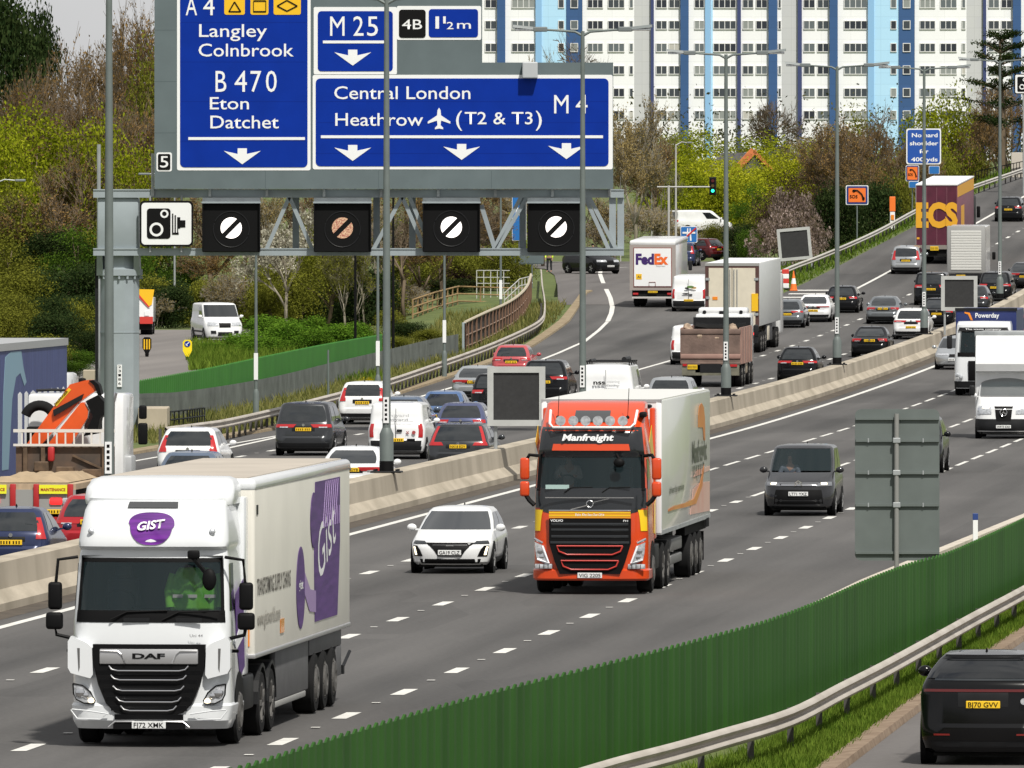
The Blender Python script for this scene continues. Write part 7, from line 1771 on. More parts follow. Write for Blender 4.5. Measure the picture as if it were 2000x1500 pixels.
# far tree line that closes the horizon
far = leaf_mat("far_wood_leaf", (.05, .06, .03), (.12, .12, .06), .2)
r_ = random.Random(77); pts = []
for i in range(40000):
    X = r_.uniform(-130, 140); Y = 1120+r_.uniform(-40, 60); pts.append(Vector((X, Y, gz(X, Y)+abs(r_.gauss(0, 1))*2.2+r_.uniform(0, 4.0))))
vs, fs = leaves(r_, pts, .20); me = bpy.data.meshes.new("far_wood"); me.from_pydata(vs, [], fs); o = link_mesh("far_wood", me, far)
tag(o, "low far belt of scrub in front of the tower blocks", "scrub", kind="stuff")
# cedar
s = F/880.; e = empty("tree", ((1955-1000)/s, 880, gz((1955-1000)/s, 880)), 0, "dark cedar with layered flat branches at the upper right", "tree")
r_ = random.Random(41); mb = MB(); H = HC-(55-HY)/s-e.location.z; mb.tube([(0, 0, -.5), (.1, 0, H*.5), (-.1, 0, H*.95)], [.35, .25, .05], 8); mb.build("trunk", M_BARK, e, smooth=60)
pts = []; mb = MB()
for z, ln in ((.96, 1.4), (.90, 2.2), (.84, 3.0), (.77, 3.6), (.70, 3.4), (.60, 3.6), (.50, 3.0)):
    for k in range(6):
        a = r_.uniform(0, 6.28); L_ = ln*r_.uniform(.6, 1.1)
        tip = Vector((L_*math.cos(a), L_*math.sin(a), H*z+r_.uniform(.1, .5))); mb.tube([(0, 0, H*z-.5), tip*.5+Vector((0, 0, H*z*.5-.1)), tip], [.08, .05, .02], 5)
        for j in range(170): t = r_.random()**.6; pts.append(Vector((tip.x*t, tip.y*t, H*z-.3+(tip.z-H*z+.3)*t))+Vector((r_.gauss(0, .28), r_.gauss(0, .28), r_.gauss(0, .09))))
mb.build("limbs", M_BARK, e)
vs, fs = leaves(r_, pts, .10); me = bpy.data.meshes.new("crown"); me.from_pydata(vs, [], fs); link_mesh("crown", me, LEAF["dark"], e)

# ---------------------------------------------------------------- grass
def grass(name, spots, label, hmin, hmax, m, w=.012):
    r = random.Random(4); vs = []; fs = []
    for X, Y in spots:
        z = gz(X, Y)-.02; h = r.uniform(hmin, hmax); a = r.uniform(0, 6.28); dx, dy = r.gauss(0, h*.35), r.gauss(0, h*.35); k = len(vs); ww = w*r.uniform(.7, 1.6)
        vs += [(X-ww*math.cos(a), Y-ww*math.sin(a), z), (X+ww*math.cos(a), Y+ww*math.sin(a), z), (X+dx, Y+dy, z+h)]; fs.append((k, k+1, k+2))
    me = bpy.data.meshes.new(name); me.from_pydata(vs, [], fs); o = link_mesh(name, me, m); tag(o, label, "grass", kind="stuff"); return o
M_BLADE = leaf_mat("grass_blade", (.05, .10, .010), (.17, .24, .035), .3); M_BLADE2 = leaf_mat("grass_blade_dry", (.10, .115, .03), (.24, .22, .08), .3)
r_ = random.Random(8); spots = []
gx_l = lambda Y: float(np.interp(Y, [p.y for p in PR], [p.x for p in PR])); sr_l = lambda Y: float(np.interp(Y, [a for a, b in SR], [b for a, b in SR]))
while len(spots) < 60000:
    Y = r_.uniform(150, 260); a, b = gx_l(Y)-.6, sr_l(Y)-.35
    if b > a: spots.append((r_.uniform(a, b), Y))
grass("verge_grass", spots, "short green grass on the near verge below the guard rail", .06, .26, M_BLADE, .016)
spots = []
while len(spots) < 26000:
    Y = r_.uniform(395, 640); d = r_.uniform(.7, 7.5); u = uL(Y)-d; spots.append((xof(u, Y), Y))
grass("verge_grass", spots, "rough dry grass on the verge along the left guard rail", .12, .5, M_BLADE2, .03)
spots = []
while len(spots) < 26000:
    Y = r_.uniform(655, 900); d = r_.uniform(.3, 14)*r_.random()**.5; u = -48.0-d; X = xof(u, Y)
    if X > 14.5 or Y > 760: spots.append((X, Y))
grass("verge_grass", spots, "green grass bank along the climbing carriageway", .1, .35, M_BLADE, .04)
spots = []
while len(spots) < 16000:
    Y = r_.uniform(500, 580); X = (r_.uniform(370, 745)-1000)*Y/F; spots.append((X, Y))
grass("mound_grass", spots, "lush green grass and weeds on the mound behind the far green fence", .15, .6, M_BLADE, .035)

# ---------------------------------------------------------------- roadside furniture
def pole(label, px, Y, base=None, h=9.0, m=M_POSTG, r=.07, name="street_lamp", arm=None, thick=True, lab=True, cat="lamp post"):
    X = (px-1000)*Y/F; g = gz(X, Y); e = empty(name, (X, Y, g), 0, label, cat)
    mb = MB(); mb.tube([(0, 0, -.2), (0, 0, h)], [r, r*.6], 8); mb.build("pole", m, e, smooth=50)
    if thick: mb = MB(); mb.tube([(0, 0, -.2), (0, 0, 1.1), (0, 0, 1.25)], [r*1.7, r*1.7, r], 10); mb.build("base_shaft", m, e, smooth=50)
    if lab: mb = MB(); mb.box(-r*1.1, r*1.1, -r-.02, -r-.005, 1.6, 2.6); mb.build("number_label", M_WHITE, e)
    if arm:
        mb = MB(); mb.tube([(0, 0, h-.1), (arm*.5, 0, h+.15), (arm, 0, h+.1)], [.05, .04, .03], 6); mb.build("arm", m, e, smooth=50)
        mb = MB(); mb.rbox(min(arm*.95, arm*1.4), max(arm*.95, arm*1.4), -.12, .12, h+.04, h+.17, .04); mb.build("lamp_head", mat("lamp_head_grey"), e)
    return e
pole("grey lamp column with a white label in front of the far green fence, left end", 500, 432, h=9, arm=1.2)
pole("grey lamp column by the yellow flowers behind the guard rail", 738, 462, h=9, arm=1.2)
pole("grey lamp column left of the brown slatted fence", 868, 512, h=9, arm=1.2)
pole("grey lamp column beside the white railings behind the brown fence", 978, 600, h=9.5, arm=1.2)
pole("slim black column behind the far green fence, left one", 694, 545, h=9, m=M_BLACK, thick=False, lab=False)
pole("slim black column just behind the second lamp post", 768, 530, h=9, m=M_BLACK, thick=False, lab=False)
pole("white lamp column on the side road with its arm left of the direction sign", 341, 668, h=8.6, m=M_STEEL, arm=-1.5, thick=False, lab=False)
pole("lamp arm reaching in from the left edge above the wood", -14, 640, h=8.2, m=M_STEEL, arm=1.3, thick=False, lab=False)
pole("plain grey post in front of the far green fence", 641, 470, h=2.1, r=.06, name="post", thick=False, lab=False, cat="post")
pole("pale lamp column beside the traffic signal arm", 1320, 800, h=8.2, m=mat("pole_pale", (.42, .42, .40), .6), r=.09, arm=.8, thick=False, lab=False)
pole("thin pale lamp column behind the parcel lorry", 1273, 850, h=9, m=mat("pole_pale"), r=.06, thick=False, lab=False)
pole("thin pole at the right end of the gantry", 1212, 800, h=6, m=mat("pole_pale"), r=.05, thick=False, lab=False, cat="pole", name="pole")
# traffic signal on a mast arm
Y = 795.; s = F/Y; X = (1306-1000)/s; e = empty("traffic_signal", (X, Y, gz(X, Y)), 0, "traffic signal showing green at the end of a long pale arm", "traffic light")
za = HC-(365-HY)/s-e.location.z; mb = MB(); mb.tube([(0, 0, -.2), (0, 0, za+.1)], .08, 8); mb.build("post", mat("pole_pale"), e); mb = MB(); mb.tube([(-.8, 0, za), ((1388-1306)/s, 0, za)], .05, 8); mb.build("arm", mat("pole_pale"), e)
xh = (1392-1306)/s; mb = MB(); mb.rbox(xh-.18, xh+.18, -.1, .12, za-.5, za+.62, .03); mb.build("signal_head", M_BLACK, e); mb = MB(); mb.rbox(xh-.24, xh+.24, .0, .03, za-.56, za+.68, .02); mb.build("backing_board", M_DARK, e)
for z, m in ((.42, mat("lens_dark_red", (.08, .01, .01), .3)), (.08, mat("lens_dark_amber", (.08, .05, .01), .3)), (-.27, mat("lens_green_lit", (.02, .85, .45), .3, emit=2.5))):
    mb = MB(); mb.disc((xh, -.12, za+z), .11, 'y', 16, .03); mb.build("lens", m, e)
# end of motorway sign
def small_sign(label, x0, x1, y0, y1, Y, bg_, border=M_WHITE, post=True, r=.08, name="road_sign", zg=None):
    s = F/Y; xc = (x0+x1)/2; X = (xc-1000)/s; g = gz(X, Y); e = empty(name, (X, Y, g), 0, label, "road sign")
    w = (x1-x0)/s; h = (y1-y0)/s; zb = HC-(y1-HY)/s-g
    mb = MB(); mb.prism_xz(rrect(-w/2, w/2, zb, zb+h, min(r, w*.2)), -.02, .02); mb.build("border", border, e)
    q_ = w*.035; mb = MB(); mb.prism_xz(rrect(-w/2+q_, w/2-q_, zb+q_, zb+h-q_, min(r, w*.18)), -.035, -.02); mb.build("panel", bg_, e)
    if post: mb = MB(); mb.tube([(0, .06, -.2), (0, .06, zb+h*.9)], .045, 8); mb.build("post", M_POSTG, e)
    return e, w, h, zb
M_SKY = mat("sign_light_blue", (.015, .14, .42), .45)
e, w, h, zb = small_sign("blue sign with a white motorway symbol crossed by a red bar", 1329, 1362, 442, 474, 772, M_SKY)
def pz(e, poly, d, nm, m): mb = MB(); mb.prism_xz(poly, -d-.012, -d); return mb.build(nm, m, e)
for sx in (-1, 1): pz(e, [(sx*.06*w, zb+.12*h), (sx*.16*w, zb+.12*h), (sx*.10*w, zb+.88*h), (sx*.04*w, zb+.88*h)][::-sx], .04, "motorway_symbol", M_WHITE)
pz(e, [(-.38*w, zb+.55*h), (.38*w, zb+.55*h), (.38*w, zb+.66*h), (-.38*w, zb+.66*h)], .05, "motorway_symbol", M_WHITE)
mb = MB(); mb.bar((-.42*w, -.07, zb+.1*h), (.42*w, -.07, zb+.9*h), .02, .09*w); mb.build("red_bar", mat("sign_red", (.5, .02, .02), .5), e)
M_NAVYB = mat("sign_navy", (.012, .03, .17), .5)
def sos(label, x0, x1, y0, y1, Y):
    e, w, h, zb = small_sign(label, x0, x1, y0, y1, Y, M_NAVYB); q_ = .12*w
    pz(e, rrect(-w/2+q_, w/2-q_, zb+q_, zb+h-q_, .03), .04, "orange_panel", M_ORANGE); text("lettering", "SOS", -.33*w, .02*w, zb+.34*h, .17*h, -.07, M_BLACK, e, bold=.02)
    mb = MB(); mb.tube([(-.16*w, -.08, zb+.76*h), (.02*w, -.08, zb+.74*h), (.2*w, -.08, zb+.56*h), (.30*w, -.08, zb+.3*h)], [.035*w, .03*w, .03*w, .035*w], 6); mb.sphere((-.14*w, -.08, zb+.72*h), (.075*w, .03, .06*w)); mb.sphere((.28*w, -.08, zb+.32*h), (.06*w, .03, .08*w)); mb.build("handset_symbol", M_BLACK, e); return e
sos("orange emergency telephone sign with a black handset above the grass bank", 1652, 1696, 362, 400, 735)
sos("orange emergency telephone sign half hidden by the brown tree and maroon lorry", 1769, 1795, 323, 354, 790)
e, w, h, zb = small_sign("blue notice about no hard shoulder, its left edge behind bare twigs", 1770, 1838, 251, 321, 792, mat("notice_blue", (.012, .075, .36), .45), r=.15)
for k, (t_, a, b) in enumerate((("No hard", -.34, .40), ("shoulder", -.40, .42), ("for", -.12, .14), ("400 yds", -.36, .40))): text("lettering", t_, a*w, b*w, zb+h*(.76-.225*k), .115*h, -.04, M_WHITE, e, bold=.02)
small_sign("tiny blue sign above the maroon lorry's roof", 1814, 1835, 324, 340, 788, M_SKY); small_sign("small blue plate beneath the half hidden telephone sign", 1775, 1795, 354, 367, 789.8, M_SKY, post=False)
# emergency telephone post
Y = 745.; s = F/Y; X = (1743-1000)/s; e = empty("telephone_post", (X, Y, gz(X, Y)), 0, "narrow orange and white emergency telephone box on the grass bank", "telephone box")
zt_ = HC-(384-HY)/s-e.location.z; mb = MB(); mb.rbox(-.16, .16, -.14, .14, -.2, zt_*.55, .03); mb.build("pedestal", M_WHITE, e); mb = MB(); mb.rbox(-.19, .19, -.17, .17, zt_*.55, zt_, .03); mb.build("box", M_ORANGE, e)
mb = MB(); mb.box(-.1, .1, -.19, -.17, zt_*.3, zt_*.45); mb.build("label_plate", M_AMBER, e)
# camera sign at the right edge
Y = 800.; s = F/Y; X = (2002-1000)/s; e = empty("camera_sign", (X, Y, gz(X, Y)), 0, "white speed camera symbol sign cut by the right edge", "road sign")
zb = HC-(184-HY)/s-e.location.z; hh = 40/s; mb = MB(); mb.prism_xz(rrect(-21/s, 25/s, zb, zb+hh, .12), -.02, .02); mb.build("black_border", M_BLACK, e); pz(e, rrect(-19/s, 23/s, zb+2/s, zb+hh-2/s, .1), .02, "white_panel", M_WHITE); pz(e, rrect(-15/s, 4/s, zb+5/s, zb+hh-6/s, .08), .04, "camera_symbol", M_BLACK)
for x, z, R in ((-6, 14, 5.5), (-1, 28, 3.5)): mb = MB(); mb.tube([(x/s+R/s*.8*math.cos(a), -.06, zb+z/s+R/s*.8*math.sin(a)) for a in np.linspace(0, 6.283, 17)], .045, 5, False); mb.build("lens_symbol", M_WHITE, e)
mb = MB(); mb.tube([(-3/s, .06, -.2), (-3/s, .06, zb+hh*.9)], .06, 8); mb.build("post", M_STEEL, e)
# cones and barrier at the nose
def cone(label, px, py):
    q_ = hit(px, py); e = empty("traffic_cone", q_, 0, label, "traffic cone"); mb = MB(); mb.rbox(-.2, .2, -.2, .2, 0, .05, .02); mb.build("base", M_ORANGE, e)
    k = 1.25
    for z0, z1, m, nm in ((.05, .35, M_ORANGE, "cone"), (.35, .62, M_WHITE, "white_sleeve"), (.62, 1.0, M_ORANGE, "tip")):
        mb = MB(); mb.tube([(0, 0, z0), (0, 0, z1)], [.17*(1-z0)+.02, .17*(1-z1)+.02], 14); mb.build(nm, m, e, smooth=50)
    e.scale = (1.15,)*3
cone("orange and white traffic cone beside the tilted message board's foot", 1550, 568)
q_ = hit(1534, 566); e = empty("road_barrier", q_, 0, "narrow red and white road barrier board beside the white lorry", "barrier")
for k in range(4): mb = MB(); mb.rbox(-.2, .2, -.05, .05, .1+.27*k, .37+.27*k, .02); mb.build("stripe", mat("barrier_red", (.55, .04, .03), .5) if k % 2 else M_WHITE, e)
mb = MB(); mb.rbox(-.28, .28, -.25, .25, 0, .1, .03); mb.build("foot", M_DARK, e)
# keep left bollards on the side road
def bollard(label, px, py, dark):
    q_ = hit(px, py); e = empty("bollard", q_, 0, label, "bollard"); mb = MB(); mb.tube([(0, 0, 0), (0, 0, .18)], [.07, .10], 10); mb.build("stem", M_BLACK, e)
    mb = MB(); mb.prism_xz([(-.06, .15), (.06, .15), (.21, .45), (.21, .85), (.12, .95), (-.12, .95), (-.21, .85), (-.21, .45)], -.08, .08); mb.build("body", M_BLACK if dark else mat("bollard_yellow", (.85, .66, .01), .4), e)
    if dark:
        for x in (-.12, 0, .12): mb = MB(); mb.box(x-.03, x+.03, -.09, -.08, .38, .85); mb.build("stripe", M_YELLOW, e)
    else:
        mb = MB(); mb.disc((0, -.09, .76), .14, 'y', 20, .02); mb.build("blue_disc", M_BLUE, e); mb = MB(); mb.bar((.08, -.11, .84), (-.07, -.11, .70), .012, .04); mb.bar((-.07, -.11, .70), (.02, -.11, .68), .012, .035); mb.bar((-.07, -.11, .70), (-.07, -.11, .79), .012, .035); mb.build("white_arrow", M_WHITE, e)
bollard("black and yellow striped bollard right of the gantry column", 287, 698, True); bollard("bright yellow keep left bollard on the side road", 366, 704, False)
bollard("black and yellow bollard among the bushes left of the gantry column", 162, 656, True)
# works lorry behind the gantry column
q_ = hit(262, 655); e = empty("works_lorry", q_, 0, "works lorry showing an orange and white sign board behind the gantry column", "lorry"); s = F/q_.y
bx(e, "body", P_WHITE, -1.1, 1.0, 0, 5, .7, 2.0, r=.05); bx(e, "chassis", M_UNDER, -1.0, .9, .1, 5, .3, .7); axle(e, 1.0, .4, .95); axle(e, 4.2, .4, .95); bx(e, "sign_board", M_WHITE, -1.0, 1.02, -.08, 0, 1.0, 2.45)
mb = MB(); mb.prism_xz([(-.2, 2.48), (1.08, 2.45), (.95, 1.65), (.8, 1.55)], -.12, -.08); mb.build("orange_triangle", M_ORANGE if False else M_YELLOW, e); mb = MB(); mb.prism_xz([(.0, 2.3), (.05, 2.45), (.85, 1.5), (.75, 1.5)], -.14, -.12); mb.build("red_edge", mat("barrier_red"), e)
bx(e, "tail_board", mat("barrier_red"), .3, 1.0, -.1, -.02, .62, 1.0); bx(e, "white_stripe", M_WHITE, .55, .8, -.12, -.1, 1.05, 1.3)
# railings, fences on the left
def rail_fence(name, label, pts, hs, m, r=.03, step=1.8, cat="railing", top=None):
    e = empty(name, pts[0], 0, label, cat); o0 = Vector(pts[0])
    for z in hs:
        mb = MB(); mb.tube([p-o0+Vector((0, 0, z)) for p in pts], r, 6); mb.build("rail", m, e)
    for p in resample(pts, step): mb = MB(); mb.tube([p-o0+Vector((0, 0, -1.2)), p-o0+Vector((0, 0, max(hs)))], r, 6); mb.build("post", m, e)
    return e
def at(px, py, Y): return W(px, py, Y)
rail_fence("wooden_fence", "long timber post and rail fence on the bank behind the brown slatted fence", [at(806, 615, 640), at(850, 600, 650), at(895, 588, 660), at(960, 590, 662), at(1030, 592, 664)], (0, .42, .84), mat("timber", (.28, .185, .085), .8, var=.2), .05, 2.2, "fence")
rail_fence("white_railing", "white tubular railing on the bank behind the brown slatted fence", [at(931, 562, 668), at(965, 562, 670), at(995, 562, 672)], (.25, .6, 1.0), mat("railing_pale", (.50, .50, .47), .5), .03, .9)
rail_fence("white_railing", "pale handrail of the steps beside the grey lamp column", [at(985, 590, 650), at(1015, 562, 655), at(1040, 556, 660)], (.1, .5), mat("railing_pale"), .03, 1.2)
rail_fence("black_railing", "low black railing beside the concrete plinth", [at(332, 842, 418), at(365, 838, 420), at(400, 833, 424)], (.1, .4, .7), mat("railing_dark", (.05, .055, .05), .6), .035, .55)
# brown slatted parapet fence
bt = [Vector(W(x, y, Y)) for x, y, Y in ((908, 632, 560), (950, 612, 580), (985, 597, 598), (1012, 580, 615), (1030, 560, 632), (1037, 538, 655))]
bb = [Vector(W(x, y, Y)) for x, y, Y in ((908, 692, 560), (950, 676, 580), (985, 655, 598), (1012, 636, 615), (1030, 610, 632), (1037, 580, 655))]
e = empty("brown_fence", bb[0], 0, "brown slatted parapet fence with a pale top rail beside the exit", "fence"); o0 = bb[0].copy()
bt = smooth_path(bt, 8); bb = smooth_path(bb, 8); M_BRN = mat("slat_brown", (.15, .085, .055), .75, var=.25, vscale=2)
for k_ in range(27):
    i = min(len(bt)-2, int(k_*(len(bt)-1)/27)); f_ = k_*(len(bt)-1)/27-i
    p0_, p1_ = bb[i].lerp(bb[i+1], f_)-o0, bt[i].lerp(bt[i+1], f_)-o0
    mb = MB(); mb.box(p0_.x-.02, p0_.x+.075, p0_.y-.1, p0_.y+.1, p0_.z-.4, p1_.z+.02); mb.build("slat", M_BRN, e)
for i in []:
    a, b = bb[i]-o0-Vector((0, 0, .3)), bt[i]-o0; d = (bb[i+1]-bb[i]); d.z = 0; d.normalize(); w = .20
    mb = MB(); mb.hexa([a-d*w, a+d*w, a+d*w+Vector((0, .1, 0)), a-d*w+Vector((0, .1, 0)), b-d*w, b+d*w, b+d*w+Vector((0, .1, 0)), b-d*w+Vector((0, .1, 0))]); mb.build("slat", M_BRN, e)
mb = MB(); mb.tube([p-o0+Vector((0, 0, .06)) for p in bt], .075, 6); mb.build("top_rail", mat("rail_cream", (.46, .40, .30), .6), e)
for t_ in (.25, .6): mb = MB(); mb.tube([bb[i].lerp(bt[i], t_)-o0+Vector((.0, 0, 0)) for i in range(len(bt))], .035, 5); mb.build("mid_rail", mat("slat_pale", (.26, .18, .14), .8), e)
mb = MB(); mb.rbox(-.14, .06, -.1, .1, -.5, (bt[0]-o0).z+.05, .02); mb.build("end_post", M_GANT, e)
mb = MB(); 
for i in range(len(bt)-1): mb.add([bb[i]-o0+Vector((-.04, 0, -.4)), bb[i+1]-o0+Vector((-.04, 0, -.4)), bt[i+1]-o0+Vector((-.04, 0, -.02)), bt[i]-o0+Vector((-.04, 0, -.02))], [(0, 1, 2, 3)])
mb.build("backing_board", mat("slat_back", (.03, .022, .02), .9), e)
# grey boards, blue sign and post behind the gantry truss
for x0, x1, y0, y1, Y, lb in ((953, 1008, 495, 516, 690, "small grey sign back under the gantry beam, left one"), (1016, 1062, 494, 516, 690, "small grey sign back under the gantry beam, right one")):
    small_sign(lb, x0, x1, y0, y1, Y, M_BACK, M_BACK)
e, w, h, zb = small_sign("blue sign on a white post seen through the gantry truss", 1000, 1028, 380, 470, 700, M_SKY)
text("lettering", "A4", -.3*w, .3*w, zb+.55*h, .2*h, -.05, M_WHITE, e)
# yellow flowers, small verge posts
q_ = hit(722, 752); e = plant("bushl", 718, 458, 735, 42, label="clump of yellow flowers on the verge by the grey lamp column", cat="flowers")
for ch in e.children:
    if ch.name.startswith("crown"): ch.data = ch.data.copy(); ch.data.materials[0] = LEAF["yellow"]
e.name = "flower_clump"
Y = 452.; X = (681-1000)*Y/F; e = empty("marker_post", (X, Y, gz(X, Y)), 0, "small white marker post with black top behind the left guard rail", "marker post"); mb = MB(); mb.rbox(-.06, .06, -.04, .04, -.2, .75, .01); mb.build("shaft", M_WHITE, e); mb = MB(); mb.rbox(-.065, .065, -.045, .045, .75, .95, .01); mb.build("cap", M_BLACK, e)
# motorhome parked on the roundabout
e, lf = car("white motorhome parked beyond the roundabout under the signal arm", "motorhome", P_WHITE, L=5.0, W=2.0, H=1.8, kind="van", group=None, rearglass=True, badge=False, name="motorhome"); X = (1362-1000)*850/F; e.location = (X-2.0, 850, HC-(458-HY)/(F/850)); e.rotation_euler = (0, 0, math.radians(-62))
# parapet and railing at the far right
e = empty("parapet", W(1905, 352, 830), 0, "black railing on a pale parapet at the far right", "railing")
for k in range(16): mb = MB(); mb.box(k*.21, k*.21+.05, -.03, .03, .0+.03*k, .62+.045*k); mb.build("baluster", M_BLACK, e)
mb = MB(); mb.bar((0, 0, .62), (3.4, 0, 1.35), .06, .06); mb.bar((0, 0, .0), (3.4, 0, .5), .06, .06); mb.build("handrail", M_BLACK, e); mb = MB(); mb.rbox(2.6, 4.2, .3, .6, -1.5, 2.0, .03); mb.build("pale_pier", mat("pier_pale", (.50, .46, .40), .8), e)
# ---------------------------------------------------------------- people
M_SKIN = mat("skin", (.42, .24, .17), .55); M_HIVIS = mat("hi_vis_yellow", (.55, .75, .02), .6, emit=0.0); M_HIVO = mat("hi_vis_orange", (.85, .22, .02), .6); M_TROU = mat("dark_trousers", (.015, .017, .022), .8); M_HAIR = mat("dark_hair", (.02, .014, .01), .7)
M_SHIRT = mat("work_shirt", (.10, .12, .16), .8); M_PALEHIV = mat("hi_vis_green", (.10, .42, .03), .65, color2=(.22, .62, .06), vscale=5)
def skinned(name, verts, edges, m, parent, root=0, sub=2):
    me = bpy.data.meshes.new(name); me.from_pydata([v[:3] for v in verts], edges, []); me.materials.append(m)
    o = bpy.data.objects.new(name, me); COL.objects.link(o); o.parent = parent
    o.modifiers.new("skin", 'SKIN'); s = o.modifiers.new("sub", 'SUBSURF'); s.levels = sub; s.render_levels = sub
    for i, d in enumerate(me.skin_vertices[0].data):
        d.radius = (verts[i][3], verts[i][4] if len(verts[i]) > 4 else verts[i][3]); d.use_root = (i == root)
    return o
def hand(V, E, w, palm_dir, side):
    """five fingers of unequal length from the wrist vertex w"""
    x, y, z = V[w][:3]; d = Vector(palm_dir).normalized(); a = d.orthogonal().normalized(); V.append((x+d.x*.07, y+d.y*.07, z+d.z*.07, .028, .018)); p = len(V)-1; E.append((w, p)); P = Vector(V[p][:3])
    for k, (off, L_) in enumerate(((-.03, .06), (-.01, .075), (.01, .07), (.03, .055))):
        q1 = P+a*off+d*L_*.55; q2 = q1+d*L_*.5+Vector((0, .015, 0)); V.append((*q1, .009)); V.append((*q2, .008)); E.append((p, len(V)-2)); E.append((len(V)-2, len(V)-1))
    t1 = Vector((x, y, z))+d*.03+a*side*.045; t2 = t1+d*.035; V.append((*t1, .010)); V.append((*t2, .009)); E.append((w, len(V)-2)); E.append((len(V)-2, len(V)-1))
def person(label, loc, rz, sit=False, top=None, legs=None, hat=None):
    e = empty("person", loc, rz, label, "person")
    top = top or M_SHIRT; legs = legs or M_TROU
    h = 0.0 if not sit else -.50
    if not sit:
        V = [(0, 0, .95, .13, .10), (0, 0, 1.15, .13, .10), (0, .01, 1.36, .15, .10), (0, .01, 1.47, .06), (0, .0, 1.55, .06), (0, -.01, 1.63, .085, .10), (0, -.01, 1.72, .07, .085),
             (-.18, 0, 1.40, .06), (-.25, .02, 1.13, .045), (-.23, .10, .90, .032), (.18, 0, 1.40, .06), (.26, .0, 1.13, .045), (.22, .12, .92, .032),
             (-.10, 0, .86, .085), (-.12, .02, .48, .06), (-.13, 0, .09, .042), (-.14, .15, .04, .035), (.10, 0, .86, .085), (.12, .03, .48, .06), (.14, -.03, .09, .042), (.15, .12, .04, .035)]
    else:
        V = [(0, 0, .12, .15, .11), (0, .02, .36, .14, .10), (0, .03, .58, .16, .10), (0, .04, .70, .06), (0, .05, .78, .06), (0, .06, .86, .085, .10), (0, .06, .95, .07, .085),
             (-.19, .04, .62, .06), (-.26, .20, .42, .045), (-.17, .42, .46, .032), (.19, .04, .62, .06), (.27, .20, .42, .045), (.17, .42, .46, .032),
             (-.10, .08, .08, .085), (-.12, .45, .10, .06), (-.12, .52, -.30, .042), (-.12, .64, -.36, .035), (.10, .08, .08, .085), (.12, .45, .10, .06), (.12, .52, -.30, .042), (.12, .64, -.36, .035)]
    E = [(0, 1), (1, 2), (2, 3), (3, 4), (4, 5), (5, 6), (2, 7), (7, 8), (8, 9), (2, 10), (10, 11), (11, 12), (0, 13), (13, 14), (14, 15), (15, 16), (0, 17), (17, 18), (18, 19), (19, 20)]
    base = list(V)
    hand(V, E, 9, (0, .3, -1) if not sit else (.1, 1, -.1), 1); hand(V, E, 12, (0, .3, -1) if not sit else (-.1, 1, -.1), -1)
    hv = base[5]; V.append((hv[0], hv[1]+.105, hv[2]-.01, .014)); E.append((5, len(V)-1))
    skinned("body", V, E, M_SKIN, e)
    ix = [0, 1, 2, 7, 8, 9, 10, 11, 12]; T = [(*base[i][:3], base[i][3]+.018, (base[i][4] if len(base[i]) > 4 else base[i][3])+.018) for i in ix]
    skinned("jacket", T, [(0, 1), (1, 2), (2, 3), (3, 4), (4, 5), (2, 6), (6, 7), (7, 8)], top, e)
    ix = [0, 13, 14, 15, 17, 18, 19]; T = [(*base[i][:3], base[i][3]+.012, (base[i][4] if len(base[i]) > 4 else base[i][3])+.012) for i in ix]
    skinned("trousers", T, [(0, 1), (1, 2), (2, 3), (0, 4), (4, 5), (5, 6)], legs, e)
    hp = base[6]; mb = MB(); mb.sphere((hp[0], hp[1]-.015, hp[2]-.005), (.088, .105, .085), 14, 8); mb.build("cap" if hat else "hair", hat or M_HAIR, e, smooth=60)
    for s in (-1, 1): mb = MB(); mb.sphere((s*.035, hv[1]+.088, hv[2]+.015), .012, 8, 6); mb.build("eye", M_BLACK, e)
    mb = MB(); mb.sphere((0, hv[1]+.085, hv[2]-.05), (.025, .01, .007), 8, 6); mb.build("mouth", mat("lips", (.30, .10, .09), .5), e)
    return e
def on(vehicle, p): 
    M = Matrix.Translation(vehicle.location) @ vehicle.rotation_euler.to_matrix().to_4x4(); return M @ Vector(p)
X, Y = (1073-1000)*738/F, 738.; person("standing officer in a yellow hi-vis jacket left of the black response car", (X, Y, slipz(X, Y)+.1), math.radians(160), top=M_HIVIS, hat=M_BLACK)
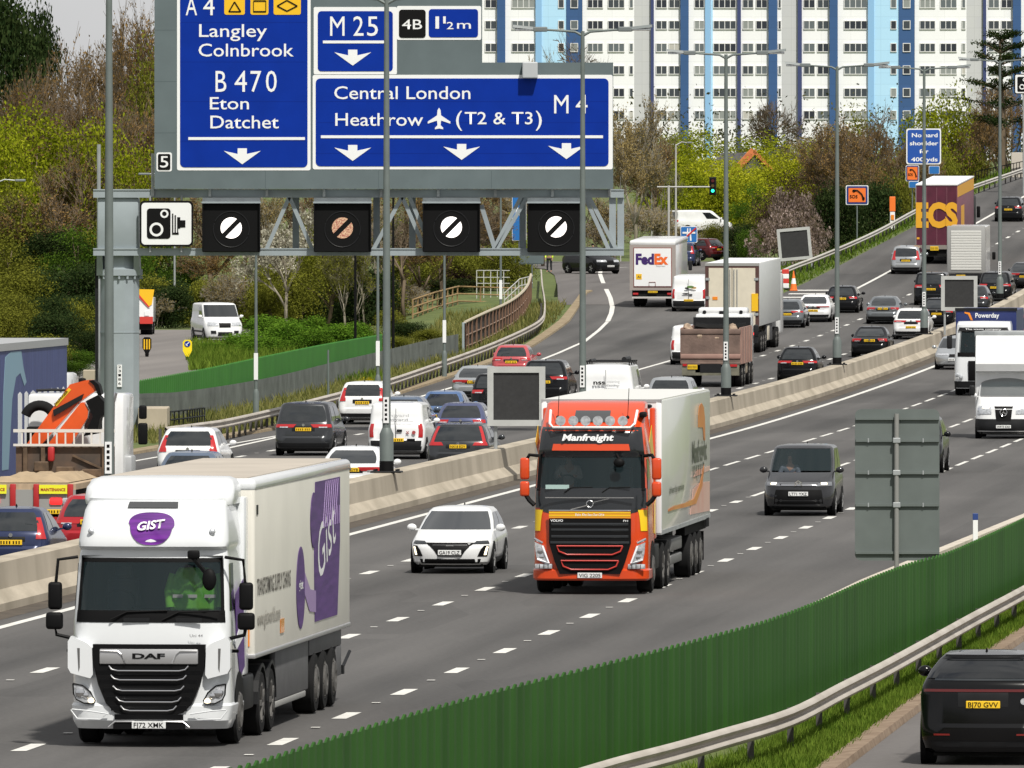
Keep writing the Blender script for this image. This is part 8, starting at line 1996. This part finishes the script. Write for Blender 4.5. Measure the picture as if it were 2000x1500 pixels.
X, Y = (1158-1000)*741/F, 741.; person("standing officer in an orange hi-vis jacket right of the black response car", (X, Y, slipz(X, Y)+.1), math.radians(190), top=M_HIVO, hat=M_BLACK)
def driver(label, v, p, top): person(label, on(v, p), v.rotation_euler.z, True, top=top)
driver("driver in a dark shirt behind the wheel of the dark grey people carrier", CIT, (.38, 2.05, .62), M_SHIRT)
driver("driver in a pale shirt behind the orange lorry's windscreen", VOLE, (.55, -1.25, 2.02), mat("pale_shirt", (.45, .42, .40), .8))
driver("driver in a red top behind the windscreen of the tipper with the blue body", TIPE, (.55, -1.25, 1.60), mat("red_top", (.40, .08, .06), .8))
driver("driver in a grey top at the wheel of the white high box van", SPRE, (.45, 2.4, .95), M_SHIRT)
# hi-vis jacket hanging behind the white lorry's windscreen
e = empty("hi_vis_jacket", on(DAFE, (-.62, -.72, 2.05)), DAFE.rotation_euler.z, "bright green hi-vis jacket hung behind the white lorry's windscreen", "jacket")
vs = []; fs = []; r_ = random.Random(2); nx, nz_ = 10, 12
for j in range(nz_+1):
    for i in range(nx+1):
        t = j/nz_; w = .34*(1-.35*max(0, t-.72)/.28)*(1+.10*(1-t)); x = -w+2*w*i/nx; vs.append((x, .10*math.cos(x*3)+.035*math.sin(i*1.9+t*3)+r_.uniform(-.008, .008), .66*t))
for j in range(nz_):
    for i in range(nx): fs.append((j*(nx+1)+i, j*(nx+1)+i+1, (j+1)*(nx+1)+i+1, (j+1)*(nx+1)+i))
mb = MB(); mb.add(vs, fs); o = mb.build("cloth", M_PALEHIV, e, smooth=60); o.modifiers.new("thick", 'SOLIDIFY').thickness = .02
mb = MB(); mb.tube([(-.33, .0, .56), (-.42, .02, .3), (-.40, .05, .05)], [.07, .075, .07], 10); mb.tube([(.33, .0, .56), (.40, .02, .3), (.38, .05, .05)], [.07, .075, .07], 10); mb.build("sleeves", M_PALEHIV, e, smooth=60)
mb = MB(); mb.box(-.33, .33, .112, .125, .2, .25); mb.build("reflective_band", mat("reflective_silver", (.55, .56, .55), .35), e)
